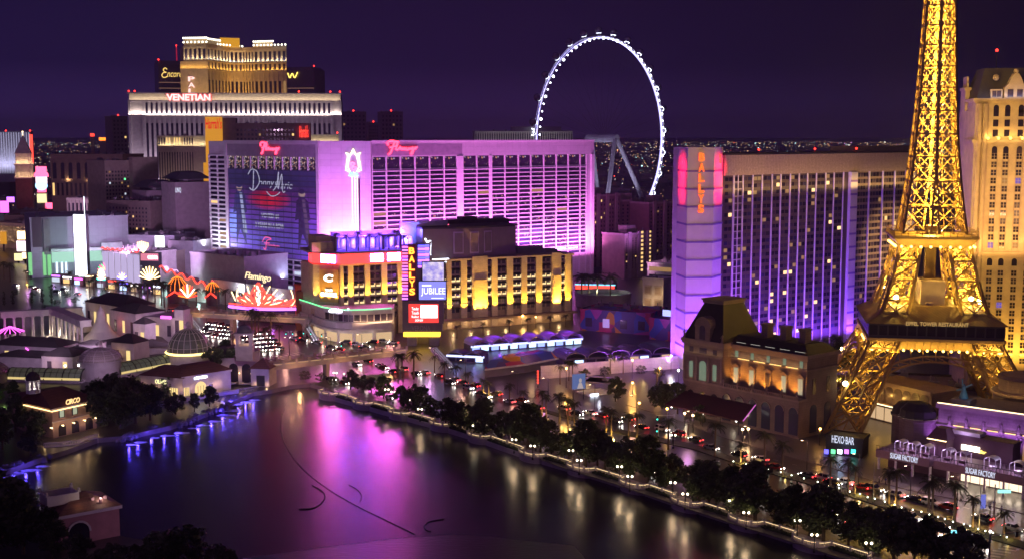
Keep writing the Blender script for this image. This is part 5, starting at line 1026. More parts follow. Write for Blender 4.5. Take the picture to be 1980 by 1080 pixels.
def opera():
 b = Bld('mansard_palace', 'stone palace with dark mansard pavilion, statues on its terrace and gold lit upper wall', 'palace', (1336, 391), (1561, 357), 700)
 wp = 16.0; w = b.w; zc = 23.4; zt = 11.0; dep = 15
 m = MB(); m.box(wp, w, 0, dep, 0, zc); m.box(0, wp, -3.5, dep, 0, zc + 0.4); m.box(wp + 0.02, w, -3.5, -0.01, 0, zt); b.part('wall', m, oston)
 m = MB()
 for a, c, y, z in ((-0.7, wp + 0.7, -4.2, zc + 0.41), (wp + 0.7, w + 0.7, -0.8, zc), ):
  m.box(a, c, y, dep + 0.7, z, z + 0.9); m.box(a + 0.2, c - 0.2, y + 0.3, 0, z - 0.8, z - 0.002)
 m.box(wp + 0.3, w + 0.4, -4, 0, zt, zt + 0.5); m.box(wp + 0.3, w + 0.4, -0.4, 0, 19.6, 20.1); m.box(0, wp, -3.8, -3.5, 19.4, 20.0); m.box(w - 0.01, w + 0.4, -0.2, dep, 19.6, 20.1); m.box(0, wp, -3.8, -3.5, zt, zt + 0.6); b.part('cornices', m, mat('opera_trim', (0.25, 0.19, 0.17), 0.8))
 m = MB()
 for k in range(40): u = wp + 0.6 + (w - wp - 0.8) * k / 39; m.box(u - 0.08, u + 0.08, -3.8, -3.62, zt + 0.5, zt + 1.3)
 m.box(wp + 0.3, w + 0.3, -3.85, -3.55, zt + 1.3, zt + 1.5); b.part('balustrade', m, M['opera_trim'])
 # mansard over the pavilion, dormer, crest
 zm = 35.8; m = MB(); m.frustum([(-0.2, -3.7), (wp + 0.2, -3.7), (wp + 0.2, dep), (-0.2, dep)], zc + 1.32, [(4.2, 1.2), (wp - 4.2, 1.2), (wp - 4.2, dep - 4), (4.2, dep - 4)], zm); b.part('mansard_roof', m, ozinc)
 m = MB(); m.box(3.8, wp - 3.8, 0.8, dep - 3.6, zm + 0.003, zm + 0.9); m.box(3.4, wp - 3.4, 0.5, dep - 3.3, zm + 0.9, zm + 1.3); b.part('roof_crest', m, oston)
 m = MB(); m.box(wp / 2 - 3, wp / 2 + 3, -4, 0, zc + 1.31, zc + 5.4); m.lathe([(0.01, 0), (3.3, 0), (3.3, 4), (0.01, 4)], 12, (0, 0, 0), a0=0, a1=PI); k = len(m.v); dm = m; L0 = 13 * 4
 for i in range(k - L0, k): x, y, z = m.v[i]; m.v[i] = (wp / 2 + x, -4 + z, zc + 5.4 + y)
 dz = b.part('dormer', m, oston); g = MB(); _pane(g, 2.2, 4.4, True, 0.1, Vector((wp / 2, -4.05)), Vector((1, 0)), Vector((0, -1)), zc + 1.6, 0); b.part('dormer_window', g, gl2, dz)
 for u in (0.3, wp - 0.3): statue(b, u, -3.6, zc + 1.3)
 # lower roof of the wing with chimneys
 m = MB(); m.frustum([(wp + 0.3, 0), (w, 0), (w, dep), (wp + 0.3, dep)], zc + 0.91, [(wp + 0.3, 3), (w - 3, 3), (w - 3, dep - 3), (wp + 0.3, dep - 3)], zc + 3.4); b.part('wing_roof', m, ozinc)
 for u in (wp + 9, wp + 16, wp + 23): m = MB(); m.box(u - 1.1, u + 1.1, 5, 8, zc + 2, zc + 7); m.box(u - 1.35, u + 1.35, 4.75, 8.25, zc + 7, zc + 7.6); b.part('chimney', m, oston)
 for k in range(5): m = MB(); u = wp + 3.5 + k * 5.5; m.box(u - 1.8, u + 1.8, 0.7, 1.0, zc + 1.3, zc + 1.55); b.part('roof_edge_light', m, glow('pale_edge_light', (0.9, 0.85, 0.75), 0.9, 'NONE'))
 # windows
 wr = []; nb = 5
 for k in range(nb):
  u = wp + 2.6 + (w - wp - 4.6) * k / (nb - 1); m = MB(); m.box(u - 1.15, u + 1.15, -0.35, -0.001, 12.0, 17.6); m.add([(u - 1.6, -0.6, 17.6), (u + 1.6, -0.6, 17.6), (u, -0.6, 18.7), (u - 1.6, 0, 17.6), (u + 1.6, 0, 17.6), (u, 0, 18.7)], [[0, 1, 2], [0, 2, 5, 3], [1, 4, 5, 2], [0, 3, 4, 1]]); wf = b.part('window_frame', m, M['opera_trim'])
  m = MB(); m.box(u - 0.8, u - 0.06, -0.45, -0.35, 12.5, 17.2); m.box(u + 0.06, u + 0.8, -0.45, -0.35, 12.5, 17.2); b.part('pane', m, glow('tall_pane_glow', (0.95, 0.85, 0.55), 0.42, 'NONE') if k != 2 else gl2, wf)
  m = MB(); m.box(u - 0.5, u + 0.5, -0.3, -0.001, 20.5, 22.4); b.part('attic_window', m, glow('greenish_pane', (0.6, 0.85, 0.6), 0.22, 'NONE'))
  if k < nb - 1: m = MB(); u2 = u + (w - wp - 4.6) / (nb - 1); m.box(u + 0.9, u2 - 0.9, -0.7, -0.45, 20.1, 20.25); b.part('cornice_light', m, glow('cornice_glow', (1.0, 0.62, 0.2), 2.2, 'NONE'))
 for k in range(6):
  u = wp + 1.8 + (w - wp - 3.6) * k / 5; g = MB(); _pane(g, 3.2, 8.2, True, 0.14, Vector((u, -3.52)), Vector((1, 0)), Vector((0, -1)), 1.0, 0); b.part('arched_window', g, gl3); g = MB()
  for i in range(8):
   a, c = PI * i / 8, PI * (i + 1) / 8; g.beam((u + 1.75 * math.cos(a), -3.75, 7.6 + 1.75 * math.sin(a)), (u + 1.75 * math.cos(c), -3.75, 7.6 + 1.75 * math.sin(c)), 0.3)
  b.part('arch_moulding', g, M['opera_trim']); statue(b, wp + 0.7 + (w - wp - 1.4) * k / 5, -3.7, zt + 0.5)
 for u, hh, z in ((3.2, 5, 12.5), (8, 6.2, 12), (12.8, 5, 12.5), (3.2, 1.6, 20.6), (8, 1.6, 20.6), (12.8, 1.6, 20.6)):
  g = MB(); _pane(g, 1.5 if u != 8 else 2.8, hh, u == 8 and hh > 2, 0.12, Vector((u, -3.52)), Vector((1, 0)), Vector((0, -1)), z, 0); b.part('window', g, M['greenish_pane'] if hh > 2 else gl2)
 for u in (3.2, 8, 12.8): g = MB(); _pane(g, 2.6, 7.2, True, 0.12, Vector((u, -3.52)), Vector((1, 0)), Vector((0, -1)), 1.2, 0); b.part('arched_window', g, gl1)
 for u in (0.4, 5.5, 10.5, 15.6): m = MB(); m.tube((u, -3.75, zt + 0.6), (u, -3.75, 19.4), 0.42, 0.36, 10); b.part('pavilion_column', m, M['opera_trim'])
 # right flank arches and windows (local x = w plane)
 for k in range(2):
  y = 3.5 + k * 7.0; g = MB(); _pane(g, 3.2, 8.4, True, 0.14, Vector((w + 0.001, y)), Vector((0, 1)), Vector((1, 0)), 1.0, 0); b.part('arched_window', g, gl3); g = MB(); _pane(g, 1.5, 4.6, False, 0.14, Vector((w + 0.001, y)), Vector((0, 1)), Vector((1, 0)), 12.5, 0); b.part('window', g, gl2)
 for k in range(5): spot(b.world(wp + 2.5 + k * 5.6, -2.6, zt + 1), b.world(wp + 2.5 + k * 5.6, 0.2, zt + 6), 4200, (1.0, 0.40, 0.04), 100, 0.8, 0.2)
 strip(b.world(wp, -0.95, 20.4), b.world(w, -0.95, 20.4), (b.n.x * 0.6, b.n.y * 0.6, 1), 230, (1.0, 0.64, 0.24), 0.15); strip(b.world(0, -4.6, 20.2), b.world(wp, -4.6, 20.2), (b.n.x * 0.6, b.n.y * 0.6, 1), 60, (1.0, 0.7, 0.3), 0.15)
 spot(b.world(w + 8, 4, 2), b.world(w, 6, 10), 420, (1.0, 0.62, 0.25), 90); spot(b.world(wp * 0.5, -16, 3), b.world(wp * 0.5, 0, 14), 300, (0.8, 0.45, 0.9), 80)
 # maroon awning with purple edge over the pavement cafe
 m = MB(); P_ = [(1.0, -4), (wp + 14, -4)]; m.add([(1, -3.6, 7.6), (wp + 13, -3.6, 7.6), (wp + 16, -13, 4.6), (1, -13, 4.6), (1, -13, 4.2), (wp + 16, -13, 4.2)], [[0, 1, 2, 3], [3, 2, 5, 4], [0, 3, 4], [1, 5, 2]]); b.part('cafe_awning', m, mat('maroon_canvas', (0.06, 0.014, 0.022), 0.8))
 m = MB(); m.beam((wp + 13.1, -3.7, 7.7), (wp + 16, -13, 4.7), 0.25); b.part('awning_edge_light', m, glow('dim_magenta', (0.9, 0.2, 0.8), 0.7, 'NONE')); m = MB()
 for k in range(5): m.tube((2 + k * 7, -12.6, 0), (2 + k * 7, -12.6, 4.3), 0.12)
 b.part('awning_posts', m, dark)
 for k in range(7):
  g = MB(); u = 2 + k * 4.3; g.ball((u, -11 + (k % 3) * 2, 3.6), 0.3, 8); b.part('cafe_lamp', g, n_white)
  if k % 2: lamp(b.world(u, -11 + (k % 3) * 2, 3.0), 160, (1.0, 0.8, 0.55), 0.25)
opera()

# ============================================================ tall cream hotel at the right edge
def cream_tower():
 st = mat('cream_tower_stone', (0.50, 0.40, 0.31), 0.8); b = Bld('cream_tower', 'tall cream stone hotel with dark mansard roof and paired windows, right edge', 'hotel', (1887, 425), (2130, 418), 196)
 zt, z2, z3 = b.uv(1930, 196)[1], b.uv(1930, 276)[1], b.uv(1930, 492)[1]; w = b.w; q = PD(1862, 300, 441); v = Vector((q.x, q.y)) - b.A; s0 = (v.dot(b.d), v.dot(b.n))
 m = MB(); m.box(0, w, 0, 24, 0, zt - 0.01); m.prism([(0, 1.2), (0, 24), (s0[0], s0[1] + 10), s0], 0, zt - 3); b.part('wall', m, st)
 m = MB()
 for z in (zt, z2, z3): m.box(-0.8, w, -1.1, 24, z, z + 1.0); m.box(-0.4, w, -0.6, 0, z - 0.7, z - 0.003)
 b.part('cornices', m, st); m = MB()
 for px in (1890, 1901): u = b.uv(px, 300)[0]; m.tube((u, -0.5, 2), (u, -0.5, zt - 0.8), 0.9, 0.9, 10)
 b.part('corner_columns', m, st); cols = [b.uv(px, 400)[0] for px in (1918, 1940, 1966, 1990, 2015, 2040)]
 low = []; mid = []; up = []
 for u in cols:
  for j in range(12): z = z3 + 2.2 + j * 2.75; mid.append((u - 0.85, u + 0.85, z, z + 1.9))
  for j in range(12): z = 10 + j * 2.75; low.append((u - 0.85, u + 0.85, z, z + 1.9)) if z + 2 < z3 - 2 else None
  for j in range(3): z = z2 + 2 + j * 3.4; up.append((u - 0.85, u + 0.85, z, z + 2.3))
 b.windows(mid + low, [gl1, gl2, gl3, litd, glow('tv_violet', (0.3, 0.2, 1), 0.5, 'NONE')], [55, 26, 14, 3, 6], y=-0.06, t=0.05); ar = [(u - 0.85, u + 0.85, zt - 3.8, zt - 1.2) for u in cols] + [(u - 0.85, u + 0.85, z2 - 3.6, z2 - 1.2) for u in cols] + [(u - 0.85, u + 0.85, z3 - 3.8, z3 - 1.2) for u in cols]
 b.windows(ar, [gl1, gl2], [3, 1], y=-0.06, arch=True, name='arched_window', t=0.05); b.windows(up, GLS, [60, 25, 12, 3, 2], y=-0.06, name='upper_window', t=0.05)
 m = MB()
 for u in cols:
  for z in [r[2] for r in mid if abs((r[0] + r[1]) / 2 - u) < 0.1] + [r[2] for r in low if abs((r[0] + r[1]) / 2 - u) < 0.1]: m.box(u - 0.06, u + 0.06, -0.2, -0.12, z, z + 1.9); m.box(u - 0.85, u + 0.85, -0.2, -0.121, z + 0.9, z + 1.0)
  m.box(u - 1.05, u - 0.9, -0.3, 0, z3 + 1.2, z2 - 4); m.box(u + 0.9, u + 1.05, -0.3, 0, z3 + 1.2, z2 - 4)
 b.part('window_bars', m, st)
 zr = b.uv(1930, 132, 5)[1]; m = MB(); m.frustum([(0.2, 0), (w, 0), (w, 24), (0.2, 24)], zt + 1.01, [(3.4, 5), (w, 5), (w, 20), (3.4, 20)], zr); b.part('mansard_roof', m, slate)
 for px in (1926,):
  u = b.uv(px, 190)[0]; m = MB(); m.box(u - 1.9, u + 1.9, -0.6, 3, zt + 1.02, zt + 4); b.part('dormer', m, st); g = MB(); g.box(u - 1.4, u - 0.1, -0.75, -0.6, zt + 1.4, zt + 3.5); g.box(u + 0.1, u + 1.4, -0.75, -0.6, zt + 1.4, zt + 3.5); b.part('dormer_window', g, gl2)
  g = MB(); g.ball((u, 1.6, zt + 8), 1.1, 10); b.part('oval_dormer', g, st)
 u = b.uv(1963, 180)[0]; m = MB(); m.box(u - 3.6, u + 3.6, -0.9, 4, zt + 1.02, zt + 4.6); P_ = [(-3.6, 0), (3.6, 0), (2.4, 1.2), (1.6, 3.2), (0.8, 4.6), (-0.8, 4.6), (-1.6, 3.2), (-2.4, 1.2)]; m.add([(u + x, -0.9, zt + 4.6 + z) for x, z in P_] + [(u + x, 2, zt + 4.6 + z) for x, z in P_], [list(range(8))] + [[i, i + 8, (i + 1) % 8 + 8, (i + 1) % 8] for i in range(8)]); m.ball((u, 0, zt + 10), 0.9, 8); b.part('gable', m, st)
 g = MB(); [g.box(u + a, u + a + 1.8, -1.05, -0.9, zt + 1.4, zt + 3.9) for a in (-2.6, 0.4)]; b.part('dormer_window', g, gl2)
 m = MB(); m.box(s0[0] - 0.2, 0.6, s0[1] - 1, s0[1] + 8, zt - 2.99, zt + 4.2); m.box(s0[0] - 0.6, 1, s0[1] - 1.4, s0[1] + 8.4, zt + 4.2, zt + 5.2); m.box(s0[0] + 0.3, 0.3, s0[1], s0[1] + 7, zt + 5.2, zt + 9); b.part('side_turret', m, st)
 m = MB(); m.tube((8, 10, zr), (8, 10, zr + 6), 0.12); m.ball((8, 10, zr + 6.3), 0.5, 6, 1); b.part('beacon', m, [dark, beacon])
 for k, u in enumerate([b.uv(px, 275)[0] for px in (1909, 1929, 1952, 1975)]):
  g = MB(); g.ball((u, -1.3, z2 + 1.5), 0.5, 8); b.part('cornice_bulb', g, n_yellow); lamp(b.world(u, -1.9, z2 + 1.9), 420, GOLD, 0.3)
 strip(b.world(0, -2.4, zt + 1.6), b.world(w, -2.4, zt + 1.6), (0, 0.9, 1), 500, (0.7, 0.7, 1.0), 0.3); strip(b.world(0, -6, z3 + 2), b.world(w, -6, z3 + 2), (0, 0.75, 1), 5500, (1.0, 0.48, 0.12), 0.5); strip(b.world(4, -7, 12), b.world(w, -7, 12), (0, 0.7, 1), 11000, (1.0, 0.54, 0.06), 0.6)
 strip(b.world(0, -22, 60), b.world(w, -22, 60), (0, 0.85, 1), 10000, (1.0, 0.52, 0.22), 0.8)
cream_tower()

# ============================================================ low palace front and terraces, lower right
def right_front():
 b = Bld('arcade_front', 'ornate purple lit stone front with a long gold cornice light in the lower right', 'casino', (1815, 335), (2010, 318), 790); zt = b.uv(1900, 792)[1]; w = b.w
 m = MB(); m.box(0, w, 0, 16, 0, zt); b.part('wall', m, oston); m = MB(); m.box(-0.5, w, -0.8, 0, zt - 0.9, zt + 0.5); m.box(-0.4, w, -0.5, 0, zt - 6, zt - 5.4); b.part('cornice', m, M['opera_trim'])
 m = MB(); m.box(0, w, -1.0, -0.75, zt + 0.5, zt + 0.72); b.part('cornice_light', m, glow('cornice_glow_bright', (1.0, 0.75, 0.4), 3.2, 'NONE'))
 for k in range(6): u = 3.5 + k * 4.6; statue(b, u, -0.9, zt - 5.4, 2.6)
 for k in range(6):
  u = 5.8 + k * 4.6; g = MB(); _pane(g, 2.6, 5.2, True, 0.2, Vector((u, -0.02)), Vector((1, 0)), Vector((0, -1)), zt - 12, 0); b.part('arched_window', g, gl1 if k % 2 else litd); g = MB(); g.box(u - 1.4, u + 1.4, -0.7, -0.55, zt - 5.3, zt - 5.1); b.part('ledge_light', g, M['cornice_glow'])
 m = MB()
 for k in range(7): u = 3.5 + k * 4.6; m.tube((u - 0.5, -0.6, 2), (u - 0.5, -0.6, zt - 6), 0.3, 0.26, 8); m.tube((u + 0.5, -0.6, 2), (u + 0.5, -0.6, zt - 6), 0.3, 0.26, 8)
 b.part('columns', m, M['opera_trim'])
 strip(b.world(0, -4, 6), b.world(w, -4, 6), (0, 0.7, 1), 3600, (0.45, 0.15, 1.0), 0.3); strip(b.world(0, -1.6, zt - 5.2), b.world(w, -1.6, zt - 5.2), (0, 0.7, 1), 260, (0.7, 0.45, 1.0), 0.2)
 u, z = b.uv(1862, 770, 4); m = MB(); m.box(u - 2.6, u + 2.6, 2, 7, zt, zt + 1.6); bs = b.part('statue_plinth', m, oston); g = MB(); g.lathe([(1.4, 0), (1.0, 1.2), (0.5, 2.4), (0.6, 3.2), (0.2, 4)], 8, (u, 4.5, zt + 1.6)); g.beam((u - 2, 4.5, zt + 3.6), (u, 4.5, zt + 4.2), 0.5); g.beam((u + 0.2, 4.5, zt + 4.6), (u + 2.2, 4.5, zt + 5.8), 0.4); g.beam((u - 0.3, 4.5, zt + 4.4), (u - 0.6, 4.5, zt + 7), 0.35); b.part('roof_statue', g, mat('verdigris', (0.12, 0.25, 0.24), 0.6)); lamp(b.world(u + 3, 1, zt + 3), 120, (0.3, 0.6, 1), 0.3)
 # round gilt drum at the frame edge
 p = PD(1985, 740, 352); t = thing('gilt_rotunda', 'low round stone drum with gold lit base at the right frame edge', 'building', (p.x, p.y, 0)); m = MB(); m.lathe([(9, 0), (9, 14), (9.6, 14.2), (9.6, 15), (7.5, 15.2), (7.5, 18.5), (8, 18.7), (7.6, 19.4), (0.1, 21)], 28); m.build('drum', oston, t)
 for k in range(9): a = PI * (0.75 + 0.11 * k); lamp((p.x + 10.6 * math.cos(a), p.y + 10.6 * math.sin(a), 15.6), 130, GOLD, 0.2)
 # dark domed pavilions between tower leg and front
 for x, Y, h, r_, lb in ((1775, 338, 15, 5.0, 'dark domed stone pavilion just right of the tower foot'), (1752, 352, 12, 4.0, 'smaller dark domed stone pavilion behind the other one by the tower foot')):
  p = PD(x, 800, Y); t = thing('domed_pavilion', lb, 'pavilion', (p.x, p.y, 0)); m = MB(); m.lathe([(r_, 0), (r_, h * 0.65), (r_ * 1.1, h * 0.67), (r_ * 1.1, h * 0.71)], 12); m.build('wall', oston, t); m = MB(); m.lathe([(r_ * 1.02, h * 0.715), (r_ * 0.95, h * 0.85), (r_ * 0.55, h * 0.98), (0.05, h * 1.02)], 12); m.build('dome', ozinc, t)
 # podium under the tower with lit arches
 b = Bld('tower_podium', 'gold lit stone arcade hall below the lattice tower', 'building', (1674, 384), (1800, 362), 800); m = MB(); zt = 12; m.box(0, b.w, 0, 14, 0, zt); b.part('wall', m, oston); m = MB(); m.box(-0.3, b.w + 0.3, -0.8, 0, zt - 0.6, zt + 0.6); m.box(0, b.w, -1.2, 0, 5.3, 5.8); b.part('cornice', m, M['opera_trim'])
 for k in range(7): u = 2.5 + k * (b.w - 5) / 6; g = MB(); _pane(g, 3.2, 5.4, True, 0.15, Vector((u, -0.02)), Vector((1, 0)), Vector((0, -1)), 5.9, 0); b.part('arched_window', g, gl2); g = MB(); _pane(g, 3, 4, False, 0.15, Vector((u, -0.02)), Vector((1, 0)), Vector((0, -1)), 0.4, 0); b.part('shopfront', g, M['shop_warm'])
 m = MB(); m.box(0.5, b.w - 0.5, -1.4, -1.2, 5.35, 5.6); b.part('canopy_light', m, M['cornice_glow_bright'])
 for k in range(5): lamp(b.world(3 + k * (b.w - 6) / 4, -3, 8), 460, (1.0, 0.52, 0.1), 0.3)
 p = PD(1750, 803, 338); fl = thing('flood_lamp', 'single dazzling white flood lamp on a pole by the gold arcade', 'lamp', (p.x, p.y, 0)); g = MB(); g.tube((0, 0, 0), (0, 0, p.z - 0.4), 0.12, 0.1); g.build('pole', dark, fl); g = MB(); g.ball((0, 0, p.z), 0.5, 8); g.build('bulb', glow('hot_white', (1, 0.92, 0.8), 30, 'NONE'), fl); lamp((p.x, p.y - 1, p.z), 700, (1, 0.85, 0.65), 0.3)
 b = block('low_hall', 'dark roofed hall with small warm lights seen through the tower arch', 'hall', (1690, 432), (1905, 422), 748, 22, oston, roof=ozinc)
 for k in range(12): u = 2 + k * (b.w - 4) / 11; m = MB(); m.box(u - 0.5, u + 0.5, -0.1, 0, b.zt - 1.6, b.zt - 1.1); b.part('small_light', m, n_warm)
 # neon bar at the tower foot
 b = block('bar_kiosk', 'dark kiosk with a cool white neon name on its curved front at the tower foot', 'bar', (1597, 338), (1668, 333), 845, 7, dark, parapet=0.3); u0, z0, u1, z1 = b.rect(1612, 845, 1648, 854, -0.2); m = MB(); m.text('HEXO·BAR', u0 - 0.5, z0 - 0.4, u1 + 0.5, z1 + 0.4, -0.2, 0.15); b.part('neon_name', m, glow('letter_cool', (0.75, 0.8, 1.0), 1.1, 'NONE'))
 for k, c in enumerate((n_blue, n_green, n_cool, n_violet, n_teal)): u0, z0, u1, z1 = b.rect(1594 + k * 13, 868, 1602 + k * 13, 876, -0.1); m = MB(); m.box(u0, u1, -0.25, 0, z0, z1); b.part('lit_shelf', m, c)
 lamp(b.world(b.w / 2, -3, 3), 220, (0.4, 0.6, 1), 0.3)
 # terraced cafe with name boards
 b = Bld('terrace_cafe', 'two level cafe with white arched canopies on its roof terrace and lettered fascia', 'cafe', (1693, 322), (1984, 294), 890); w = b.w; zf = 5.0; fas = mat('mauve_fascia_board', (0.24, 0.16, 0.18), 0.7)
 uA, uB = b.uv(1797, 890)[0], b.uv(1805, 890)[0]; m = MB(); m.box(0, uA, 0, 9, zf - 1.6, zf + 0.5); m.box(uB, w, 0, 9, zf - 1.6, zf + 0.5); b.part('terrace_deck', m, fas); m = MB(); m.box(1, w, 5, 9, 0, zf - 1.61); b.part('back_wall', m, mat('plum_wall', (0.1, 0.05, 0.07), 0.8))
 m = MB()
 for k in range(9): u = 0.6 + (w - 1.2) * k / 8; m.box(u - 0.25, u + 0.25, 0.4, 0.9, 0, zf - 1.6)
 b.part('columns', m, white); m = MB()
 for a, c in ((0, uA), (uB, w)):
  n = int((c - a) / 0.9)
  for k in range(n + 1): u = a + (c - a) * k / n; m.box(u - 0.03, u + 0.03, 0.1, 0.16, zf + 0.5, zf + 1.5)
  m.box(a, c, 0.08, 0.18, zf + 1.5, zf + 1.6)
 b.part('railing', m, dark)
 for r_ in ((1721, 881, 1775, 891), (1866, 921, 1924, 931)):
  u0, _, u1, _ = b.rect(*r_, -0.1); m = MB(); m.text('SUGAR FACTORY', u0, zf - 1.1, u1, zf + 0.35, -0.02, 0.1); b.part('fascia_lettering', m, glow('letter_cool', (0.75, 0.8, 1.0), 1.1, 'NONE'))
 cn = mat('white_canopy', (0.7, 0.68, 0.72), 0.6, 0.05)
 for px, sc in ((1733, 1.0), (1757, 1.0), (1783, 1.0), (1825, 1.0), (1853, 1.2), (1910, 1.2), (1962, 1.4)):
  u = b.uv(px, 880)[0]; ww = 2.4 * sc; m = MB()
  for i in range(6):
   a0, a1 = PI * i / 6, PI * (i + 1) / 6; m.add([(u - ww / 2 * math.cos(a0), 1.2, zf + 2.9 + 0.7 * math.sin(a0)), (u - ww / 2 * math.cos(a1), 1.2, zf + 2.9 + 0.7 * math.sin(a1)), (u - ww / 2 * math.cos(a1), 4.4, zf + 2.9 + 0.7 * math.sin(a1)), (u - ww / 2 * math.cos(a0), 4.4, zf + 2.9 + 0.7 * math.sin(a0))], [[0, 1, 2, 3]])
  for x in (-1, 1):
   for y in (1.3, 4.3): m.beam((u + x * ww / 2, y, zf + 0.5), (u + x * ww / 2, y, zf + 2.95), 0.16)
  b.part('canopy', m, cn)
  g = MB(); g.box(u - 0.8, u + 0.8, 2, 3.6, zf + 0.5, zf + 1.2); b.part('table_set', g, M['plum_wall'] if px % 2 else white); lamp(b.world(u, 2.6, zf + 2.4), 240, (0.75, 0.5, 1.0), 0.2)
 for k in range(7): u = b.uv(1850 + k * 19, 930)[0]; g = MB(); g.box(u - 1.1, u + 1.1, 4.7, 5, 0.3, 3.0); b.part('shopfront', g, glow('shop_bright', (1.0, 0.8, 0.55), 1.6, 'NONE')); lamp(b.world(u, 2.2, 2.8), 260, (1.0, 0.8, 0.6), 0.25)
 for px0, px1 in ((1695, 1797), (1700, 1740)): pass
 m = MB(); u0, _, u1, _ = b.rect(1800, 850, 1833, 870, 6); m.prism([(u0, 5), (u1, 5), (u1, 11), (u0, 11)], 0, zf + 5); dm = [(u0 - 0.5, 4.5), (u1 + 0.5, 4.5), (u1 + 0.5, 11.5), (u0 - 0.5, 11.5)]; m.frustum(dm, zf + 5.002, [(u0 + 1, 6.5), (u1 - 1, 6.5), (u1 - 1, 9.5), (u0 + 1, 9.5)], zf + 7.6); b.part('kiosk_tower', m, M['plum_wall']); m = MB(); m.box(u0 - 0.3, u1 + 0.3, 4.2, 4.4, zf + 4.7, zf + 4.9); b.part('kiosk_light', m, n_warm)
 m = MB(); u0, _, u1, _ = b.rect(1838, 845, 1960, 870, 9.5); m.box(u0, u1, 9.2, 14, 0, zf + 5.4); m.box(u0 - 0.2, u1 + 0.2, 9, 14.2, zf + 5.4, zf + 6); b.part('upper_block', m, M['plum_wall']); q = b.rect(1859, 861, 1894, 871, 9); m = MB(); m.box(q[0], q[2], 8.9, 9.15, q[1], q[3]); b.part('lit_sign', m, glow('sign_hot_white', (1, 0.9, 0.7), 7)); q = b.rect(1894, 870, 1907, 876, 9); m = MB(); m.text('Bar', q[0], q[1], q[2], q[3], 9, 0.15, 0.3, off=0.03); b.part('yellow_script', m, n_yellow)
 m = MB(); u0, _, u1, _ = b.rect(1840, 845, 1895, 855, 9.6); m.box(u0, u1, 9.5, 13, zf + 6.0, zf + 7.0); b.part('roof_box', m, white); lamp(b.world((u0 + u1) / 2, 7.5, zf + 7), 260, (0.7, 0.45, 1), 0.3); lamp(b.world(w - 5, 2, zf + 4), 200, (0.8, 0.7, 1), 0.3)
right_front()
# ============================================================ ground, lake, roads
from mathutils.geometry import tessellate_polygon
def gp(pts, z=0.0): return [G(x, y, z) for x, y in pts]
BAYS = [(-62, 418), (-48.5, 403), (-35, 388), (-21, 373), (-8.9, 358), (6.3, 337), (19, 322.5), (31.7, 307), (42.8, 291.5), (54.3, 277), (65.8, 262.5), (78, 247.5)]
PD_ = Vector((0.62, -0.785)).normalized(); PN = Vector((-0.785, -0.62)).normalized()      # along the promenade, towards the lake
shore = gp([(-80, 922), (20, 905), (90, 880), (130, 868), (190, 846), (240, 842), (330, 822), (400, 797), (450, 775), (490, 757), (525, 752), (560, 744), (600, 740), (640, 752)])
lake = [Vector((p.x, p.y)) for p in shore] + [Vector(p) - PN * 1.2 for p in BAYS] + [Vector((110, 205)), Vector((60, 150)), Vector((-20, 190))] + [Vector((p.x, p.y)) for p in gp([(470, 1100), (330, 1052), (238, 1036), (100, 1003), (30, 968), (-90, 945)])]
out = [Vector((-9000, -300)), Vector((9000, -300)), Vector((22000, 45000)), Vector((-22000, 45000))]
tri = tessellate_polygon([[Vector((p.x, p.y, 0)) for p in out], [Vector((p.x, p.y, 0)) for p in lake]]); allp = out + lake
b_ = MB(); b_.add([(p.x, p.y, 0) for p in allp], [list(t_) for t_ in tri]); tag(b_.build('ground', ground_m), kind='structure')
b_ = MB(); n_ = len(lake)
for i in range(n_): a, c = lake[i], lake[(i + 1) % n_]; b_.quad((a.x, a.y, -1.8), (c.x, c.y, -1.8), (c.x, c.y, 0.0), (a.x, a.y, 0.0))
tag(b_.build('lake_edge', mat('lake_wall_stone', (0.22, 0.18, 0.19), 0.85)), kind='structure')
def water_mat(name, rough, bump, base):
 m = bpy.data.materials.new(name); m.use_nodes = True; t = m.node_tree; b = t.nodes['Principled BSDF']; N = t.nodes.new
 b.inputs['Base Color'].default_value = (*base, 1); b.inputs['Roughness'].default_value = rough; b.inputs['IOR'].default_value = 2.3; b.inputs['Specular IOR Level'].default_value = 1.0
 tc_ = N('ShaderNodeTexCoord'); mp = N('ShaderNodeMapping'); mp.inputs['Scale'].default_value = (0.5, 1.4, 1); n1 = N('ShaderNodeTexNoise'); n1.inputs['Scale'].default_value = 0.9; n1.inputs['Detail'].default_value = 5
 t.links.new(tc_.outputs['Object'], mp.inputs[0]); t.links.new(mp.outputs[0], n1.inputs[0]); bp = N('ShaderNodeBump'); bp.inputs['Strength'].default_value = bump; bp.inputs['Distance'].default_value = 0.25; t.links.new(n1.outputs[0], bp.inputs['Height']); t.links.new(bp.outputs[0], b.inputs['Normal'])
 n2 = N('ShaderNodeTexNoise'); n2.inputs['Scale'].default_value = 0.03; n2.inputs['Detail'].default_value = 3; t.links.new(tc_.outputs['Object'], n2.inputs[0]); mr = N('ShaderNodeMapRange'); mr.inputs[1].default_value = 0.35; mr.inputs[2].default_value = 0.65; mr.inputs[3].default_value = rough - 0.025; mr.inputs[4].default_value = rough + 0.025; t.links.new(n2.outputs[0], mr.inputs[0]); b.inputs['Specular IOR Level'].default_value = 0.5 if bump > 0.2 else 1.0; bump > 0.2 and t.links.new(mr.outputs[0], b.inputs['Roughness']); return m
xs = [p.x for p in lake]; ys = [p.y for p in lake]; WZ = -1.4
tag(sheet('water', [(min(xs) - 3, min(ys) - 3), (max(xs) + 3, min(ys) - 3), (max(xs) + 3, max(ys) + 3), (min(xs) - 3, max(ys) + 3)], WZ, water_mat('lake_water', 0.27, 0.05, (0.012, 0.008, 0.016))), kind='structure')
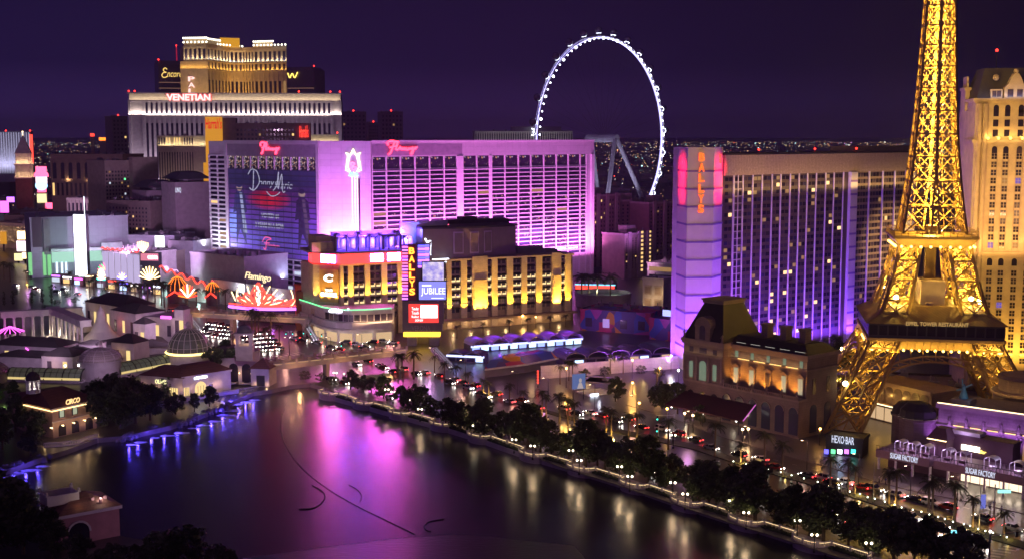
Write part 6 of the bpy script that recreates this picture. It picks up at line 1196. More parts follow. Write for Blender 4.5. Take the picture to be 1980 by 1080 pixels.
sheet('ruffled_water', [(p.x, p.y) for p in gp([(470, 1078), (600, 1062), (720, 1046), (800, 1038), (870, 1033), (950, 1036), (1010, 1045), (1075, 1050), (1110, 1055), (1128, 1075), (1150, 1110), (450, 1110)], WZ)], WZ + 0.006, water_mat('ruffled_water', 0.30, 0.5, (0.012, 0.008, 0.016)))
# fountain pipes lying at the water surface
pipe = mat('black_pipe', (0.01, 0.01, 0.012), 0.6, 0)
def pipes(label, pts, r=0.07, noz=True):
 P = [Vector((p.x, p.y, WZ + 0.05)) for p in gp(pts, WZ)]; Q = []
 for i in range(len(P) - 1):
  p0, p1, p2, p3 = P[max(i - 1, 0)], P[i], P[i + 1], P[min(i + 2, len(P) - 1)]
  for k in range(6): t_ = k / 6; Q.append(0.5 * (2 * p1 + (p2 - p0) * t_ + (2 * p0 - 5 * p1 + 4 * p2 - p3) * t_ * t_ + (3 * p1 - p0 - 3 * p2 + p3) * t_ ** 3))
 t = thing('fountain_pipe', label, 'fountain pipe', Q[0]); m = MB(); m.path([q - Q[0] for q in Q], r, 5); m.build('pipe', pipe, t)
 m = MB()
 for q in Q[::2]: d = q - Q[0]; m.tube(d, d + Vector((0, 0, 0.3)), 0.06, 0.04, 5)
 m.build('nozzle_row', pipe, t)
pipes('long curved black fountain pipe sweeping across the lake', [(556, 780), (546, 800), (543, 830), (552, 860), (575, 895), (620, 935), (680, 972), (740, 1002), (810, 1036)])
pipes('small hooked black fountain pipe beside the left of the long pipe', [(604, 938), (622, 948), (628, 960), (618, 975), (600, 983), (575, 984)], 0.13)
pipes('dotted curved fountain pipe right of the long pipe', [(675, 937), (690, 945), (699, 958), (695, 972)], 0.1)
pipes('short curved fountain pipe near the ruffled water', [(858, 1003), (830, 1008), (820, 1018), (826, 1025), (835, 1026)], 0.1)

asph = mat('wet_asphalt', (0.028, 0.025, 0.03), 0.29, 0.4, 0.08, spec=0.55)
sheet('road', [(p.x, p.y) for p in gp([(2010, 1018), (1900, 984), (1769, 958), (1690, 938), (1600, 908), (1500, 882), (1400, 852), (1300, 815), (1200, 786), (1100, 770), (1015, 748), (950, 744), (870, 712), (800, 684), (765, 672), (680, 664), (600, 640), (520, 622), (420, 604), (300, 586), (150, 560), (40, 540), (-40, 530), (-40, 562), (60, 585), (180, 600), (330, 625), (400, 655), (455, 690), (520, 712), (600, 722), (660, 745), (760, 776), (860, 806), (960, 838), (1080, 872), (1200, 905), (1330, 944), (1450, 980), (1560, 1012), (1680, 1052), (1790, 1085), (1900, 1120), (2010, 1150)])], 0.004, asph)
mk = mat('road_paint', (0.55, 0.52, 0.5), 0.6, 0.2); b_ = MB()
def dash(px0, py0, px1, py1, n, w=0.14, fill=0.35):
 p, q = G(px0, py0), G(px1, py1); d = (q - p); L_ = d.length; u_ = d / L_; nn = Vector((-u_.y, u_.x, 0)) * w
 for i in range(n): a = p + d * (i / n); c = p + d * ((i + fill) / n); b_.quad((a - nn)[:2] + (0.009,) if False else (*(a - nn)[:2], 0.009), (*(c - nn)[:2], 0.009), (*(c + nn)[:2], 0.009), (*(a + nn)[:2], 0.009))
for off in (0, 14): dash(880, 732 + off, 1960, 1004 + off * 2.6, 34, 0.09, 0.25)
dash(1000, 806, 1880, 1050, 30, 0.09, 0.25)
for k in range(9): dash(1890 + k * 10, 1075 - k * 4, 1925 + k * 10, 1080 - k * 4, 1, 0.35, 1)
for k in range(8): dash(505 + k * 10, 690 - k * 1.5, 520 + k * 10, 694 - k * 1.5, 1, 0.3, 1)
dash(700, 640, 760, 660, 8)
tag(b_.build('road_markings', mk), kind='structure')
pav = mat('pavement_slabs', (0.12, 0.10, 0.10), 0.45, 0.25, 0.1, spec=0.4)
def slab(name, pts, h=0.13, m_=pav): b = MB(); P = [G(x, y) for x, y in pts]; b.prism([(p.x, p.y) for p in P], 0.0, h); return tag(b.build(name, m_), kind='structure')
slab('median', [(1990, 1050), (1880, 1018), (1800, 995), (1720, 972), (1640, 946), (1540, 918), (1440, 890), (1340, 858), (1200, 830), (1085, 800), (980, 770), (978, 774), (1083, 806), (1198, 838), (1338, 868), (1438, 901), (1538, 929), (1638, 958), (1718, 985), (1798, 1008), (1878, 1031), (1990, 1064)], 0.2, mat('planted_soil', (0.05, 0.055, 0.03), 0.9, 0.4))
slab('promenade', [(640, 754), (700, 752), (790, 786), (900, 822), (1020, 856), (1140, 890), (1260, 926), (1380, 964), (1500, 1000), (1620, 1040), (1740, 1080), (1850, 1120), (1780, 1140), (1660, 1090), (1520, 1044), (1400, 1007), (1290, 970), (1185, 934), (1085, 903), (990, 866), (900, 836), (830, 815), (760, 790), (700, 774), (650, 760)])
slab('pavement', [(2010, 1000), (1900, 975), (1770, 950), (1690, 930), (1600, 902), (1500, 876), (1400, 846), (1300, 808), (1210, 782), (1290, 770), (1420, 800), (1560, 850), (1700, 900), (1850, 950), (2010, 990)], 0.13)

# ============================================================ lakeside balustrades
bst = mat('lilac_cast_stone', (0.42, 0.36, 0.38), 0.8); hedge_m = mat('dark_hedge', (0.03, 0.045, 0.02), 0.9, 0.5, 2.0, bump=0.6); railglow = glow('rail_strip_light', (1.0, 0.70, 0.36), 2.4)
def bay_proto():
 t = thing('balustrade_bay', 'x', 'balustrade', (0, 0, 0)); w, dp = 4.6, 3.6; pts = [(-w, 0)] + [(-w * math.cos(PI * k / 8) * (1.0), -dp * (math.sin(PI * k / 8) ** 0.7)) for k in range(1, 8)] + [(w, 0)]
 m = MB(); m.prism(pts + [(w, 1.5), (-w, 1.5)], -1.7, 0.2); m.prism([(x * 1.04, y * 1.04) for x, y in pts] + [(w * 1.04, 1.5), (-w * 1.04, 1.5)], 0.2, 0.42); m.build('bay_wall', bst, t)
 ra = MB(); gl_ = MB(); ba = MB()
 for i in range(8):
  p, q = Vector(pts[i]), Vector(pts[i + 1]); ra.obox(p, q, 0.36, 1.36, 1.55); ra.obox(p, q, 0.34, 0.42, 0.58); gl_.obox(p + (q - p) * 0.06, q - (q - p) * 0.06, 0.2, 1.24, 1.355)
  n = max(2, int((q - p).length / 0.42))
  for k in range(n): c = p + (q - p) * ((k + 0.5) / n); ba.lathe([(0.07, 0.58), (0.13, 0.75), (0.06, 1.0), (0.1, 1.24)], 6, (c.x, c.y, 0))
  if i % 2 == 0: ra.box(p.x - 0.28, p.x + 0.28, p.y - 0.28, p.y + 0.28, 0.42, 1.75)
 ra.box(w - 0.28, w + 0.28, -0.28, 0.28, 0.42, 1.75); ra.build('rail', bst, t); gl_.build('rail_light', railglow, t); tag(ba.build('balusters', mat('pale_baluster', (0.6, 0.54, 0.45), 0.7), t), kind='stuff')
 return t
def run_proto(L):
 t = thing('straight_balustrade', 'x', 'balustrade', (0, 0, 0)); m = MB(); m.box(0, L, -0.15, 0.15, 1.3, 1.48); m.box(0, L, -0.16, 0.16, 0.15, 0.3)
 for k in range(3): m.box(L * k / 2 - 0.25, L * k / 2 + 0.25, -0.25, 0.25, 0.15, 1.7)
 m.build('rail', bst, t); m = MB(); m.box(0.3, L - 0.3, -0.1, 0.1, 1.18, 1.295); m.build('rail_light', railglow, t); m = MB(); n = int(L / 0.42)
 for k in range(n): m.lathe([(0.07, 0.3), (0.13, 0.5), (0.06, 0.85), (0.1, 1.18)], 6, (L * (k + 0.5) / n, 0, 0))
 tag(m.build('balusters', M['pale_baluster'], t), kind='stuff'); m = MB(); r = random.Random(5)
 for k in range(int(L * 5)): m.ball((r.uniform(0.2, L - 0.2), r.uniform(-1.5, -0.5), r.uniform(0.1, 0.75)), r.uniform(0.25, 0.45), 5)
 m.box(0.1, L - 0.1, -1.5, -0.4, -0.1, 0.6); m.build('hedge', hedge_m, t); m = MB(); m.box(-0.2, L + 0.2, -1.75, 0.3, -1.7, 0.02); m.build('plinth', bst, t); return t
bp = bay_proto(); rp_ = run_proto(9.6)
for i, c in enumerate(BAYS):
 c = Vector(c); a = Vector(BAYS[max(i - 1, 0)]); d = Vector(BAYS[min(i + 1, len(BAYS) - 1)]); u_ = (d - a).normalized(); rz = math.atan2(u_.y, u_.x)
 lb = f'{ORD[i]} rounded lakeside balustrade bay with lit rail, counted from the footbridge end'
 if i == 0: bp.location = (c.x, c.y, 0); bp.rotation_euler = (0, 0, rz); bp['label'] = lb; bp['group'] = 'rounded balustrade bays'
 else: copy_thing(bp, (c.x, c.y, 0), rz, lb, 'rounded balustrade bays')
 if i < len(BAYS) - 1:
  e = Vector(BAYS[i + 1]); v_ = (e - c); L_ = v_.length; v_.normalize(); s_ = c + v_ * 4.9; k = (L_ - 9.8) / 9.6; rz2 = math.atan2(v_.y, v_.x); lb = f'{ORD[i]} straight lit balustrade with dark hedge, counted from the footbridge end'
  o = rp_ if i == 0 else copy_thing(rp_, (0, 0, 0), 0, None, None)
  o.location = (s_.x, s_.y, 0); o.rotation_euler = (0, 0, rz2); o.scale = (k, 1, 1); o['label'] = lb; o['group'] = 'straight balustrades'

# ============================================================ foot bridges
def footbridge(label, L, Rr, yt, n, wdt=6):
 b = Bld('footbridge', label, 'footbridge', L, Rr, yt); zt = b.uv((L[0] + Rr[0]) / 2, yt)[1]; zd = zt - 1.7; br = mat('bridge_render', (0.38, 0.32, 0.31), 0.8); w = b.w
 m = MB(); m.box(0, w, 0, wdt, zd - 1.5, zd); b.part('deck', m, br)
 for y in (0, wdt - 0.3):
  m = MB(); m.box(0, w, y - 0.1, y + 0.4, zd, zd + 0.9); m.box(0, w, y - 0.15, y + 0.45, zd + 1.35, zd + 1.5)
  for k in range(n + 1): u = w * k / n; m.box(u - 0.45, u + 0.45, y - 0.25, y + 0.55, zd, zt + 0.3)
  b.part('parapet', m, br)
 m = MB(); m.box(0.5, w - 0.5, -0.18, -0.1, zd + 0.35, zd + 0.5); b.part('parapet_light', m, glow('parapet_glow', (1.0, 0.65, 0.3), 0.8, 'NONE'))
 for k in (0.02, 0.42, 0.97): m = MB(); u = w * k; m.box(u - 0.7, u + 0.7, 1.5, wdt - 1.5, 0, zd - 1.5); b.part('pier', m, br)
 for k in range(3): lamp(b.world(w * (k + 0.5) / 3, wdt / 2, zd + 4), 420, (1.0, 0.5, 0.25), 0.3); lamp(b.world(w * (k + 0.5) / 3, -4, zd - 3), 900, (1.0, 0.48, 0.2), 0.3)
 return b
footbridge('nearer footbridge with pillared parapet crossing the road at the head of the lake', (522, 436), (786, 468), 684, 11)
footbridge('farther footbridge with pale lit parapet leading to the curved podium', (340, 560), (592, 538), 604, 10)
def escalator(label, a, c, z1):
 p = G(*a); q = G(*c, z1); t = thing('escalator', label, 'escalator', p); d = q - p; m = MB(); s_ = Vector((-d.y, d.x, 0)).normalized()
 for k in (-1.2, 0, 1.2): m.beam(s_ * k + Vector((0, 0, 1)), d + s_ * k + Vector((0, 0, 1)), 0.3, 0, 0.9)
 m.beam(Vector((0, 0, 0.1)), d + Vector((0, 0, 0.1)), 3.0, 0, 0.5); m.build('balustrades', steel, t); m = MB()
 for k in (-0.6, 0.6): m.beam(s_ * k + Vector((0, 0, 0.55)), d + s_ * k + Vector((0, 0, 0.55)), 0.5, 0, 0.08)
 m.build('lit_steps', glow('escalator_light', (0.9, 0.85, 1.0), 1.2, 'NONE'), t)
escalator('escalator rising to the curved podium beside the road', (610, 660), (583, 617), 6); escalator('escalator rising to the right end of the nearer footbridge', (872, 712), (838, 676), 6)
escalator('escalator rising behind the dark dome with the gold ring', (385, 640), (358, 606), 6)

# ============================================================ lake palace (left): domes, glass vaults, restaurants
terr = mat('terracotta_stucco', (0.36, 0.24, 0.19), 0.85); lil = mat('lilac_stucco', (0.40, 0.34, 0.38), 0.85); glz = mat('vault_glass', (0.10, 0.13, 0.12), 0.2, 0.2, emit=(0.75, 0.7, 0.4), es=0.05)
def hip(b, u0, u1, y0, y1, z, h, m_, ov=0.8, k=0.5, name='roof'):
 m = MB(); dd = min(u1 - u0, y1 - y0) / 2 * k; m.frustum([(u0 - ov, y0 - ov), (u1 + ov, y0 - ov), (u1 + ov, y1 + ov), (u0 - ov, y1 + ov)], z + 0.01, [(u0 + dd, y0 + dd), (u1 - dd, y0 + dd), (u1 - dd, y1 - dd), (u0 + dd, y1 - dd)], z + h); return b.part(name, m, m_)
def dome(name, label, px, Y, pyb, pyr, pyt, rpx, wallm, domem, ribs=12, ring=None, lantern=True):
 p = PD(px, pyr, Y); r = rpx * Y / F; zr, zt_ = p.z, ZY(pyt, Y); t = thing(name, label, 'dome', (p.x, p.y, 0)); m = MB(); m.lathe([(r * 0.96, 0), (r * 0.96, zr - 0.5), (r * 1.06, zr - 0.4), (r * 1.06, zr)], 28); m.build('drum', wallm, t)
 h = zt_ - zr; pr = [(r * math.cos(k * PI / 16), zr + h * math.sin(k * PI / 16)) for k in range(8)] + [(0.05, zt_)]; m = MB(); m.lathe(pr, 28); m.build('shell', domem, t); m = MB()
 for k in range(ribs):
  a = 2 * PI * k / ribs
  for (r0, z0), (r1, z1) in zip(pr[:-1], pr[1:]): m.beam((r0 * math.cos(a), r0 * math.sin(a), z0), (r1 * math.cos(a), r1 * math.sin(a), z1), 0.22)
 for r0, z0 in pr[1:7:2]: m.lathe([(r0 + 0.06, z0 - 0.08), (r0 + 0.12, z0), (r0 + 0.02, z0 + 0.08)], 28)
 m.build('ribs', bst, t)
 if ring: m = MB(); m.lathe([(r * 1.08, zr - 0.9), (r * 1.14, zr - 0.45), (r * 1.08, zr - 0.02)], 32); m.build('ring_light', ring, t)
 if lantern:
  m = MB()
  for k in range(6): a = 2 * PI * k / 6; m.tube((0.9 * math.cos(a), 0.9 * math.sin(a), zt_ - 0.3), (0.9 * math.cos(a), 0.9 * math.sin(a), zt_ + 1.4), 0.16)
  m.lathe([(1.3, zt_ + 1.4), (1.2, zt_ + 1.7), (0.8, zt_ + 2.4), (0.05, zt_ + 2.8)], 12); m.build('lantern', bst, t)
 return t
lat = mat('lattice_dome_glass', (0.34, 0.27, 0.27), 0.5, 0.1, brick=(0.8, 0.6, 0.09, 0.5)); dome('conservatory_dome', 'pale lattice dome on a white drum between two glass vaults', 194, 447, 735, 694, 671, 41, lil, lat, 12)
dome('conservatory_dome', 'pale lattice dome cut by the left frame edge', -22, 440, 745, 718, 697, 37, lil, lat, 12)
dome('ringed_dome', 'dark glass dome with glowing yellow ring around its base', 366, 470, 690, 676, 634, 41, bst, mat('dark_dome_glass', (0.05, 0.05, 0.07), 0.25, 0.2, emit=(0.9, 0.7, 0.3), es=0.03), 20, glow('ring_yellow', (1.0, 0.75, 0.25), 3.0))
def vault(label, L, Rr, py, r, n):
 b = Bld('glass_vault', label, 'conservatory', L, Rr, py); z = max(b.uv((L[0] + Rr[0]) / 2, py)[1], 1.0); m = MB()
 for k in range(8):
  a0, a1 = PI * k / 8, PI * (k + 1) / 8; m.quad((0, r - r * math.cos(a0), z + r * math.sin(a0)), (b.w, r - r * math.cos(a0), z + r * math.sin(a0)), (b.w, r - r * math.cos(a1), z + r * math.sin(a1)), (0, r - r * math.cos(a1), z + r * math.sin(a1)))
 b.part('glass', m, glz, smooth=True); m = MB()
 for i in range(n + 1):
  u = b.w * i / n
  for k in range(8): a0, a1 = PI * k / 8, PI * (k + 1) / 8; m.beam((u, r - (r + 0.1) * math.cos(a0), z + (r + 0.1) * math.sin(a0)), (u, r - (r + 0.1) * math.cos(a1), z + (r + 0.1) * math.sin(a1)), 0.3 if i % 3 == 0 else 0.13)
 for k in (2, 4): a0 = PI * k / 8; m.beam((0, r - (r + 0.1) * math.cos(a0), z + (r + 0.1) * math.sin(a0)), (b.w, r - (r + 0.1) * math.cos(a0), z + (r + 0.1) * math.sin(a0)), 0.12)
 b.part('ribs', m, dark); m = MB(); m.box(0, b.w, 0.02, 2 * r, 0, z); b.part('base_wall', m, lil); m = MB(); m.box(0.3, b.w - 0.3, -0.14, -0.02, z + 0.1, z + 0.9); b.part('base_light', m, glow('vault_glow', (1.0, 0.75, 0.3), 0.8, 'NONE'))
vault('glass barrel vault left of the pale lattice dome', (14, 440), (156, 437), 740, 3.6, 12); vault('glass barrel vault from the pale lattice dome to the ringed dome', (233, 446), (352, 470), 712, 3.6, 12)
for i, (x0, Y0, x1, Y1, yt, dp, lb) in enumerate([(-10, 470, 150, 462, 690, 30, 'wide flat dark roofed hall behind the glass vault at far left'), (215, 490, 330, 500, 675, 25, 'dark flat roofed hall behind the right glass vault'), (395, 470, 470, 466, 684, 14, 'dark low hall right of the ringed dome')]):
 b = Bld('dark_hall', lb, 'building', (x0, Y0), (x1, Y1), yt); zt = max(3, b.uv((x0 + x1) / 2, yt)[1]); m = MB(); m.box(0, b.w, 0, dp, 0, zt); b.part('wall', m, lil); hip(b, 0, b.w, 0, dp, zt, 2, darkroof)
def restaurant():
 t0 = Bld('corner_restaurant', 'terracotta restaurant with red hipped roof and glowing cornice at the lake edge, far left', 'restaurant', (101, 356), (186, 369), 790); w = t0.w; zc = t0.uv(140, 780)[1]; p = PD(40, 787, 366); v = Vector((p.x, p.y)) - t0.A; e = (v.dot(t0.d), v.dot(t0.n)); ln = math.hypot(*e); ev = Vector(e) / ln
 P = [(0, 0), (w, 0), (w, 14), (e[0] + 5, e[1] + 12), e]; m = MB(); m.prism(P, 0, zc); t0.part('wall', m, terr); m = MB(); m.frustum([(-0.9, -0.9), (w + 0.8, -0.9), (w + 0.8, 15), (e[0] + 5, e[1] + 13), (e[0] - 0.9, e[1] - 0.6)], zc + 0.01, [(0.5, 6), (w - 6, 6.5), (w - 6, 8), (0.5, 9.5), (-1.5, 8.5)], zc + 4.2); t0.part('roof', m, redroof)
 cl = glow('eave_light', (1.0, 0.66, 0.28), 3.2); m = MB(); m.box(-0.6, w + 0.4, -0.75, -0.5, zc - 0.9, zc - 0.65); m.obox((-0.6, -0.75), Vector(e) + Vector((-0.5, -0.7)), 0.25, zc - 0.9, zc - 0.65); t0.part('eave_light', m, cl)
 m = MB(); m.box(-0.7, w + 0.5, -0.45, 0, zc - 0.64, zc); m.box(-0.3, w, -0.2, 0, 4.6, 4.9); t0.part('cornice', m, bst)
 q = t0.rect(127, 769, 154, 779, -0.9); g = MB(); g.text('CIRCO', q[0], q[1], q[2], q[3], -0.9, 0.2, 0.2, off=0.02); t0.part('name_sign', g, glow('gold_letter', (1.0, 0.6, 0.25), 1.6, 'NONE'))
 for u in (w * 0.2, w * 0.5, w * 0.82):
  m = MB(); m.box(u - 1.0, u + 1.0, -0.15, 0, 5.6, 8.0); wf = t0.part('window_frame', m, dark); m = MB(); m.box(u - 0.7, u + 0.7, -0.2, -0.15, 5.8, 7.8); t0.part('pane', m, glow('pale_room', (0.8, 0.85, 0.6), 0.5, 'NONE') if u < w * 0.6 else gl1, wf)
  g = MB(); _pane(g, 2.6, 3.6, True, 0.1, Vector((u, -0.02)), Vector((1, 0)), Vector((0, -1)), 0.2, 0); t0.part('arched_door', g, gl1)
 for k in range(5):
  u = -2 + w * k / 4; g = MB(); g.ball((u + 1, -0.9, 3.4), 0.25, 8); g.box(u + 0.92, u + 1.08, -0.9, 0, 3.3, 3.5); t0.part('wall_lantern', g, n_warm); lamp(t0.world(u + 1, -1.4, 3.4), 110, WARM, 0.2)
 # cupola on the roof
 m = MB(); m.prism([(2.1 * math.cos(a * PI / 4 + PI / 8) - 0.5, 7.7 + 2.1 * math.sin(a * PI / 4 + PI / 8)) for a in range(8)], zc + 3.8, zc + 5.0)
 for a in range(8): m.tube((-0.5 + 1.8 * math.cos(a * PI / 4), 7.7 + 1.8 * math.sin(a * PI / 4), zc + 5), (-0.5 + 1.8 * math.cos(a * PI / 4), 7.7 + 1.8 * math.sin(a * PI / 4), zc + 7.4), 0.28)
 m.lathe([(2.4, zc + 7.4), (2.4, zc + 7.8)], 16, (-0.5, 7.7, 0)); cu = t0.part('cupola', m, white); g = MB(); g.lathe([(2.2, zc + 7.8), (1.9, zc + 9), (1, zc + 9.9), (0.05, zc + 10.3)], 16, (-0.5, 7.7, 0)); g.tube((-0.5, 7.7, zc + 10.3), (-0.5, 7.7, zc + 11.4), 0.1); t0.part('cupola_dome', g, darkroof, cu); lamp(t0.world(-0.5, 7.7, zc + 6.2), 220, (1.0, 0.9, 0.85), 0.3)
 m = MB(); P2 = [G(x, y) for x, y in ((85, 864), (120, 862), (150, 858), (170, 850), (190, 846))]
 for i in range(4):
  a, c = P2[i], P2[i + 1]; a = t0.A; break
 pts = [(lambda v: (v.dot(t0.d), v.dot(t0.n)))(Vector((q.x, q.y)) - t0.A) for q in P2]
 for a, c in zip(pts[:-1], pts[1:]):
  m.obox(a, c, 0.3, 1.1, 1.3); m.obox(a, c, 0.35, -1.5, 0.3)
  for k in range(9): x = Vector(a) + (Vector(c) - Vector(a)) * (k / 9); m.tube((x.x, x.y, 0.3), (x.x, x.y, 1.1), 0.12, n=5)
 t0.part('terrace_balustrade', m, bst)
 for k in (0.15, 0.5, 0.85): i = int(k * 4); a = Vector(pts[i]); lamp(t0.world(a.x + 1, a.y + 1.2, 1.0), 60, WARM, 0.2)
restaurant()
def shop(name, label, L, Rr, yt, dp, wallm, sign, srect, smat, wins, roofh=2.6):
 b = Bld(name, label, 'restaurant' if 'restaurant' in name else 'shop', L, Rr, yt); zt = b.uv((L[0] + Rr[0]) / 2, yt)[1]; m = MB(); m.box(0, b.w, 0, dp, 0, zt); b.part('wall', m, wallm); m = MB(); m.box(-0.3, b.w + 0.3, -0.4, 0, zt - 0.7, zt); b.part('cornice', m, bst); hip(b, 0, b.w, 0, dp, zt, roofh, redroof, 0.7, 0.7)
 q = b.rect(*srect, -0.2); g = MB(); g.text(sign, q[0], q[1], q[2], q[3], -0.1, 0.2, off=0.015); b.part('name_sign', g, smat)
 for x0, y0, x1, y1, a, c in wins: q = b.rect(x0, y0, x1, y1, -0.05); g = MB(); _pane(g, q[2] - q[0], q[3] - q[1], a, 0.12, Vector(((q[0] + q[2]) / 2, -0.02)), Vector((1, 0)), Vector((0, -1)), max(0.1, q[1]), 0); wf = b.part('window', g, c); g = MB(); w_ = (q[2] - q[0]); [g.box(q[0] + w_ * k / 4 - 0.06, q[0] + w_ * k / 4 + 0.06, -0.2, -0.145, max(0.1, q[1]), q[3] - (w_ * 0.3 if a else 0)) for k in (1, 2, 3)]; b.part('glazing_bars', g, dark, wf)
 return b
lwin = glow('lit_shop_window', (1.0, 0.72, 0.28), 1.1, 'NONE')
b = shop('lakeside_restaurant', 'lilac lakeside restaurant with pale name letters and a tiled roof left of the lit arch', (272, 417), (353, 411), 727, 12, lil, 'OLIVES', (300, 733, 322, 741), glow('pale_yellow_letter', (0.95, 0.9, 0.45), 1.4, 'NONE'), [(304, 752, 318, 766, False, gl2), (328, 749, 344, 764, False, lwin)])
for px in (278, 305, 349, 362): lamp(b.world(b.uv(px, 750)[0], -1.4, 3.4), 90, WARM, 0.2)
b = shop('lakeside_shop', 'lilac lakeside shop with bright arched doorway and small white name letters', (352, 411), (446, 424), 720, 12, lil, 'LOUIS VUITTON', (376, 726, 400, 731), n_cool, [(377, 737, 399, 765, True, lwin), (404, 745, 412, 764, False, gl2), (356, 748, 366, 764, False, lwin)])
for px in (372, 403, 425, 415): lamp(b.world(b.uv(px, 755)[0], -1.4, 3.4), 110, WARM, 0.2)
m = MB(); m.box(-12, b.w, -5, -4.6, -1, 1.2); m.box(-12, b.w, -5.1, -4.5, 1.2, 1.4); b.part('terrace_wall', m, lil)
b = Bld('lake_gate', 'lilac gatehouse with two tall arches, fountain basin and square red roofed pavilion', 'building', (425, 436), (523, 433), 712); zt = b.uv(455, 706)[1]; w = b.w; u1 = b.uv(488, 720)[0]
m = MB(); m.box(0, u1, 0.5, 9, 0, zt); m.frustum([(0, 0.5), (u1 * 0.5, 0.5), (u1 * 0.5, 1.5), (0, 1.5)], zt + 0.002, [(2, 0.5), (u1 * 0.4, 0.5), (u1 * 0.4, 1.5), (2, 1.5)], zt + 2.5); m.box(u1, w, -1.5, 6, 0, zt - 0.5); b.part('wall', m, lil); hip(b, u1, w, -1.5, 6, zt - 0.5, 3.2, redroof, 0.7, 0.95)
for px in (451, 476): u = b.uv(px, 730)[0]; g = MB(); _pane(g, 3.4, 7, True, 0.12, Vector((u, 0.48)), Vector((1, 0)), Vector((0, -1)), 0.6, 0); b.part('arch', g, gl1); g = MB(); g.lathe([(0.4, 0.3), (2.1, 0.8), (2.2, 1.1), (1.9, 1.1)], 14, (u, -1.4, 0)); b.part('basin', g, bst)
g = MB(); q = b.rect(496, 725, 512, 746, -1.5); g.box(q[0], q[2], -1.58, -1.49, 0.1, q[3]); b.part('doorway', g, dark)
for px in (440, 463, 486): lamp(b.world(b.uv(px, 730)[0], -0.8, 4.2), 170, WARM, 0.2); g = MB(); g.ball((b.uv(px, 730)[0], 0, 4.2), 0.25, 8); b.part('wall_lantern', g, n_warm)
for px in (497, 520): lamp(b.world(b.uv(px, 745)[0], -2.2, 0.8), 60, WARM, 0.2)
p = PD(473, 660, 468); t = thing('cupola_tower', 'white square belvedere with grey dome above the roofs by the parked queue', 'tower', (p.x, p.y, 0), 0.1); z0, z1, z2 = ZY(668, 468), ZY(645, 468), ZY(626, 468); m = MB(); m.prism(sq(3.2), 0, z0); m.prism(sq(3.5), z0 + 0.003, z0 + 0.5)
for sx in (-1, 1):
 for sy in (-1, 1): m.box(sx * 2.5 - 0.6, sx * 2.5 + 0.6, sy * 2.5 - 0.6, sy * 2.5 + 0.6, z0 + 0.5, z1)
m.prism(sq(3.5), z1, z1 + 0.7); m.build('lantern_room', bst, t); m = MB(); m.lathe([(2.9, z1 + 0.7), (2.7, z1 + 2), (1.6, z1 + 3.4), (0.1, z2)], 16); m.tube((0, 0, z2), (0, 0, z2 + 1.2), 0.1); m.build('dome', slate, t); lamp((p.x, p.y, z0 + 2.2), 260, WARM, 0.3)

# blue lit shoreline rocks
rk = mat('shore_rock', (0.22, 0.20, 0.22), 0.85, 0.4, 1.0, bump=0.4)
def rocks(label, pts, n, s, seed):
 r = random.Random(seed); P = [G(x, y) + Vector((0, -1.2, -1.2)) for x, y in pts]; m = MB()
 for i in range(n):
  k = r.random() * (len(P) - 1); j = int(k); c = P[j] + (P[j + 1] - P[j]) * (k - j) + Vector((r.uniform(-1.6, 1.6), r.uniform(-0.6, 2.4), r.uniform(-0.2, 0.8))); st_ = len(m.v); m.ball(c, r.uniform(0.5, 1) * s, 7)
  for q in range(st_, len(m.v)): x, y, z = m.v[q]; m.v[q] = (x + r.uniform(-0.25, 0.25) * s, y + r.uniform(-0.25, 0.25) * s, z + r.uniform(-0.25, 0.25) * s)
 o = m.build('shore_rocks', rk); tag(o, kind='stuff')
rocks('', [(235, 843), (262, 835), (300, 822), (345, 815), (385, 800), (420, 788), (440, 780)], 120, 1.1, 1); rocks('', [(428, 775), (450, 765), (475, 758), (500, 752)], 80, 0.9, 2); rocks('', [(-10, 906), (30, 896), (70, 882), (95, 876)], 50, 1.0, 3)
def blue(px, py, pw=260, z=-0.7):
 p = G(px, py); lamp((p.x, p.y - 4.6, z + 1.0), pw * 1.5, (0.10, 0.06, 1.0), 0.1)
for x, y in ((258, 842), (275, 836), (300, 826), (325, 824), (350, 820), (390, 806), (415, 797), (436, 785)): blue(x, y, 300)
for x, y in ((438, 768), (452, 765), (466, 766), (480, 760), (495, 757)): blue(x, y, 420, 0.2)
for x, y in ((12, 902), (40, 894), (62, 890), (85, 884)): blue(x, y, 170)
fo = MB(); rf_ = random.Random(6)
for x, y, s in ((255, 846, 1.2), (272, 842, 1.5), (300, 833, 1.2), (322, 829, 1.6), (348, 824, 1.8), (372, 815, 1.0), (392, 810, 1.6), (412, 802, 1.8), (434, 791, 2.2), (446, 782, 2.4), (440, 772, 1.6), (458, 770, 1.8), (474, 766, 1.8), (490, 762, 1.4), (8, 908, 1.5), (36, 899, 1.6), (60, 894, 2.0), (84, 887, 1.5)):
 p = G(x, y); n = 14; L_ = [(p.x + s * (1.9 if math.cos(2 * PI * k / n) > 0 else 0.9) * math.cos(2 * PI * k / n) * rf_.uniform(0.6, 1.2), p.y - 2.4 + s * 0.9 * math.sin(2 * PI * k / n) * rf_.uniform(0.6, 1.2), WZ + 0.03 + 0.002 * len(fo.f)) for k in range(n)]; fo.add(L_, [list(range(n))])
tag(fo.build('foam', mat('white_foam', (0.55, 0.58, 0.65), 0.8, 0.5, 1.5)), kind='stuff')
m = MB(); P = [G(x, y) for x, y in ((430, 758), (498, 748))]; r = random.Random(9)
for k in range(5): a, c = P[0] + (P[1] - P[0]) * 0.02 + Vector((0, -k * 1.5, 0)), P[1] + Vector((0, -k * 1.5, 0)); m.obox(a, c, 1.6, -1.6, 0.6 - k * 0.4)
t = m.build('cascade_steps', rk); tag(t, 'blue lit stepped water cascade below the twin arches of the gatehouse', 'cascade')

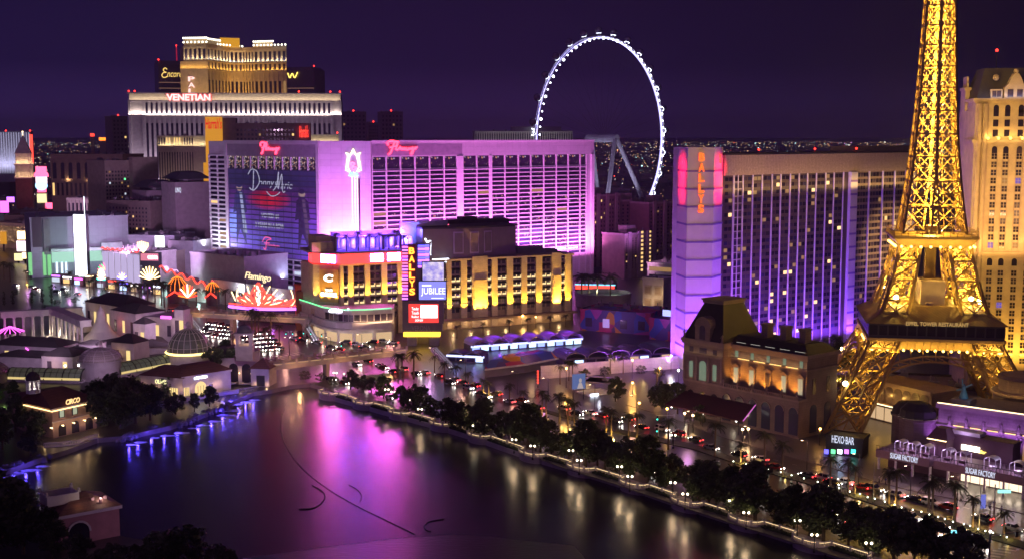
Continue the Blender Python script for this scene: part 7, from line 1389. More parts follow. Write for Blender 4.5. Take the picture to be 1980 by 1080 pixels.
# ============================================================ foreground pavilion on the lake
b = Bld('pink_pavilion', 'pink pavilion with tiled hip roof, white roof parapet and one dazzling lamp, bottom left', 'pavilion', (116, 259), (231, 267), 1000); w = b.w; zc = 6.3; pk = mat('pink_stucco', (0.42, 0.22, 0.24), 0.85)
m = MB(); m.box(0, w, 0, 12, 0, zc); b.part('wall', m, pk); m = MB(); m.box(-0.5, w + 0.5, -0.6, 12.5, zc, zc + 0.7); b.part('cornice', m, white); hip(b, 0, w, 0, 12, zc + 0.7, 2.7, mat('barrel_tiles', (0.22, 0.10, 0.08), 0.7, 0.3, 2, brick=(0.35, 0.7, 0.08, 0.5)), 0.6, 0.9)
m = MB(); u0, u1 = -1.5, w * 0.42
for a in ((u0, u1, 3.4, 3.8), (u0, u1, 8.2, 8.6), (u0, u0 + 0.4, 3.8, 8.2), (u1 - 0.4, u1, 3.8, 8.2)): m.box(*a, zc + 2, zc + 4.2)
b.part('roof_parapet', m, white)
for u in (u0, u1):
 for y in (3.6, 8.4): g = MB(); g.box(u - 0.3, u + 0.3, y - 0.3, y + 0.3, zc + 4.2, zc + 4.6); g.ball((u, y, zc + 4.9), 0.3, 8); b.part('finial', g, white)
for u, y in ((w * 0.62, 2.4), (w * 0.83, 2.2), (w * 0.72, 1.0)): g = MB(); g.box(u - 0.3, u + 0.3, y, y + 0.5, zc + 1, zc + 2.6); b.part('chimney', g, pk)
g = MB(); _pane(g, 4.6, 4.6, True, 0.08, Vector((w * 0.3, -0.02)), Vector((1, 0)), Vector((0, -1)), 0.2, 0); b.part('archway', g, gl1); g = MB()
for i in range(8): a, c = PI * i / 8, PI * (i + 1) / 8; g.beam((w * 0.3 + 2.5 * math.cos(a), -0.15, 2.5 + 2.5 * math.sin(a)), (w * 0.3 + 2.5 * math.cos(c), -0.15, 2.5 + 2.5 * math.sin(c)), 0.4)
b.part('arch_moulding', g, white); u, z = b.uv(194, 964, 1.5); g = MB(); g.ball((u, 1.5, z), 0.34, 8); g.tube((u, 1.5, zc + 1), (u, 1.5, z), 0.06); b.part('dazzling_lamp', g, glow('hot_white2', (1, 0.93, 0.9), 28, 'NONE')); lamp(b.world(u, 1.0, z + 0.5), 160, (1, 0.85, 0.7), 0.25); lamp(b.world(w * 0.35, 0.8, zc + 2.6), 25, (1, 0.6, 0.3), 0.1); spot(b.world(w + 4, -20, 6), b.world(w * 0.7, 0, 4), 1500, (0.9, 0.5, 0.85), 60)
# ============================================================ left: roman colonnades, tent, roofs
def colonnade(label, L, Rr, yt, n, dp=4, lit=True):
 b = Bld('colonnade', label, 'colonnade', L, Rr, yt); zt = b.uv((L[0] + Rr[0]) / 2, yt)[1]; w = b.w; m = MB(); m.box(-0.6, w + 0.6, -0.5, dp, zt - 2.2, zt); m.box(-0.9, w + 0.9, -0.8, dp + 0.3, zt, zt + 0.5); b.part('entablature', m, white)
 for k in range(n): u = 0.8 + (w - 1.6) * k / (n - 1); m = MB(); m.tube((u, 0.4, 0.3), (u, 0.4, zt - 2.6), 0.62, 0.5, 12); m.box(u - 0.8, u + 0.8, -0.4, 1.2, 0, 0.3); m.box(u - 0.75, u + 0.75, -0.35, 1.15, zt - 2.6, zt - 2.2); b.part('column', m, white)
 if lit:
  for k in range(0, n - 1, 2): u = 0.8 + (w - 1.6) * (k + 0.5) / (n - 1); lamp(b.world(u, 2.2, 1.5), 1100, (1.0, 0.78, 0.55), 0.3)
 return b
colonnade('long white colonnade with a straight beam, left, behind the purple neon canopy', (4, 535), (156, 548), 600, 9); colonnade('shorter white colonnade with close columns running down to the white tent', (94, 545), (156, 505), 608, 9)
p = G(197, 662); t = thing('white_tent', 'tall white peaked tent beside the colonnades', 'tent', (p.x, p.y, 0)); rr_ = 46 * p.y / F; m = MB(); zz = ZY(590, p.y); m.lathe([(rr_, 0.5), (rr_ * 0.72, 2.6), (rr_ * 0.45, 5.2), (rr_ * 0.25, 9), (rr_ * 0.13, zz * 0.82), (rr_ * 0.16, zz * 0.83), (0.05, zz)], 24); m.build('canvas', mat('tent_canvas', (0.55, 0.5, 0.5), 0.8, 0.05), t, smooth=False); m = MB(); m.tube((0, 0, 0), (0, 0, zz + 0.6), 0.12); m.build('mast', steel, t)
p = G(160, 640); t = thing('white_tent', 'second smaller white tent half hidden left of the tall one', 'tent', (p.x, p.y, 0)); m = MB(); m.lathe([(6.5, 0.5), (4, 3), (1.4, 6), (0.05, 10)], 20); m.build('canvas', M['tent_canvas'], t)
lowL = [('dark_roof_house', 'long house with dark gabled roof beyond the white tent', (165, 560), (240, 540), 588, 16, lil, darkroof, 4), ('dark_roof_house', 'red lit house with a low roof right of the white tent', (215, 535), (262, 522), 602, 14, lil, darkroof, 3), ('gate_tower', 'small square tower house with dark cap right of the tent', (258, 505), (280, 502), 625, 6, lil, darkroof, 2.4), ('flat_house', 'long lilac flat roofed house with a magenta neon strip near the footbridge', (268, 525), (338, 520), 612, 14, lil, lil, 0.4), ('gate_tower', 'small lilac gatehouse with lamp where the farther footbridge begins', (337, 520), (354, 519), 598, 6, lil, darkroof, 1.8), ('round_cafe', 'low building with dark domed cap just right of the white tent base', (215, 470), (258, 466), 662, 9, lil, darkroof, 3), ('low_pavilion', 'low dark roofed pavilion at far left with purple neon arcs', (-20, 478), (112, 470), 668, 14, lil, darkroof, 2.6), ('low_pavilion', 'small pavilion with dark hip roof and lit doorway below the colonnade', (80, 458), (140, 455), 688, 10, lil, darkroof, 2.6), ('low_pavilion', 'small pavilion with flat dark roof between tent and lattice dome', (152, 480), (186, 478), 664, 7, lil, darkroof, 1.2)]
for nm, lb, L, Rr, yt, dp, wm, rm, h in lowL:
 b = Bld(nm, lb, 'house', L, Rr, yt); zt = max(2.6, b.uv((L[0] + Rr[0]) / 2, yt)[1]); m = MB(); m.box(0, b.w, 0, dp, 0, zt); b.part('wall', m, wm); hip(b, 0, b.w, 0, dp, zt, h, rm, 0.5, 0.9); k = max(2, int(b.w / 5))
 for i in range(k): u = b.w * (i + 0.5) / k; g = MB(); g.box(u - 0.9, u + 0.9, -0.08, 0.01, zt * 0.3, zt * 0.7); b.part('window', g, lwin if i % 2 else gl2)
 lamp(b.world(b.w * 0.4, -3, zt * 0.6), 260, WARM if 'red' not in lb else (1, 0.2, 0.1), 0.3)
 if nm == 'flat_house': q = b.rect(311, 610, 331, 615, -0.2); g = MB(); g.box(q[0], q[2], -0.4, -0.1, q[1], q[3]); b.part('neon_strip', g, n_mag)
 if 'purple neon arcs' in lb:
  g = MB(); q = b.rect(50, 672, 60, 690, -0.3); g.stroke([(0, 1), (0.6, 0.7), (1, 0)], q, -0.3, 0.25); b.part('neon_arc', g, n_mag)
p = G(20, 656); t = thing('neon_canopy', 'round canopy outlined in purple neon spokes at the left edge', 'canopy', (p.x, p.y, 0)); zt = ZY(630, p.y); m = MB()
for k in range(16): a = 2 * PI * k / 16; m.tube((0, 0, zt), (6 * math.cos(a), 6 * math.sin(a), zt - 2.4), 0.16, 0.16, 5)
m.build('neon_spokes', n_mag, t); m = MB(); m.lathe([(6, zt - 2.5), (0.1, zt - 0.1)], 16); m.build('cover', dark, t); m = MB()
for k in range(6): a = 2 * PI * k / 6; m.tube((5 * math.cos(a), 5 * math.sin(a), 0), (5 * math.cos(a), 5 * math.sin(a), zt - 2.4), 0.2)
m.build('posts', white, t)

# ============================================================ neon casinos along the far side of the road
b = block('screen_casino', 'big grey blank walled casino with a dazzling white light pillar in front', 'casino', (57, 766), (247, 790), 420, 60, mat('cool_grey_panel', (0.36, 0.37, 0.42), 0.7, 0.06, brick=(5, 5, 0.05)), parapet=0.6)
def patch(b, r, y, m_, name, t_=0.3): u0, z0, u1, z1 = b.rect(*r, y); m = MB(); m.box(u0, u1, y - t_, y - 0.003, max(z0, 0), z1); return b.part(name, m, m_)
patch(b, (62, 420, 81, 478), 0, mat('dark_screen', (0.05, 0.04, 0.05), 0.5), 'dark_screen'); patch(b, (84, 424, 97, 492), 0, grey, 'side_panel', 1.5)
for x0, x1 in ((55, 62), (83, 89), (92, 99)): patch(b, (x0, 488, x1, 532), 0, glow('green_strip', (0.35, 1.0, 0.4), 0.7), 'green_light', 0.6)
patch(b, (97, 478, 196, 484), 0, mat('canopy_white', (0.6, 0.6, 0.62), 0.6), 'canopy', 8); patch(b, (100, 484, 200, 506), 0, glow('mint_lit_wall', (0.55, 1.0, 0.8), 0.75), 'lit_lobby', 0.6); patch(b, (195, 468, 235, 492), -2, M['canopy_white'], 'white_block', 5)
for x in (108, 118, 126): patch(b, (x, 506, x + 4, 528), 0, glow('cool_door', (0.7, 0.85, 1), 1.6, 'NONE'), 'lit_door', 0.6)
for x, pw, c in ((150, 9000, (0.7, 0.8, 1)), (205, 5000, (0.6, 0.8, 1)), (110, 5000, (0.5, 1, 0.7))): q = b.uv(x, 470)[0]; spot(b.world(q, -26, 14), b.world(q, 0, 20), pw, c, 100)
t = Bld('light_pillar', 'dazzling white tall video pillar in front of the grey casino', 'sign', (145, 742), (167, 742), 470); q = t.rect(144, 416, 167, 536); m = MB(); m.box(q[0], q[2], 0, 4, 3, q[3]); t.part('screen', m, glow('pillar_white', (0.78, 0.84, 1.0), 5)); m = MB(); m.box(q[0] + 0.8, q[2] - 0.8, 0.5, 3.5, 0, 2.99); t.part('base', m, steel); m = MB(); m.box(q[0] - 0.4, q[0] - 0.01, -0.3, 4.2, 0, q[3] + 0.5); m.box(q[2] + 0.01, q[2] + 0.4, -0.3, 4.2, 0, q[3] + 0.5); t.part('frame', m, steel)
m = MB(); m.tube((q[2] - 1, 2, q[3]), (q[2] - 1, 2, q[3] + 11), 0.12); t.part('mast', m, n_cool)
for lb, L, Rr, yt, dp, c in [('plain grey box hall right of the big grey casino', (248, 770), (337, 765), 457, 30, M['cool_grey_panel']), ('smaller beige box hall left of the pink hotel foot', (324, 740), (373, 735), 468, 20, grey), ('low mauve roof block behind the neon wave wall', (262, 725), (330, 720), 489, 30, tan)]:
 block('box_hall', lb, 'hall', L, Rr, yt, dp, c)
b = block('pleated_arcade', 'row of white lit panels under a wavy red neon line', 'casino', (198, 722), (270, 700), 486, 25, white, parapet=0.3)
for k in range(6): u = b.w * (k + 0.5) / 6; m = MB(); m.box(u - b.w / 15, u + b.w / 15, -0.5, 0, 3, b.zt - 1); b.part('lit_panel', m, glow('lilac_white_panel', (0.75, 0.62, 1.0), 0.75))
m = MB(); m.stroke([(k / 24, 0.5 + 0.4 * math.sin(k * 1.9)) for k in range(25)], (0, b.zt + 0.2, b.w, b.zt + 1.6), -0.6, 0.35, sm=2); b.part('wavy_neon', m, n_red)
b = block('show_sign', 'video sign with rose picture and gold crest above palms', 'sign', (270, 690), (308, 688), 488, 3, dark, ybot=513, parapet=0); q = b.rect(272, 490, 306, 504, -0.1); m = MB(); m.box(q[0], q[2], -0.2, 0, q[1], q[3]); sc_ = b.part('screen', m, glow('screen_rose', (0.9, 0.25, 0.35), 0.9)); q = b.rect(286, 494, 305, 501, -0.2); g = MB(); g.text('OLIVIA', q[0], q[1], q[2], q[3], -0.22, 0.06, off=0.02); b.part('screen_lettering', g, n_cool, sc_); m = MB(); m.box(1, b.w - 1, 0.5, 2.5, 0, b.z0); b.part('post', m, dark)
q = b.rect(266, 466, 288, 488); m = MB()
for k in range(6): m.stroke([(0.5, 0), (0.1 + 0.16 * k, 0.5), (0.02 + 0.18 * k, 1.0 - 0.05 * abs(k - 2))], q, -0.3, 0.3)
b.part('crest', m, n_warm); patch(b, (300, 456, 318, 478), 10, glow('small_white_screen', (0.9, 1, 0.95), 2.2), 'white_screen')
q = b.rect(270, 513, 310, 540); m = MB()
for k in range(9): a = PI * (0.08 + 0.105 * k); m.stroke([(0.5, 0), (0.5 + 0.3 * math.cos(a), 0.5 * math.sin(a)), (0.5 + 0.52 * math.cos(a), 0.95 * math.sin(a))], q, -0.5, 0.35)
b.part('neon_fan', m, n_warm)
b = block('warehouse', 'plain grey box building at the foot of the pink hotel', 'hall', (368, 690), (472, 660), 494, 30, grey); lamp(b.world(6, -5, 12), 1500, (0.9, 0.9, 1.0), 0.5)
b = Bld('wave_wall', 'white wavy topped wall lit mint with red neon along its crest', 'wall', (310, 680), (408, 650), 540); z1 = b.uv(350, 522)[1]; m = MB(); n = 40
for k in range(n):
 a, c = b.w * k / n, b.w * (k + 1) / n; h0 = z1 - 7 * k / n + 1.2 * math.sin(k * 0.8); h1 = z1 - 7 * (k + 1) / n + 1.2 * math.sin((k + 1) * 0.8); m.add([(a, 0, 0), (c, 0, 0), (c, 0, h1), (a, 0, h0), (a, 3, 0), (c, 3, 0), (c, 3, h1), (a, 3, h0)], [[0, 1, 2, 3], [5, 4, 7, 6], [3, 2, 6, 7]])
b.part('wall', m, white); m = MB(); m.path([(b.w * k / n, -0.3, z1 - 7 * k / n + 1.2 * math.sin(k * 0.8) + 0.3) for k in range(n + 1)], 0.35, 5); b.part('crest_neon', m, n_red)
for k in range(4): lamp(b.world(b.w * (k + 0.5) / 4, -4, 2), 1100, (0.55, 1.0, 0.9), 0.4)
b = Bld('wave_wall', 'pale plain wall sweeping from the wave wall to the curved podium', 'wall', (408, 655), (585, 600), 560); m = MB(); z1 = 14; m.prism([(0, 0), (b.w, 0), (b.w, 1), (0, 1)], 0, 12.5); b.part('wall', m, white); lamp(b.world(b.w * 0.35, -3, 10), 2200, (0.85, 0.9, 1.0), 0.4); lamp(b.world(b.w * 0.75, -3, 8), 1200, (0.7, 0.75, 1.0), 0.4)
q = b.rect(474, 528, 524, 545, -2); m = MB(); m.text('Flamingo', q[0], q[1], q[2], q[3], -2, 0.3, 0.35); b.part('script_sign', m, glow('neon_cream', (1.0, 0.8, 0.45), 1.6, 'NONE')); m = MB(); [m.tube((q[0] + (q[2] - q[0]) * k / 4, -1.8, 10), (q[0] + (q[2] - q[0]) * k / 4, -1.8, q[3]), 0.12) for k in range(5)]; b.part('sign_posts', m, dark)
b = block('orange_wall', 'square red orange wall block left of the gold hotel corner', 'building', (570, 575), (604, 560), 553, 8, mat('orange_red_render', (0.5, 0.10, 0.04), 0.8), parapet=0.3); lamp(b.world(b.w / 2, -4, 6), 900, (1, 0.55, 0.3), 0.4)
def petals(b, q, spec, m_, r, name, y=-0.4):
 for pts in spec: g = MB(); g.stroke(pts, q, y, r); b.part(name, g, m_)
b = Bld('flower_sign', 'huge red and yellow neon flower sign on a violet ring', 'sign', (446, 590), (580, 575), 570); q = b.rect(448, 545, 576, 594)
zr = q[1]; m = MB(); m.box(4, b.w - 3, 0, 8, 0, zr); b.part('base', m, dark)
core = [[(0.42, 0.02), (0.30, 0.3), (0.33, 0.62), (0.42, 0.95)], [(0.42, 0.02), (0.36, 0.4), (0.42, 0.95)], [(0.42, 0.02), (0.48, 0.4), (0.42, 0.95)], [(0.42, 0.02), (0.54, 0.3), (0.51, 0.62), (0.42, 0.95)], [(0.40, 0.02), (0.25, 0.2), (0.2, 0.45), (0.27, 0.5), (0.36, 0.2)], [(0.44, 0.02), (0.6, 0.2), (0.64, 0.45), (0.57, 0.5), (0.48, 0.2)], [(0.38, 0.02), (0.16, 0.18), (0.1, 0.36), (0.2, 0.3)], [(0.46, 0.02), (0.7, 0.14), (0.8, 0.3), (0.68, 0.3)], [(0.5, 0.0), (0.75, 0.05), (0.9, 0.22), (0.95, 0.4), (0.82, 0.2)]]
petals(b, q, core, n_red, 0.55, 'red_petal'); fe = []
for k in range(9): a = PI * (0.12 + 0.09 * k); fe.append([(0.42, 0.1), (0.42 + 0.25 * math.cos(a), 0.45 * math.sin(a)), (0.42 + 0.42 * math.cos(a) + 0.03, 0.85 * math.sin(a) + 0.05)])
fe += [[(0.88, 0.1), (0.93, 0.45), (0.9, 0.75)], [(0.9, 0.1), (0.97, 0.4), (1.0, 0.5)], [(0.06, 0.2), (0.02, 0.45), (0.0, 0.55)], [(0.1, 0.2), (0.08, 0.5), (0.12, 0.7)]]
petals(b, q, fe, n_warm, 0.26, 'yellow_feather', -0.2); m = MB(); m.path([(b.w * k / 12, -1.5 - 5 * math.sin(PI * k / 12), zr - 0.2 + 0.8 * (k / 12)) for k in range(13)], 0.7, 6); b.part('violet_ring', m, n_violet); m = MB(); m.path([(b.w * k / 12, -1.3 - 5 * math.sin(PI * k / 12), zr + 1.2 + 0.8 * (k / 12)) for k in range(13)], 0.35, 6); b.part('red_ring', m, n_red)
g = MB(); [g.ball((q[0] + (q[2] - q[0]) * (0.42 + 0.02 * math.sin(k * 2)), -0.6, zr + (q[3] - zr) * (0.1 + 0.08 * k)), 0.55, 6) for k in range(10)]; b.part('bulb_stripe', g, n_white); lamp(b.world(b.w * 0.4, -5, zr + 4), 900, (1, 0.2, 0.1), 0.5); lamp(b.world(b.w * 0.7, -6, zr - 2), 700, (0.5, 0.15, 1), 0.5)
for px, Y, py0, py1, r, lb in ((343, 655, 560, 534, 5.0, 'neon ribbed onion dome with a red arch, left of the two'), (411, 645, 563, 545, 3.6, 'smaller neon ribbed onion dome right of the first')):
 p = PD(px, py0, Y); t = thing('neon_dome', lb, 'dome', (p.x, p.y, 0)); z0, z1 = p.z, ZY(py1, Y); m = MB(); m.lathe([(r, 0), (r, z0), (r * 0.9, z0 + (z1 - z0) * 0.45), (r * 0.45, z0 + (z1 - z0) * 0.85), (0.1, z1)], 16); m.build('shell', mat('dark_plum_dome', (0.10, 0.05, 0.07), 0.6), t); m = MB()
 for k in range(12):
  a = 2 * PI * k / 12; pr = [(r * 1.03, z0), (r * 0.93, z0 + (z1 - z0) * 0.45), (r * 0.48, z0 + (z1 - z0) * 0.85), (0.1, z1)]; m.path([(x * math.cos(a), x * math.sin(a), z) for x, z in pr], 0.14, 4)
 m.build('rib_neon', n_orange, t); m = MB(); m.path([(-r * 0.9, -r - 0.2, z0 - 3), (0, -r - 0.4, z0 - 0.2), (r * 0.9, -r - 0.2, z0 - 3)], 0.4, 5); m.build('arch_neon', n_red, t); m = MB(); m.ball((0, 0, z1 + 0.5), 0.5, 6); m.build('finial', n_red, t)
def burst(px, py, Y, w_, h_, cols, label):
 p = PD(px, py, Y); t = thing('neon_burst', label, 'sign', (p.x, p.y, 0)); s_ = Y / F; m = MB(); m.tube((0, 0.4, 0), (0, 0.4, p.z), 0.2); m.build('pole', dark, t)
 for i, c in enumerate(cols):
  m = MB()
  for k in range(i, 11, len(cols)): a = PI * (0.05 + 0.09 * k); m.path([(0, 0, p.z), (w_ * s_ * 0.3 * math.cos(a), 0, p.z + h_ * s_ * 0.55 * math.sin(a)), (w_ * s_ * 0.55 * math.cos(a), 0, p.z + h_ * s_ * math.sin(a))], 0.28, 5)
  m.build('neon_ray', c, t)
burst(363, 575, 640, 34, 26, [n_red, n_orange, n_white], 'red and white neon spray beside the ribbed dome'); burst(196, 540, 700, 16, 22, [n_warm], 'small white neon spray behind palms near the light pillar'); burst(236, 540, 690, 18, 14, [n_blue, n_yellow], 'blue and yellow neon spray in the palms'); burst(205, 522, 720, 30, 14, [n_pink, n_green], 'pink and green neon canopy by the panels')
for px, py, Y, w_, h_, c, lb in ((44, 455, 900, 22, 16, n_warm, 'white lit crown shaped sign, left'), (43, 476, 880, 22, 20, M['screen_pinkish'], 'white square lit sign below the crown sign'), (35, 497, 860, 15, 14, M['screen_yellow'], 'tilted white screen at left by the road'), (48, 494, 858, 10, 12, n_warm, 'narrow white screen beside the tilted one'), (8, 400, 1150, 16, 22, n_mag, 'magenta neon glow sign at far left'), (20, 386, 1200, 14, 10, n_violet, 'violet sign at far left above the magenta one'), (6, 460, 950, 12, 24, M['amber_sign'], 'amber lit sign at the left frame edge')):
 p = PD(px, py, Y); t = thing('lit_sign', lb, 'sign', (p.x, p.y, 0)); s_ = Y / F; m = MB(); m.box(-w_ * s_ / 2, w_ * s_ / 2, 0, 1, p.z - h_ * s_ / 2, p.z + h_ * s_ / 2); m.build('panel', c, t); m = MB(); m.box(-0.5, 0.5, 0.1, 0.9, 0, p.z - h_ * s_ / 2); m.build('post', dark, t)
b = block('sparkling_facade', 'low tan casino front covered in warm sparkling lights at far left', 'casino', (-20, 985), (56, 960), 432, 20, tan, parapet=0.4); r_ = random.Random(4)
tw = mat('sparkle_bulbs', (0.3, 0.22, 0.15), 0.8, 0); tt = tw.node_tree; bb = tt.nodes['Principled BSDF']; vo = tt.nodes.new('ShaderNodeTexVoronoi'); vo.inputs['Scale'].default_value = 0.9; tcn = tt.nodes.new('ShaderNodeTexCoord'); lt = tt.nodes.new('ShaderNodeMath'); lt.operation = 'LESS_THAN'; lt.inputs[1].default_value = 0.22; tt.links.new(tcn.outputs['Object'], vo.inputs[0]); tt.links.new(vo.outputs[0], lt.inputs[0]); mu = tt.nodes.new('ShaderNodeMath'); mu.operation = 'MULTIPLY'; mu.inputs[1].default_value = 3.0; tt.links.new(lt.outputs[0], mu.inputs[0]); bb.inputs['Emission Color'].default_value = (1, 0.6, 0.3, 1); tt.links.new(mu.outputs[0], bb.inputs['Emission Strength']); tw.cycles.emission_sampling = 'NONE'
m = MB(); m.box(0.5, b.w - 0.5, -0.6, -0.01, 5, b.zt - 2); b.part('bulb_screen', m, tw); lamp(b.world(10, -8, 8), 3000, (1, 0.6, 0.3), 0.5)
b = block('dark_low_hall', 'low dark roofed hall behind the sparkling casino front', 'hall', (8, 1010), (60, 1005), 418, 30, brown)
b = block('dark_low_hall', 'long low dark roof in front of the bell tower', 'hall', (18, 1080), (98, 1070), 408, 20, brown)

# ============================================================ market arcade with barrel canopies, car park, walls
vio = mat('violet_lit_canvas', (0.50, 0.42, 0.60), 0.6, 0.08); mural = bpy.data.materials.new('mural_paint'); mural.use_nodes = True; tt = mural.node_tree; bb = tt.nodes['Principled BSDF']; tcn = tt.nodes.new('ShaderNodeTexCoord'); vo = tt.nodes.new('ShaderNodeTexVoronoi'); vo.inputs['Scale'].default_value = 0.28; nz_ = tt.nodes.new('ShaderNodeTexNoise'); nz_.inputs['Scale'].default_value = 0.5; mxv = tt.nodes.new('ShaderNodeMix'); mxv.data_type = 'VECTOR'; mxv.inputs[0].default_value = 0.35; tt.links.new(tcn.outputs['Object'], mxv.inputs[4]); tt.links.new(nz_.outputs[1], mxv.inputs[5]); tt.links.new(mxv.outputs[1], vo.inputs[0]); rp = tt.nodes.new('ShaderNodeValToRGB'); rp.color_ramp.interpolation = 'CONSTANT'; sx_ = tt.nodes.new('ShaderNodeSeparateColor'); tt.links.new(vo.outputs[1], sx_.inputs[0]); tt.links.new(sx_.outputs[0], rp.inputs[0])
for i, c in enumerate([(0.08, 0.05, 0.2), (0.4, 0.03, 0.12), (0.5, 0.22, 0.02), (0.05, 0.08, 0.35), (0.35, 0.05, 0.3), (0.1, 0.05, 0.12)]):
 e = rp.color_ramp.elements[i] if i < 2 else rp.color_ramp.elements.new(i / 6); e.position = i / 6; e.color = (*c, 1)
tt.links.new(rp.outputs[0], bb.inputs['Base Color']); bb.inputs['Roughness'].default_value = 0.6; shopc = glow('shop_cool', (0.5, 0.7, 1.0), 2.2, 'NONE')
def stalls(label, L, Rr, py, n, m_roof, h, dp, lit, col, pw, rise=2.2, front=None):
 b = Bld('market_hall', label, 'market', L, Rr, py); w = b.w; z = max(2.8, b.uv((L[0] + Rr[0]) / 2, py)[1]); m = MB(); m.box(0, w, 1, dp, 0, z); b.part('wall', m, mat('market_wall', (0.15, 0.13, 0.17), 0.7))
 for i in range(n):
  u0, u1 = w * i / n + 0.25, w * (i + 1) / n - 0.25; g = MB(); K = 7; c, hw = (u0 + u1) / 2, (u1 - u0) / 2
  for k in range(K):
   a0, a1 = PI * k / K, PI * (k + 1) / K; g.add([(c - hw * math.cos(a0), -1, z + 0.01 + rise * math.sin(a0)), (c - hw * math.cos(a1), -1, z + 0.01 + rise * math.sin(a1)), (c - hw * math.cos(a1), dp + 1, z + 0.01 + rise * math.sin(a1)), (c - hw * math.cos(a0), dp + 1, z + 0.01 + rise * math.sin(a0))], [[0, 1, 2, 3]])
   g.add([(c - hw * math.cos(a0), -1.02, z + rise * math.sin(a0)), (c - hw * math.cos(a1), -1.02, z + rise * math.sin(a1)), (c - hw * 0.93 * math.cos(a1), -1.02, z + 0.93 * rise * math.sin(a1)), (c - hw * 0.93 * math.cos(a0), -1.02, z + 0.93 * rise * math.sin(a0))], [[0, 1, 2, 3]], 1)
  b.part('barrel_roof', g, [m_roof, white])
  for k in range(2): g = MB(); a = u0 + (u1 - u0) * (k + 0.1) / 2; g.box(a, a + (u1 - u0) * 0.4, 0.85, 0.99, 0.4, z - 0.9); b.part('shopfront', g, R.choice(front or [gl1, gl2, shopc, M['shop_warm']]))
  if lit: lamp(b.world(c, 0, z + 0.4), pw, col, 0.4); lamp(b.world(c, dp * 0.5, z + rise + 2), pw * 0.9, col, 0.4)
 m = MB(); m.box(0, w, 0.4, 0.98, z - 0.75, z - 0.05); b.part('fascia_light', m, M['market_wall'] if not front else glow('fascia_cool', (0.55, 0.6, 1.0), 2.0, 'NONE')); return b
stalls('market hall with five violet lit barrel canopies in a row', (912, 500), (1128, 520), 668, 6, vio, 4, 9, True, (0.30, 0.04, 1.0), 520, 2.6, [shopc, shopc, glow('shop_blue', (0.3, 0.4, 1.0), 1.8, 'NONE'), M['shop_warm']])
stalls('low dark market row with printed barrel roofs at the right of the market', (1090, 470), (1300, 486), 690, 5, mat('navy_roof', (0.05, 0.05, 0.10), 0.5), 4, 12, False, VIOL, 0, 2.4)
stalls('market row with flat purple roof and blue lit shop fronts beside the escalator', (862, 480), (935, 476), 690, 2, mat('plum_roof', (0.10, 0.05, 0.10), 0.6), 4, 7, True, (0.3, 0.3, 1.0), 160, 1.4, [shopc, M['shop_blue'], gl3])
b = Bld('curved_market_roof', 'long low market roof printed with orange and red shapes', 'market', (938, 448), (1075, 470), 712); m = MB(); w = b.w; z = max(3.2, b.uv(1000, 712)[1])
m.prism([(0, 0), (w * 0.5, -2), (w, 0), (w, 10), (w * 0.4, 9)], 0, z); b.part('wall', m, M['market_wall']); m = MB(); m.frustum([(-1, -0.6), (w * 0.5, -2.8), (w + 0.6, -0.6), (w, 11), (w * 0.4, 10)], z + 0.01, [(4, 2), (w * 0.5, 1), (w - 1, 2), (w - 2, 8), (w * 0.45, 7.4)], z + 2.6); b.part('printed_roof', m, mural); m = MB(); m.obox((-1, -0.9), (w * 0.5, -3.1), 0.25, z - 0.3, z + 0.35); m.obox((w * 0.5, -3.1), (w + 0.6, -0.9), 0.25, z - 0.3, z + 0.35); b.part('eave', m, white); lamp(b.world(w * 0.6, -2, z + 5), 500, (1.0, 0.55, 0.25), 0.4); lamp(b.world(w * 0.3, 4, z + 6), 300, (0.9, 0.4, 0.6), 0.4)
b = block('mural_hall', 'two storey hall painted with a bold colourful mural', 'building', (1122, 560), (1258, 545), 602, 22, mural, parapet=0.4)
for k in range(4): u = b.w * (k + 0.5) / 4; m = MB(); m.box(u - 1.6, u + 1.6, -0.12, 0.01, 2, 6); b.part('window', m, gl2 if k != 1 else glow('violet_shop', (0.6, 0.35, 1), 0.7, 'NONE'))
spot(b.world(b.w * 0.4, -16, 5), b.world(b.w * 0.4, 0, 6), 3500, (0.75, 0.4, 1.0), 110)
b = block('mural_hall', 'lower mural painted block against the violet tower', 'building', (1256, 535), (1318, 525), 618, 14, mural, parapet=0.4); patch(b, (1282, 599, 1308, 611), 0, glow('screen_violet', (0.4, 0.45, 1), 1.6), 'screen'); lamp(b.world(b.w / 2, -6, 8), 700, (0.6, 0.35, 1.0), 0.4)
b = block('ornate_tower', 'white ornate square tower with framed panels behind the mural halls', 'tower', (1243, 615), (1283, 608), 540, 10, white, parapet=0.8)
for k in range(2):
 for j in range(2): u0, u1 = b.w * (0.1 + 0.48 * k), b.w * (0.42 + 0.48 * k); z0 = 3 + j * (b.zt - 4) / 2; m = MB(); m.box(u0, u1, -0.3, 0, z0, z0 + b.zt / 2 - 4); pnl = b.part('panel', m, cream); m = MB(); m.box(u0 + 0.5, u1 - 0.5, -0.4, -0.3, z0 + 0.6, z0 + b.zt / 2 - 4.8); b.part('inset', m, tan, pnl)
for k in range(3): lamp(b.world(b.w * (k + 0.3) / 2.6, -3.5, 3 + 4 * k), 420, WARM, 0.3)
b = block('car_park', 'white car park decks behind the ornate white tower', 'car park', (1252, 660), (1312, 650), 510, 16, white, parapet=0.4)
for j in range(3): m = MB(); m.box(1, b.w - 1, -0.1, 0, b.zt - 4 - j * 4, b.zt - 1.8 - j * 4); b.part('deck_opening', m, gl1 if j else litd)
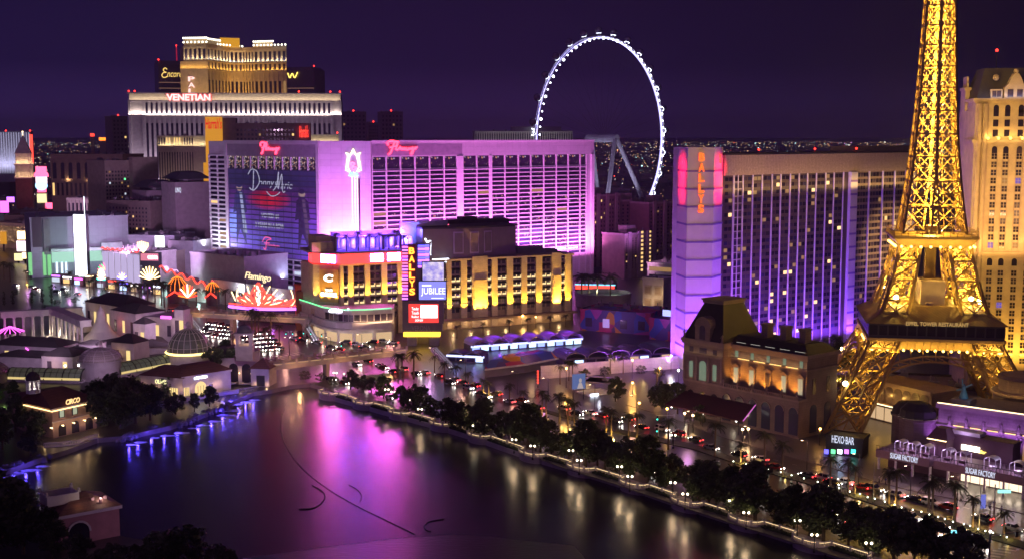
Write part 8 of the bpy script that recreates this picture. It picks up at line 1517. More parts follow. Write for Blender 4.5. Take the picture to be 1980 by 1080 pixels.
t = G(1172, 600); rt_ = thing('ring_canopy', 'oval walled garden terrace with pale rim and lit palms, right of the gold hotel', 'terrace', (t.x, t.y + 20, 0)); m = MB(); rx = 14.5; prof = [(rx, 0), (rx, 6.2), (rx + 0.5, 6.3), (rx + 0.5, 7.0), (rx - 0.6, 7.0), (rx - 0.6, 5.0)]; m.lathe(prof, 40); m.build('wall', lil, rt_); m = MB(); m.lathe([(rx - 0.6, 5.0), (0.1, 5.05)], 40); m.build('lawn', mat('mint_terrace', (0.25, 0.3, 0.25), 0.8), rt_); m = MB()
for k in range(14): a = 2 * PI * k / 14; m.tube(((rx - 1) * math.cos(a), (rx - 1) * math.sin(a), 5), ((rx - 1) * math.cos(a), (rx - 1) * math.sin(a), 7.6), 0.12)
m.build('posts', steel, rt_); lamp((t.x - 4, t.y + 16, 8), 800, (0.85, 1.0, 0.75), 0.4); lamp((t.x + 7, t.y + 22, 8), 600, (0.85, 1.0, 0.75), 0.4)
b = block('red_lit_bar', 'low bar front with red lamps and a cyan edge behind palms', 'bar', (1112, 680), (1190, 676), 549, 10, dark, parapet=0); patch(b, (1113, 552, 1188, 559), 0, n_red, 'red_lamps'); m = MB(); m.box(0, b.w, -0.5, -0.1, b.zt - 0.6, b.zt); b.part('edge_light', m, glow('edge_cyan', (0.2, 0.7, 1), 2.0, 'NONE'))
b = block('long_wall', 'long pale wall lit amber along the edge of the car park', 'wall', (1046, 445), (1312, 466), 697, 0.6, cream, parapet=0)
for k in range(5): lamp(b.world(b.w * (k + 0.5) / 5, -4, 5), 420, (1.0, 0.62, 0.22), 0.3)
b = block('long_wall', 'low pale wall stepping between car park and opera style palace', 'wall', (1262, 420), (1345, 398), 764, 0.5, cream, parapet=0); b = block('low_hall', 'flat roofed grey hall beside the billboard', 'hall', (1125, 440), (1188, 436), 742, 10, grey); b = block('kiosk_hall', 'small white flat roofed block right of the billboard', 'hall', (1140, 415), (1186, 420), 762, 8, white, parapet=0.3)
patch(b, (1141, 760, 1156, 766), 0, n_cool, 'light_band'); lamp(b.world(2, -3, 3), 260, (0.85, 0.85, 1), 0.3)
b = Bld('billboard', 'tilted billboard with a printed face on a blue ground above the road', 'billboard', (1106, 408), (1133, 410), 735); q = b.rect(1107, 722, 1132, 751); m = MB(); m.box(q[0], q[2], 0, 0.3, q[1], q[3]); b.part('board', m, glow('poster_blue', (0.10, 0.16, 0.40), 0.8)); m = MB(); cx_, cz_ = (q[0] + q[2]) / 2 + 0.5, (q[1] + q[3]) / 2; m.add([(cx_ + 0.55 * math.cos(a * PI / 6), -0.02, cz_ + 0.3 + 0.75 * math.sin(a * PI / 6)) for a in range(12)], [list(range(12))]); m.add([(cx_ - 1.2, -0.02, q[1] + 0.1), (cx_ + 1.2, -0.02, q[1] + 0.1), (cx_ + 0.5, -0.02, cz_ - 0.5), (cx_ - 0.5, -0.02, cz_ - 0.5)], [[0, 1, 2, 3]]); b.part('printed_figure', m, glow('poster_skin', (0.6, 0.5, 0.5), 0.7, 'NONE')); m = MB(); [m.tube((q[0] + k, 0.5, 0), (q[0] + k, 0.5, q[3]), 0.12) for k in (0.5, q[2] - q[0] - 0.5)]; b.part('posts', m, dark)
p = PD(1040, 725, 430); t = thing('red_lamp_column', 'short column of red lamps beside the market roof', 'sign', (p.x, p.y, 0)); m = MB(); m.tube((0, 0, 0), (0, 0, p.z + 1.5), 0.15); m.build('pole', dark, t)
for k in range(5): m = MB(); m.ball((0, -0.2, p.z - 2.5 + k), 0.36, 6); m.build('red_lamp', n_red, t)
# ============================================================ trees
leafm = [mat('leaf_dark', (0.05, 0.07, 0.03), 0.6, 0.5, 0.5), mat('leaf_olive', (0.075, 0.095, 0.04), 0.6, 0.5, 0.5)]; bark = mat('bark', (0.09, 0.065, 0.045), 0.9, 0.3, 3)
def tree_proto(seed, h, rw, n=3600, low=0.22):
 r = random.Random(seed); tr = MB(); tr.tube((0, 0, 0), (0, 0, h * 0.35), 0.3, 0.2, 8); cl = []
 for k in range(7):
  a = r.uniform(0, 2 * PI); q = (rw * 0.55 * math.cos(a), rw * 0.55 * math.sin(a), h * r.uniform(0.5, 0.85)); tr.tube((0, 0, h * r.uniform(0.22, 0.35)), q, 0.14, 0.05, 5)
 for k in range(40):
  z = r.uniform(low, 0.97); w = rw * (math.sin(PI * min(1, (z - low) / (1 - low) * 0.9 + 0.12)) ** 0.6); a = r.uniform(0, 2 * PI); d = w * math.sqrt(r.random()) * 0.98; cl.append((d * math.cos(a), d * math.sin(a), h * z, r.uniform(0.13, 0.36) * rw))
 m = MB()
 for k in range(n):
  x, y, z, c = r.choice(cl); v = Vector((r.gauss(0, 1), r.gauss(0, 1), r.gauss(0, 1))).normalized() * c * r.random() ** 0.4; p = Vector((x, y, z)) + v; s = r.uniform(0.2, 0.46) * (rw / 4) ** 0.3; a = Vector((r.gauss(0, 1), r.gauss(0, 1), r.gauss(0, 0.6))).normalized() * s; b_ = a.orthogonal().normalized() * s * 0.6
  m.add([p - a, p + b_, p + a, p - b_], [[0, 1, 2, 3]], int(r.random() < 0.4))
 return tr.mesh('trunk', bark), m.mesh('crown', leafm)
TP = [tree_proto(21, 10, 4.0), tree_proto(22, 10, 4.6), tree_proto(23, 10, 3.4), tree_proto(24, 10, 4.2)]; SH = tree_proto(25, 10, 5.5, 1500, 0.06); CYP = tree_proto(26, 10, 1.5, 900, 0.06)
def tree(pos, h, label, group=None, kind=None, name='broadleaf_tree', wide=1.0):
 tr, cr_ = kind or R.choice(TP); t = thing(name, label, 'tree' if 'shrub' not in name else 'shrub', (pos[0], pos[1], 0), R.uniform(0, 6.28), group); s = h / 10; t.scale = (s * wide, s * wide, s); put('trunk', tr, t); put('crown', cr_, t); return t
TL = [((678, 752), 7.5), ((703, 758), 7), ((742, 770), 8.5), ((775, 782), 7), ((806, 800), 11), ((862, 822), 9.5), ((935, 848), 13.5), ((1020, 866), 14.5), ((1012, 852), 6), ((1066, 878), 6.5), ((1132, 906), 15), ((1170, 908), 10), ((1252, 942), 15), ((1300, 940), 9), ((1352, 968), 11.5), ((1385, 975), 9), ((1460, 1010), 16), ((1510, 1018), 9), ((1592, 1050), 14.5), ((1675, 1058), 9.5), ((1728, 1085), 13), ((1768, 1080), 9), ((1800, 1095), 11.5), ((1860, 1110), 11), ((1215, 920), 12), ((1100, 888), 9), ((1415, 985), 12), ((970, 848), 9), ((890, 832), 10), ((718, 758), 6), ((832, 812), 8), ((905, 838), 10), ((990, 862), 11), ((1045, 874), 11), ((1280, 946), 10), ((1370, 974), 12), ((1435, 996), 12), ((1535, 1026), 12), ((1565, 1036), 9), ((1640, 1056), 11), ((1700, 1070), 11), ((1155, 900), 11)]; TL.sort(key=lambda q: q[0][0])
for i, ((x, y), h) in enumerate(TL): p = G(x, y); tree(p, h * 0.88, f'{ORD[i]} dark broadleaf tree along the lake promenade, counted from the footbridge', 'broadleaf trees along the lake promenade', TP[i % 4], wide=1.14)
for i, (x, y, h) in enumerate([(-5, 1010, 12), (45, 1070, 12), (100, 1080, 8.5), (-25, 1075, 17), (150, 1098, 7), (45, 1000, 7)]): p = G(x, y); tree(p, h, f'{ORD[i]} big dark tree of the clump around the pink pavilion, counted from the left' if 0 else ['big dark tree left of the pink pavilion', 'tall dark tree in the bottom left corner', 'dark tree close in front of the pink pavilion wall', 'largest dark tree at the left frame edge', 'dark tree under the archway of the pink pavilion', 'low dark tree at the lake edge left of the pink pavilion'][i], 'dark trees around the pink pavilion', TP[i % 4], wide=1.25)
for i, (x, y, h) in enumerate([(215, 1100, 5.5), (310, 1112, 9), (370, 1116, 10.5), (425, 1122, 7), (262, 1122, 7.5)]): p = G(x, y); tree(p, h, f'{ORD[i]} planted of the round dark trees at the bottom edge below the pavilion' if 0 else ['small round dark tree below the pavilion corner', 'round dark tree at the bottom edge, left of the widest one', 'widest round dark tree at the bottom edge', 'round dark tree at the bottom edge, farthest right', 'dark tree at the bottom edge between two round ones'][i], 'round dark trees at the bottom edge', TP[(i + 1) % 4], wide=1.3)
PT_ = [(195, 822, 14, 'tall dark pine right of the terracotta restaurant'), (232, 828, 17, 'tallest dark pine between the restaurant and the lilac shops'), (262, 818, 13, 'dark pine leaning over the blue lit rocks'), (290, 812, 11, 'dark pine just left of the lilac restaurant front'), (215, 800, 12, 'dark pine behind the tallest pine'), (340, 800, 7, 'dark bushy tree below the bright arched doorway'), (376, 795, 6, 'low dark tree by the lake below the lilac shop'), (405, 785, 6.5, 'low dark tree left of the blue cascade'), (30, 835, 11, 'dark tree in front of the restaurant left face'), (65, 850, 9, 'dark tree at the restaurant terrace'), (5, 868, 10, 'dark tree at the left edge above the blue rocks'), (60, 880, 7, 'small dark tree at the lake shore, far left'), (438, 700, 9, 'dark tree right of the ringed dome'), (415, 715, 9, 'dark tree behind the lilac shop roof'), (448, 712, 8, 'dark tree behind the gatehouse arches'), (320, 772, 4, 'small tree by the lilac restaurant door')]
for i, (x, y, h, lb) in enumerate(PT_): p = G(x, y); tree(p, h, lb, 'dark trees on the palace shore', TP[i % 4], wide=1.05)
for i, (x, y, h, lb) in enumerate([(25, 770, 6, 'green lit tree at far left beside the roof cupola'), (-5, 775, 6.5, 'green lit tree at the left frame edge'), (1578, 735, 13, 'dark tree between the mansard palace and the violet hotel'), (1612, 722, 14, 'second dark tree right of the violet pillar foot'), (1640, 720, 12, 'dark tree behind the rear tower leg'), (1600, 760, 10, 'dark tree near the rear tower leg, lower'), (1960, 700, 9, 'slim dark tree at the foot of the cream hotel'), (1976, 690, 9, 'dark tree at the right edge below the cream hotel'), (1955, 762, 7, 'small dark tree by the gilt rotunda'), (1280, 790, 9, 'dark tree in front of the palace, left'), (1310, 800, 10, 'dark tree beside the maroon awning'), (1355, 820, 6, 'small dark tree below the maroon awning'), (1190, 775, 8, 'round dark tree at the wet car park corner')]): p = G(x, y); tree(p, h, lb, None, TP[i % 4])
p = G(20, 775); lamp((p.x, p.y - 5, 2), 160, (0.6, 1.0, 0.25), 0.3)
for i, (x, y) in enumerate([(8, 590), (25, 588), (62, 586), (82, 585), (100, 586), (316, 778), (326, 776)]): p = G(x, y); tree(p, 8.5 if i > 4 else 7.5, f'{ORD[i]} slim dark cypress counted from the left, beside the colonnade and shops', 'slim dark cypresses', CYP, 'cypress')
r9 = random.Random(12)
for i in range(22):
 k = i / 21; x = 880 + k * 1040; y = 742 + k * 290 + (30 if k < 0.3 else 0); 
for i, (x, y) in enumerate([(620, 736), (645, 744), (590, 733), (1090, 725), (1130, 728), (1170, 724), (1240, 722), (1275, 728), (100, 560), (130, 575), (90, 600), (60, 575), (110, 590), (145, 585), (170, 590), (30, 570)]): p = G(x, y); tree(p, 3.2, f'{ORD[i]} low dark roadside shrub, counted in planting order from the footbridge' if 0 else ['low dark shrub at the lake head, middle', 'low dark shrub at the lake head, right', 'low dark shrub at the lake head, left', 'shrub before the amber wall, first from the left', 'shrub before the amber wall, second from the left', 'shrub before the amber wall, third from the left', 'shrub before the amber wall, fourth from the left', 'shrub before the amber wall, fifth from the left', 'dark shrub on the road verge beside the wet lane', 'dark shrub below the light pillar', 'dark shrub left on the verge, lowest', 'dark shrub on the far left verge, upper', 'dark shrub on the verge behind the colonnade', 'dark shrub on the verge right of the colonnade', 'dark shrub on the verge, farthest right', 'dark shrub at the left edge of the verge'][i], 'low dark roadside shrubs', SH, 'shrub', 1.3)

# ============================================================ palms
frond = [mat('palm_frond', (0.06, 0.075, 0.03), 0.6, 0.4, 1.0)]; pbark = mat('palm_bark', (0.17, 0.12, 0.08), 0.9, 0.3, 4)
def palm_proto(seed):
 r = random.Random(seed); tr = MB(); tr.tube((0, 0, 0), (0.1, 0, 8.2), 0.3, 0.2, 8); tr.ball((0.1, 0, 8.2), 0.42, 8); m = MB()
 for k in range(26):
  a = 2 * PI * k / 26 + r.uniform(-0.15, 0.15); el = r.uniform(-0.35, 1.2); L = r.uniform(2.1, 2.9); d = Vector((math.cos(a), math.sin(a), 0)); P = []
  for i in range(7): s = i / 6; P.append(Vector((0.1, 0, 8.3)) + d * (L * s * math.cos(el * 0.8)) + Vector((0, 0, L * s * math.sin(el) - 1.1 * s * s * L * 0.55)))
  side = Vector((-d.y, d.x, 0))
  for i in range(6):
   p, q = P[i], P[i + 1]
   for sg in (-1, 1):
    for t_ in (0.0, 0.5):
     o = p + (q - p) * t_; w = 0.62 * (1 - (i / 6) ** 2 * 0.7); e_ = o + side * sg * w + (q - p) * 0.9 + Vector((0, 0, -0.32)); m.add([o, o + (q - p) * 0.42, e_], [[0, 1, 2]])
 return tr.mesh('trunk', pbark), m.mesh('fronds', frond)
PP = [palm_proto(s) for s in (31, 32, 33)]
def palm(pos, h, label, group, z=0.0, lit=0, col=(1.0, 0.66, 0.16)):
 lit *= 1.8
 tr, fr_ = R.choice(PP); t = thing('palm_tree', label, 'palm', (pos[0], pos[1], z), R.uniform(0, 6.28), group); s = h / 10; t.scale = (max(s, 0.75),) * 2 + (s,); put('trunk', tr, t); put('fronds', fr_, t)
 if lit: lamp((pos[0] + 0.6, pos[1] - 1.3, z + 1.0), lit, col, 0.15)
 return t
MED = [(860, 742, 9, 0), (882, 748, 9, 0), (905, 752, 7, 40), (935, 764, 6.5, 420), (945, 768, 6, 380), (985, 782, 8, 0), (1012, 790, 7, 0), (1048, 802, 9, 160), (1056, 806, 8, 160), (1082, 818, 10.5, 60), (1098, 822, 10, 60), (1110, 826, 9, 60), (1172, 838, 9, 300), (1182, 842, 9, 300), (1215, 850, 9, 90), (1232, 852, 9.5, 90), (1292, 868, 10, 0), (1382, 882, 11, 0), (1432, 895, 6.5, 420), (1478, 902, 11, 0), (1512, 918, 10, 30), (1605, 945, 9.5, 0), (1640, 952, 9.5, 0), (1653, 955, 8, 260), (1718, 974, 9.5, 120), (1732, 976, 10, 0), (1795, 1000, 10, 0), (1802, 1002, 11, 0), (1845, 1010, 11, 0), (1880, 1020, 8.5, 160), (1940, 1040, 7, 60)]
for i, (x, y, h, l) in enumerate(MED): p = G(x, y); palm(p, h, f'{ORD[i]} palm of the row along the road median, counted from the footbridge end', 'palms along the road median', lit=l)
SIDE = [(840, 720, 7.5), (770, 728, 10), (778, 730, 10), (800, 732, 11.5), (1083, 742, 8), (1100, 735, 8), (1107, 736, 8), (1180, 722, 8), (1188, 720, 8.5), (1205, 722, 8.5), (1270, 745, 7), (1330, 840, 6)]
for i, (x, y, h) in enumerate(SIDE): p = G(x, y); palm(p, h, f'{ORD[i]} palm from the left between the nearer footbridge and the car park', 'palms beside the market and car park')
LEFT = [(487, 650, 14), (494, 652, 13.5), (500, 655, 13), (524, 652, 13), (512, 664, 8), (518, 668, 9.5), (540, 665, 9.5), (270, 585, 12), (262, 590, 13), (286, 588, 13), (300, 584, 14), (312, 590, 14.5), (318, 594, 13), (325, 590, 13), (238, 580, 12), (225, 578, 11), (206, 580, 8), (246, 584, 11), (182, 570, 12), (136, 560, 12), (174, 575, 11), (420, 595, 12), (436, 598, 12), (455, 602, 12), (470, 606, 12), (400, 592, 10), (380, 590, 10), (362, 588, 11), (345, 585, 10), (20, 545, 13), (8, 540, 12), (52, 548, 9)]
for i, (x, y, h) in enumerate(LEFT): p = G(x, y); palm(p, h, f'{ORD[i]} tall palm among those before the neon casinos' if 0 else f'palm before the neon casinos, {ORD[i]} in order from the far footbridge leftwards', 'palms before the neon casinos', lit=(140 if i in (16, 31) else 0), col=(1, 0.6, 0.1))
for i, (px, h) in enumerate([(648, 8.4), (670, 7.6), (693, 8.6), (714, 7.4), (734, 7.6), (752, 6.6), (766, 8.8), (782, 6)]): u, _ = BQ.uv(px, 480, 1); palm(BQ.world(u, 1, 0), h * 1.1, f'{ORD[i]} palm from the left on the blue lit rooftop pool deck', 'palms on the rooftop pool deck', z=BQ.zd)
for i, px in enumerate((885, 935, 985, 1020, 1062, 1092)): p = PD(px, 640, 545 + (px - 885) * 0.16); palm((p.x, p.y - 8), 6.5, f'{ORD[i]} small palm from the left along the canopy of the gold lit hotel', 'small palms along the hotel canopy')
for i, (x, y, h) in enumerate([(1125, 600, 9), (1138, 598, 9.5), (1155, 602, 9), (1180, 600, 9)]): p = PD(x, 560, 640); palm((p.x, p.y), 19, f'{ORD[i]} palm from the left behind the oval terrace', 'palms behind the oval terrace')

# ============================================================ lamps on posts
def twin_lamp():
 t = thing('twin_lamp', 'x', 'street lamp'); m = MB(); m.lathe([(0.28, 0), (0.28, 0.5), (0.1, 0.7), (0.08, 3.6), (0.12, 3.7)], 8); m.beam((-0.55, 0, 3.6), (0.55, 0, 3.6), 0.1); m.build('post', dark, t)
 g = MB(); g.ball((0, 0, 0), 0.27, 10); me = g.mesh('globe', glow('lamp_globe', (1.0, 0.86, 0.62), 6.5, 'NONE'))
 for s in (-1, 1): put('globe', me, t, (s * 0.55, 0, 3.9))
 return t
tl = twin_lamp(); LMP = [(668, 722), (648, 720), (748, 752), (760, 757), (790, 772), (812, 790), (905, 810), (918, 822), (984, 832), (994, 849), (1030, 861), (1104, 870), (1120, 889), (1198, 901), (1218, 920), (1301, 932), (1325, 954), (1415, 967), (1443, 990), (1542, 1005), (1575, 1033), (1680, 1049), (1302, 840)]
for i, (x, y) in enumerate(LMP):
 p = G(x, y, 3.9); lb = f'{ORD[i]} twin globe lamp along the promenade, counted from the footbridge end'; o = tl if i == 0 else copy_thing(tl, (0, 0, 0), 0); o.location = (p.x, p.y, 0); o.rotation_euler = (0, 0, rad(-10)); o['label'] = lb; o['group'] = 'twin globe lamps along the promenade'
 lamp((p.x, p.y - 0.1, 4.4), 190, (1.0, 0.70, 0.40), 0.2)
def star_lamp(px, py, z, pw, col, label, es=18, r=0.35):
 p = G(px, py, z); t = thing('pole_lamp', label, 'street lamp', (p.x, p.y, 0)); m = MB(); m.tube((0, 0.25, 0), (0, 0.25, z + 0.2), 0.1, 0.07); m.beam((0, 0.3, z + 0.3), (0, -0.3, z + 0.3), 0.12); m.build('post', dark, t); m = MB(); m.ball((0, 0, z), r, 8); m.build('bulb', glow(f'pole_bulb_{int(col[2] * 100)}', col, es, 'NONE'), t); lamp((p.x, p.y - 0.2, z - 0.6), pw * 1.8, col, 0.3)
AMB = (1.0, 0.48, 0.10)
for i, (x, y, z, pw, c) in enumerate([(1095, 711, 7, 1100, AMB), (1223, 695, 7, 1200, AMB), (1276, 711, 7, 1100, AMB), (1223, 739, 5, 900, AMB), (1298, 687, 6, 600, (0.85, 0.88, 1.0)), (1036, 612, 5, 700, AMB), (1011, 609, 5, 700, AMB), (1236, 778, 5, 260, AMB), (1290, 789, 5, 220, AMB), (1332, 762, 6, 80, AMB), (1094, 778, 5, 450, AMB), (1340, 802, 4, 260, WARM), (1324, 798, 4, 220, WARM), (1436, 829, 4, 260, WARM), (1447, 828, 4, 240, WARM), (1312, 715, 5, 300, (0.95, 0.9, 1.0)), (248, 606, 7, 700, WARM), (310, 635, 5, 380, WARM), (1586, 828, 5, 260, AMB), (290, 637, 4, 260, WARM), (126, 706, 5, 260, (1, .9, .9)), (152, 705, 5, 260, (1, .9, .9)), (1700, 630, 5, 400, AMB), (1575, 583, 5, 10, AMB)][:23]):
 star_lamp(x, y, z, pw, c, ['amber pole lamp in front of the long wall, left', 'brightest amber pole lamp above the amber wall', 'amber pole lamp near the violet tower foot', 'amber pole lamp over the wet car park', 'dazzling white pole lamp at the violet tower foot', 'amber lamp before the gold hotel canopy, right of two', 'amber lamp before the gold hotel canopy, left of two', 'amber lamp above the lit signal', 'amber lamp beside the dark trees before the palace', 'amber starry lamp at the palace left corner', 'amber lamp in the palms of the median', 'warm lamp at the cafe awning, upper left', 'warm lamp at the cafe awning, lower left', 'white lamp at the cafe awning right end, first', 'white lamp at the cafe awning right end, second', 'white lamp low at the violet tower corner', 'starry lamp beside the white tent', 'warm lamp before the long lilac house', 'amber lamp on the palace right flank', 'warm lamp left of the long lilac house', 'white lamp on the glass vault roof, left of two', 'white lamp on the glass vault roof, right of two', 'amber lamp below the tower deck'][i])
bol = MB(); bol.lathe([(0.08, 0), (0.08, 0.6)], 6); bol.ball((0, 0, 0.75), 0.17, 6, 1); bme = bol.mesh('bollard_light', [dark, glow('bollard_bulb', (0.9, 1.0, 0.75), 7, 'NONE')])
for i in range(30):
 k = i / 29; seg = [(1420, 897), (1530, 924), (1640, 955), (1720, 979), (1800, 1002), (1880, 1025), (1950, 1046)]; f_ = k * 6; j = min(5, int(f_)); x = seg[j][0] + (seg[j + 1][0] - seg[j][0]) * (f_ - j); y = seg[j][1] + (seg[j + 1][1] - seg[j][1]) * (f_ - j); p = G(x, y); tag(put('path_light', bme, None, (p.x + R.uniform(-0.4, 0.4), p.y + R.uniform(-0.5, 0.5), 0.2)), f'{ORD[i]} small path light in the median planting, counted from the palace end', 'path light', 'small path lights in the median')
def signal(px, py, z, label, arm=0, bar=0.0):
 p = G(px, py, z); t = thing('traffic_signal', label, 'traffic light', (p.x, p.y, 0)); m = MB(); m.tube((arm, 0.3, 0), (arm, 0.3, z + 1), 0.14); m.beam((arm, 0.3, z + 0.7), (0, 0.3, z + 0.7), 0.14); m.build('pole', steel, t); m = MB(); m.box(-0.25, 0.25, -0.2, 0.2, z - 0.6, z + 0.6); m.build('housing', dark, t); m = MB(); m.lathe([(0.01, -0.02), (0.17, 0)], 8, (0, 0, 0)); mm = MB(); mm.ball((0, -0.25, z - 0.35), 0.2, 6); mm.build('green_lamp', n_teal, t)
for i, (x, y, a) in enumerate([(553, 643, 2), (566, 643, -2), (587, 642, 3), (601, 643, 3), (622, 647, 2), (660, 666, -3), (1271, 807, 5), (1270, 830, 0.5), (746, 670, 2)]): signal(x, y, 5, ['green signal at the junction, leftmost', 'green signal at the junction, second from left', 'green signal at the junction, third from left', 'green signal at the junction, fourth from left', 'green signal at the foot of the curved podium', 'green signal below the curved podium, right', 'green signal on a long arm before the palace', 'lower green signal before the palace', 'green signal at the nearer footbridge right part'][i], a)
def banner(px, py, label, col, w_=1.1, h_=3.2):
 p = G(px, py); t = thing('banner_post', label, 'banner', (p.x, p.y, 0)); m = MB(); m.tube((0, 0, 0), (0, 0, 10), 0.12, 0.08); m.build('post', steel, t); m = MB(); m.box(0.15, 0.15 + w_, -0.04, 0.04, 6.2 - h_ / 2, 6.2 + h_ / 2); m.build('banner', col, t)
banner(1893, 1020, 'street post with a violet printed banner before the terrace cafe', glow('banner_violet', (0.2, 0.22, 0.8), 0.8, 'NONE')); banner(1688, 970, 'bare steel street post in the median by the lit palm', steel, 0.3, 0.5)
p = G(1949, 992); t = thing('street_sign', 'glowing green street name board on a mast arm, lower right', 'sign', (p.x, p.y, 0)); m = MB(); m.box(-2.6, 0.4, -0.1, 0.1, 5.0, 5.7); m.build('board', glow('street_sign_green', (0.25, 0.9, 0.75), 2.0, 'NONE'), t); m = MB(); m.tube((-3.2, 0.2, 0), (-3.2, 0.2, 7), 0.14); m.beam((-3.2, 0.2, 5.8), (0.5, 0.2, 5.8), 0.12); m.build('post', steel, t)
p = G(1845, 1038); t = thing('street_sign', 'glowing teal street name board above the cars, lower right', 'sign', (p.x, p.y, 0)); m = MB(); m.box(-0.9, 0.9, -0.1, 0.1, 0.9, 1.6); m.build('board', glow('street_sign_teal', (0.2, 0.8, 1.0), 2.6, 'NONE'), t); m = MB(); m.tube((0, 0.2, 0), (0, 0.2, 1.6), 0.1); m.build('post', steel, t)
t = thing('signal_gantry', 'long pale signal mast arm in the bottom right corner', 'gantry', tuple(G(1912, 1090))); m = MB(); m.tube((0, 0, 0), (0, 0, 6.5), 0.2); m.beam((0, 0, 6), (12, 4, 6.6), 0.2); m.build('mast', steel, t); g = MB(); g.box(6, 6.5, 1.8, 2.2, 5.2, 6.4); g.build('signal_head', dark, t); g = MB(); g.box(9, 9.5, 2.8, 3.2, 5.5, 6.7); g.build('signal_head', dark, t); g = MB(); g.ball((0, 0, 7), 0.3, 8); g.build('lamp_head', n_white, t)

# ============================================================ cars (standing, lamps lit)
tyre = mat('tyre', (0.02, 0.02, 0.02), 0.8, 0); cgl = mat('car_glass', (0.01, 0.01, 0.015), 0.08, 0); hl = glow('headlight', (1.0, 0.92, 0.82), 30, 'NONE'); tlm = glow('taillight', (1.0, 0.03, 0.03), 14, 'NONE')
def car_mesh(pr, roof, w):
 b = MB(); n = len(pr)
 for s in (0, 1): pass
 inn = 0.12; sec = [(-w, 0), (-w, 1), (w, 1), (w, 0)]
 vs = [(x, -w, z) for x, z in pr] + [(x, w, z) for x, z in pr]; b.add(vs, [[i, (i + 1) % n, n + (i + 1) % n, n + i] for i in range(n)] + [list(range(n - 1, -1, -1)), list(range(n, 2 * n))])
 return b
def car_proto(kind):
 if kind == 'pickup': body = [(-2.7, 0.4), (2.6, 0.4), (2.65, 0.85), (1.3, 1.08), (-2.7, 1.1)]; cab = (-0.6, 1.2, 1.09, 1.82)
 elif kind == 'suv': body = [(-2.3, 0.4), (2.35, 0.4), (2.4, 0.8), (1.35, 1.08), (-2.3, 1.1)]; cab = (-2.15, 1.0, 1.09, 1.78)
 else: body = [(-2.3, 0.3), (2.25, 0.3), (2.3, 0.65), (1.3, 0.9), (-1.5, 0.95), (-2.3, 0.85)]; cab = (-1.6, 0.9, 0.92, 1.45)
 x0, x1, z0, z1 = cab; k = 0.55 if kind != 'pickup' else 0.35; B = car_mesh(body, None, 0.9); g = MB(); g.frustum([(x0, -0.84), (x1, -0.84), (x1, 0.84), (x0, 0.84)], z0, [(x0 + k * (0.5 if kind == 'suv' else 1), -0.66), (x1 - k, -0.66), (x1 - k, 0.66), (x0 + k * (0.5 if kind == 'suv' else 1), 0.66)], z1); rf = MB(); rf.box(x0 + k * (0.5 if kind == 'suv' else 1) - 0.03, x1 - k + 0.03, -0.68, 0.68, z1 + 0.002, z1 + 0.06)
 for px in ((x0 + x1) / 2,): rf.beam((px, -0.85, z0), (px, -0.67, z1), 0.1); rf.beam((px, 0.85, z0), (px, 0.67, z1), 0.1)
 wh = MB(); 
 for a in range(12):
  pass
 wh.tube((0, -0.12, 0), (0, 0.12, 0), 0.34, 0.34, 14); L = MB(); L.ball((0, 0, 0), 0.17, 6); T = MB(); T.box(-0.05, 0.05, -0.2, 0.2, -0.09, 0.09)
 return dict(body=B, roof=rf, cabin=g.mesh('windows', cgl), wheel=wh.mesh('wheel', tyre), head=L.mesh('headlight', hl), tail=T.mesh('taillight', tlm), fx=body[1][0], bx=body[0][0], zl=0.68 if kind != 'sedan' else 0.58)
CP = {k: car_proto(k) for k in ('sedan', 'suv', 'pickup')}; paints = {}
def paint(c):
 if c not in paints: paints[c] = mat('car_paint_' + c, dict(white=(0.6, 0.6, 0.6), black=(0.015, 0.015, 0.018), silver=(0.35, 0.35, 0.37), red=(0.3, 0.02, 0.02), grey=(0.1, 0.1, 0.11))[c], 0.25, 0, metal=0.2, spec=0.6)
 return paints[c]
CM = {}
def car(px, py, head, kind, colr, label, group, light=0):
 p = G(px, py); d = CP[kind]; t = thing('car', label, 'car' if kind != 'pickup' else 'pickup truck', (p.x, p.y, 0.006), head, group); key = (kind, colr)
 if key not in CM: CM[key] = (d['body'].mesh('body', paint(colr)), d['roof'].mesh('roof', paint(colr)))
 put('body', CM[key][0], t); put('roof', CM[key][1], t); put('windows', d['cabin'], t)
 for x in (-1.45, 1.45):
  for y in (-0.82, 0.82): put('wheel', d['wheel'], t, (x, y, 0.34))
 for y in (-0.62, 0.62): put('headlight', d['head'], t, (d['fx'] - 0.02, y, d['zl'])); put('taillight', d['tail'], t, (d['bx'] - 0.03, y, d['zl'] + 0.15))
 light *= 3
 if light: lamp((p.x + 3 * math.cos(head), p.y + 3 * math.sin(head), 0.9), light, (1, 0.9, 0.8), 0.2)
ST = math.atan2(0.77, -0.64)          # heading away from the camera along the boulevard
KC = [(k, c) for k in ('sedan', 'suv', 'sedan') for c in ('white', 'black', 'silver', 'grey', 'red')]
car(1762, 1004, ST + PI, 'suv', 'white', 'white estate car with lit headlamps, nearest the palms', None, 60); car(1816, 1020, ST + PI, 'sedan', 'black', 'black saloon car behind the white pickup, lower right', None, 40); car(1797, 1034, ST + PI, 'pickup', 'white', 'white pickup truck with an open bed, lower right', None, 50); car(1868, 1036, ST + PI, 'sedan', 'silver', 'silver saloon car at the right of the waiting cars', None, 50); car(1885, 1050, ST + PI, 'sedan', 'grey', 'grey saloon car in front of the silver one, lower right', None, 50)
i = 0
for row in range(5):
 for ln in range(5):
  x = 490 + ln * 13 - row * 6; y = 680 - row * 7.5 - ln * 1.2; k, c = KC[(row * 7 + ln * 3) % 15]; car(x, y, -PI / 2 - 0.25, k, c, f'queueing car at the junction, {ORD[row]} row from front, {ORD[ln]} from left', 'cars queueing at the junction with headlamps on', 40 if row == 0 else 0)
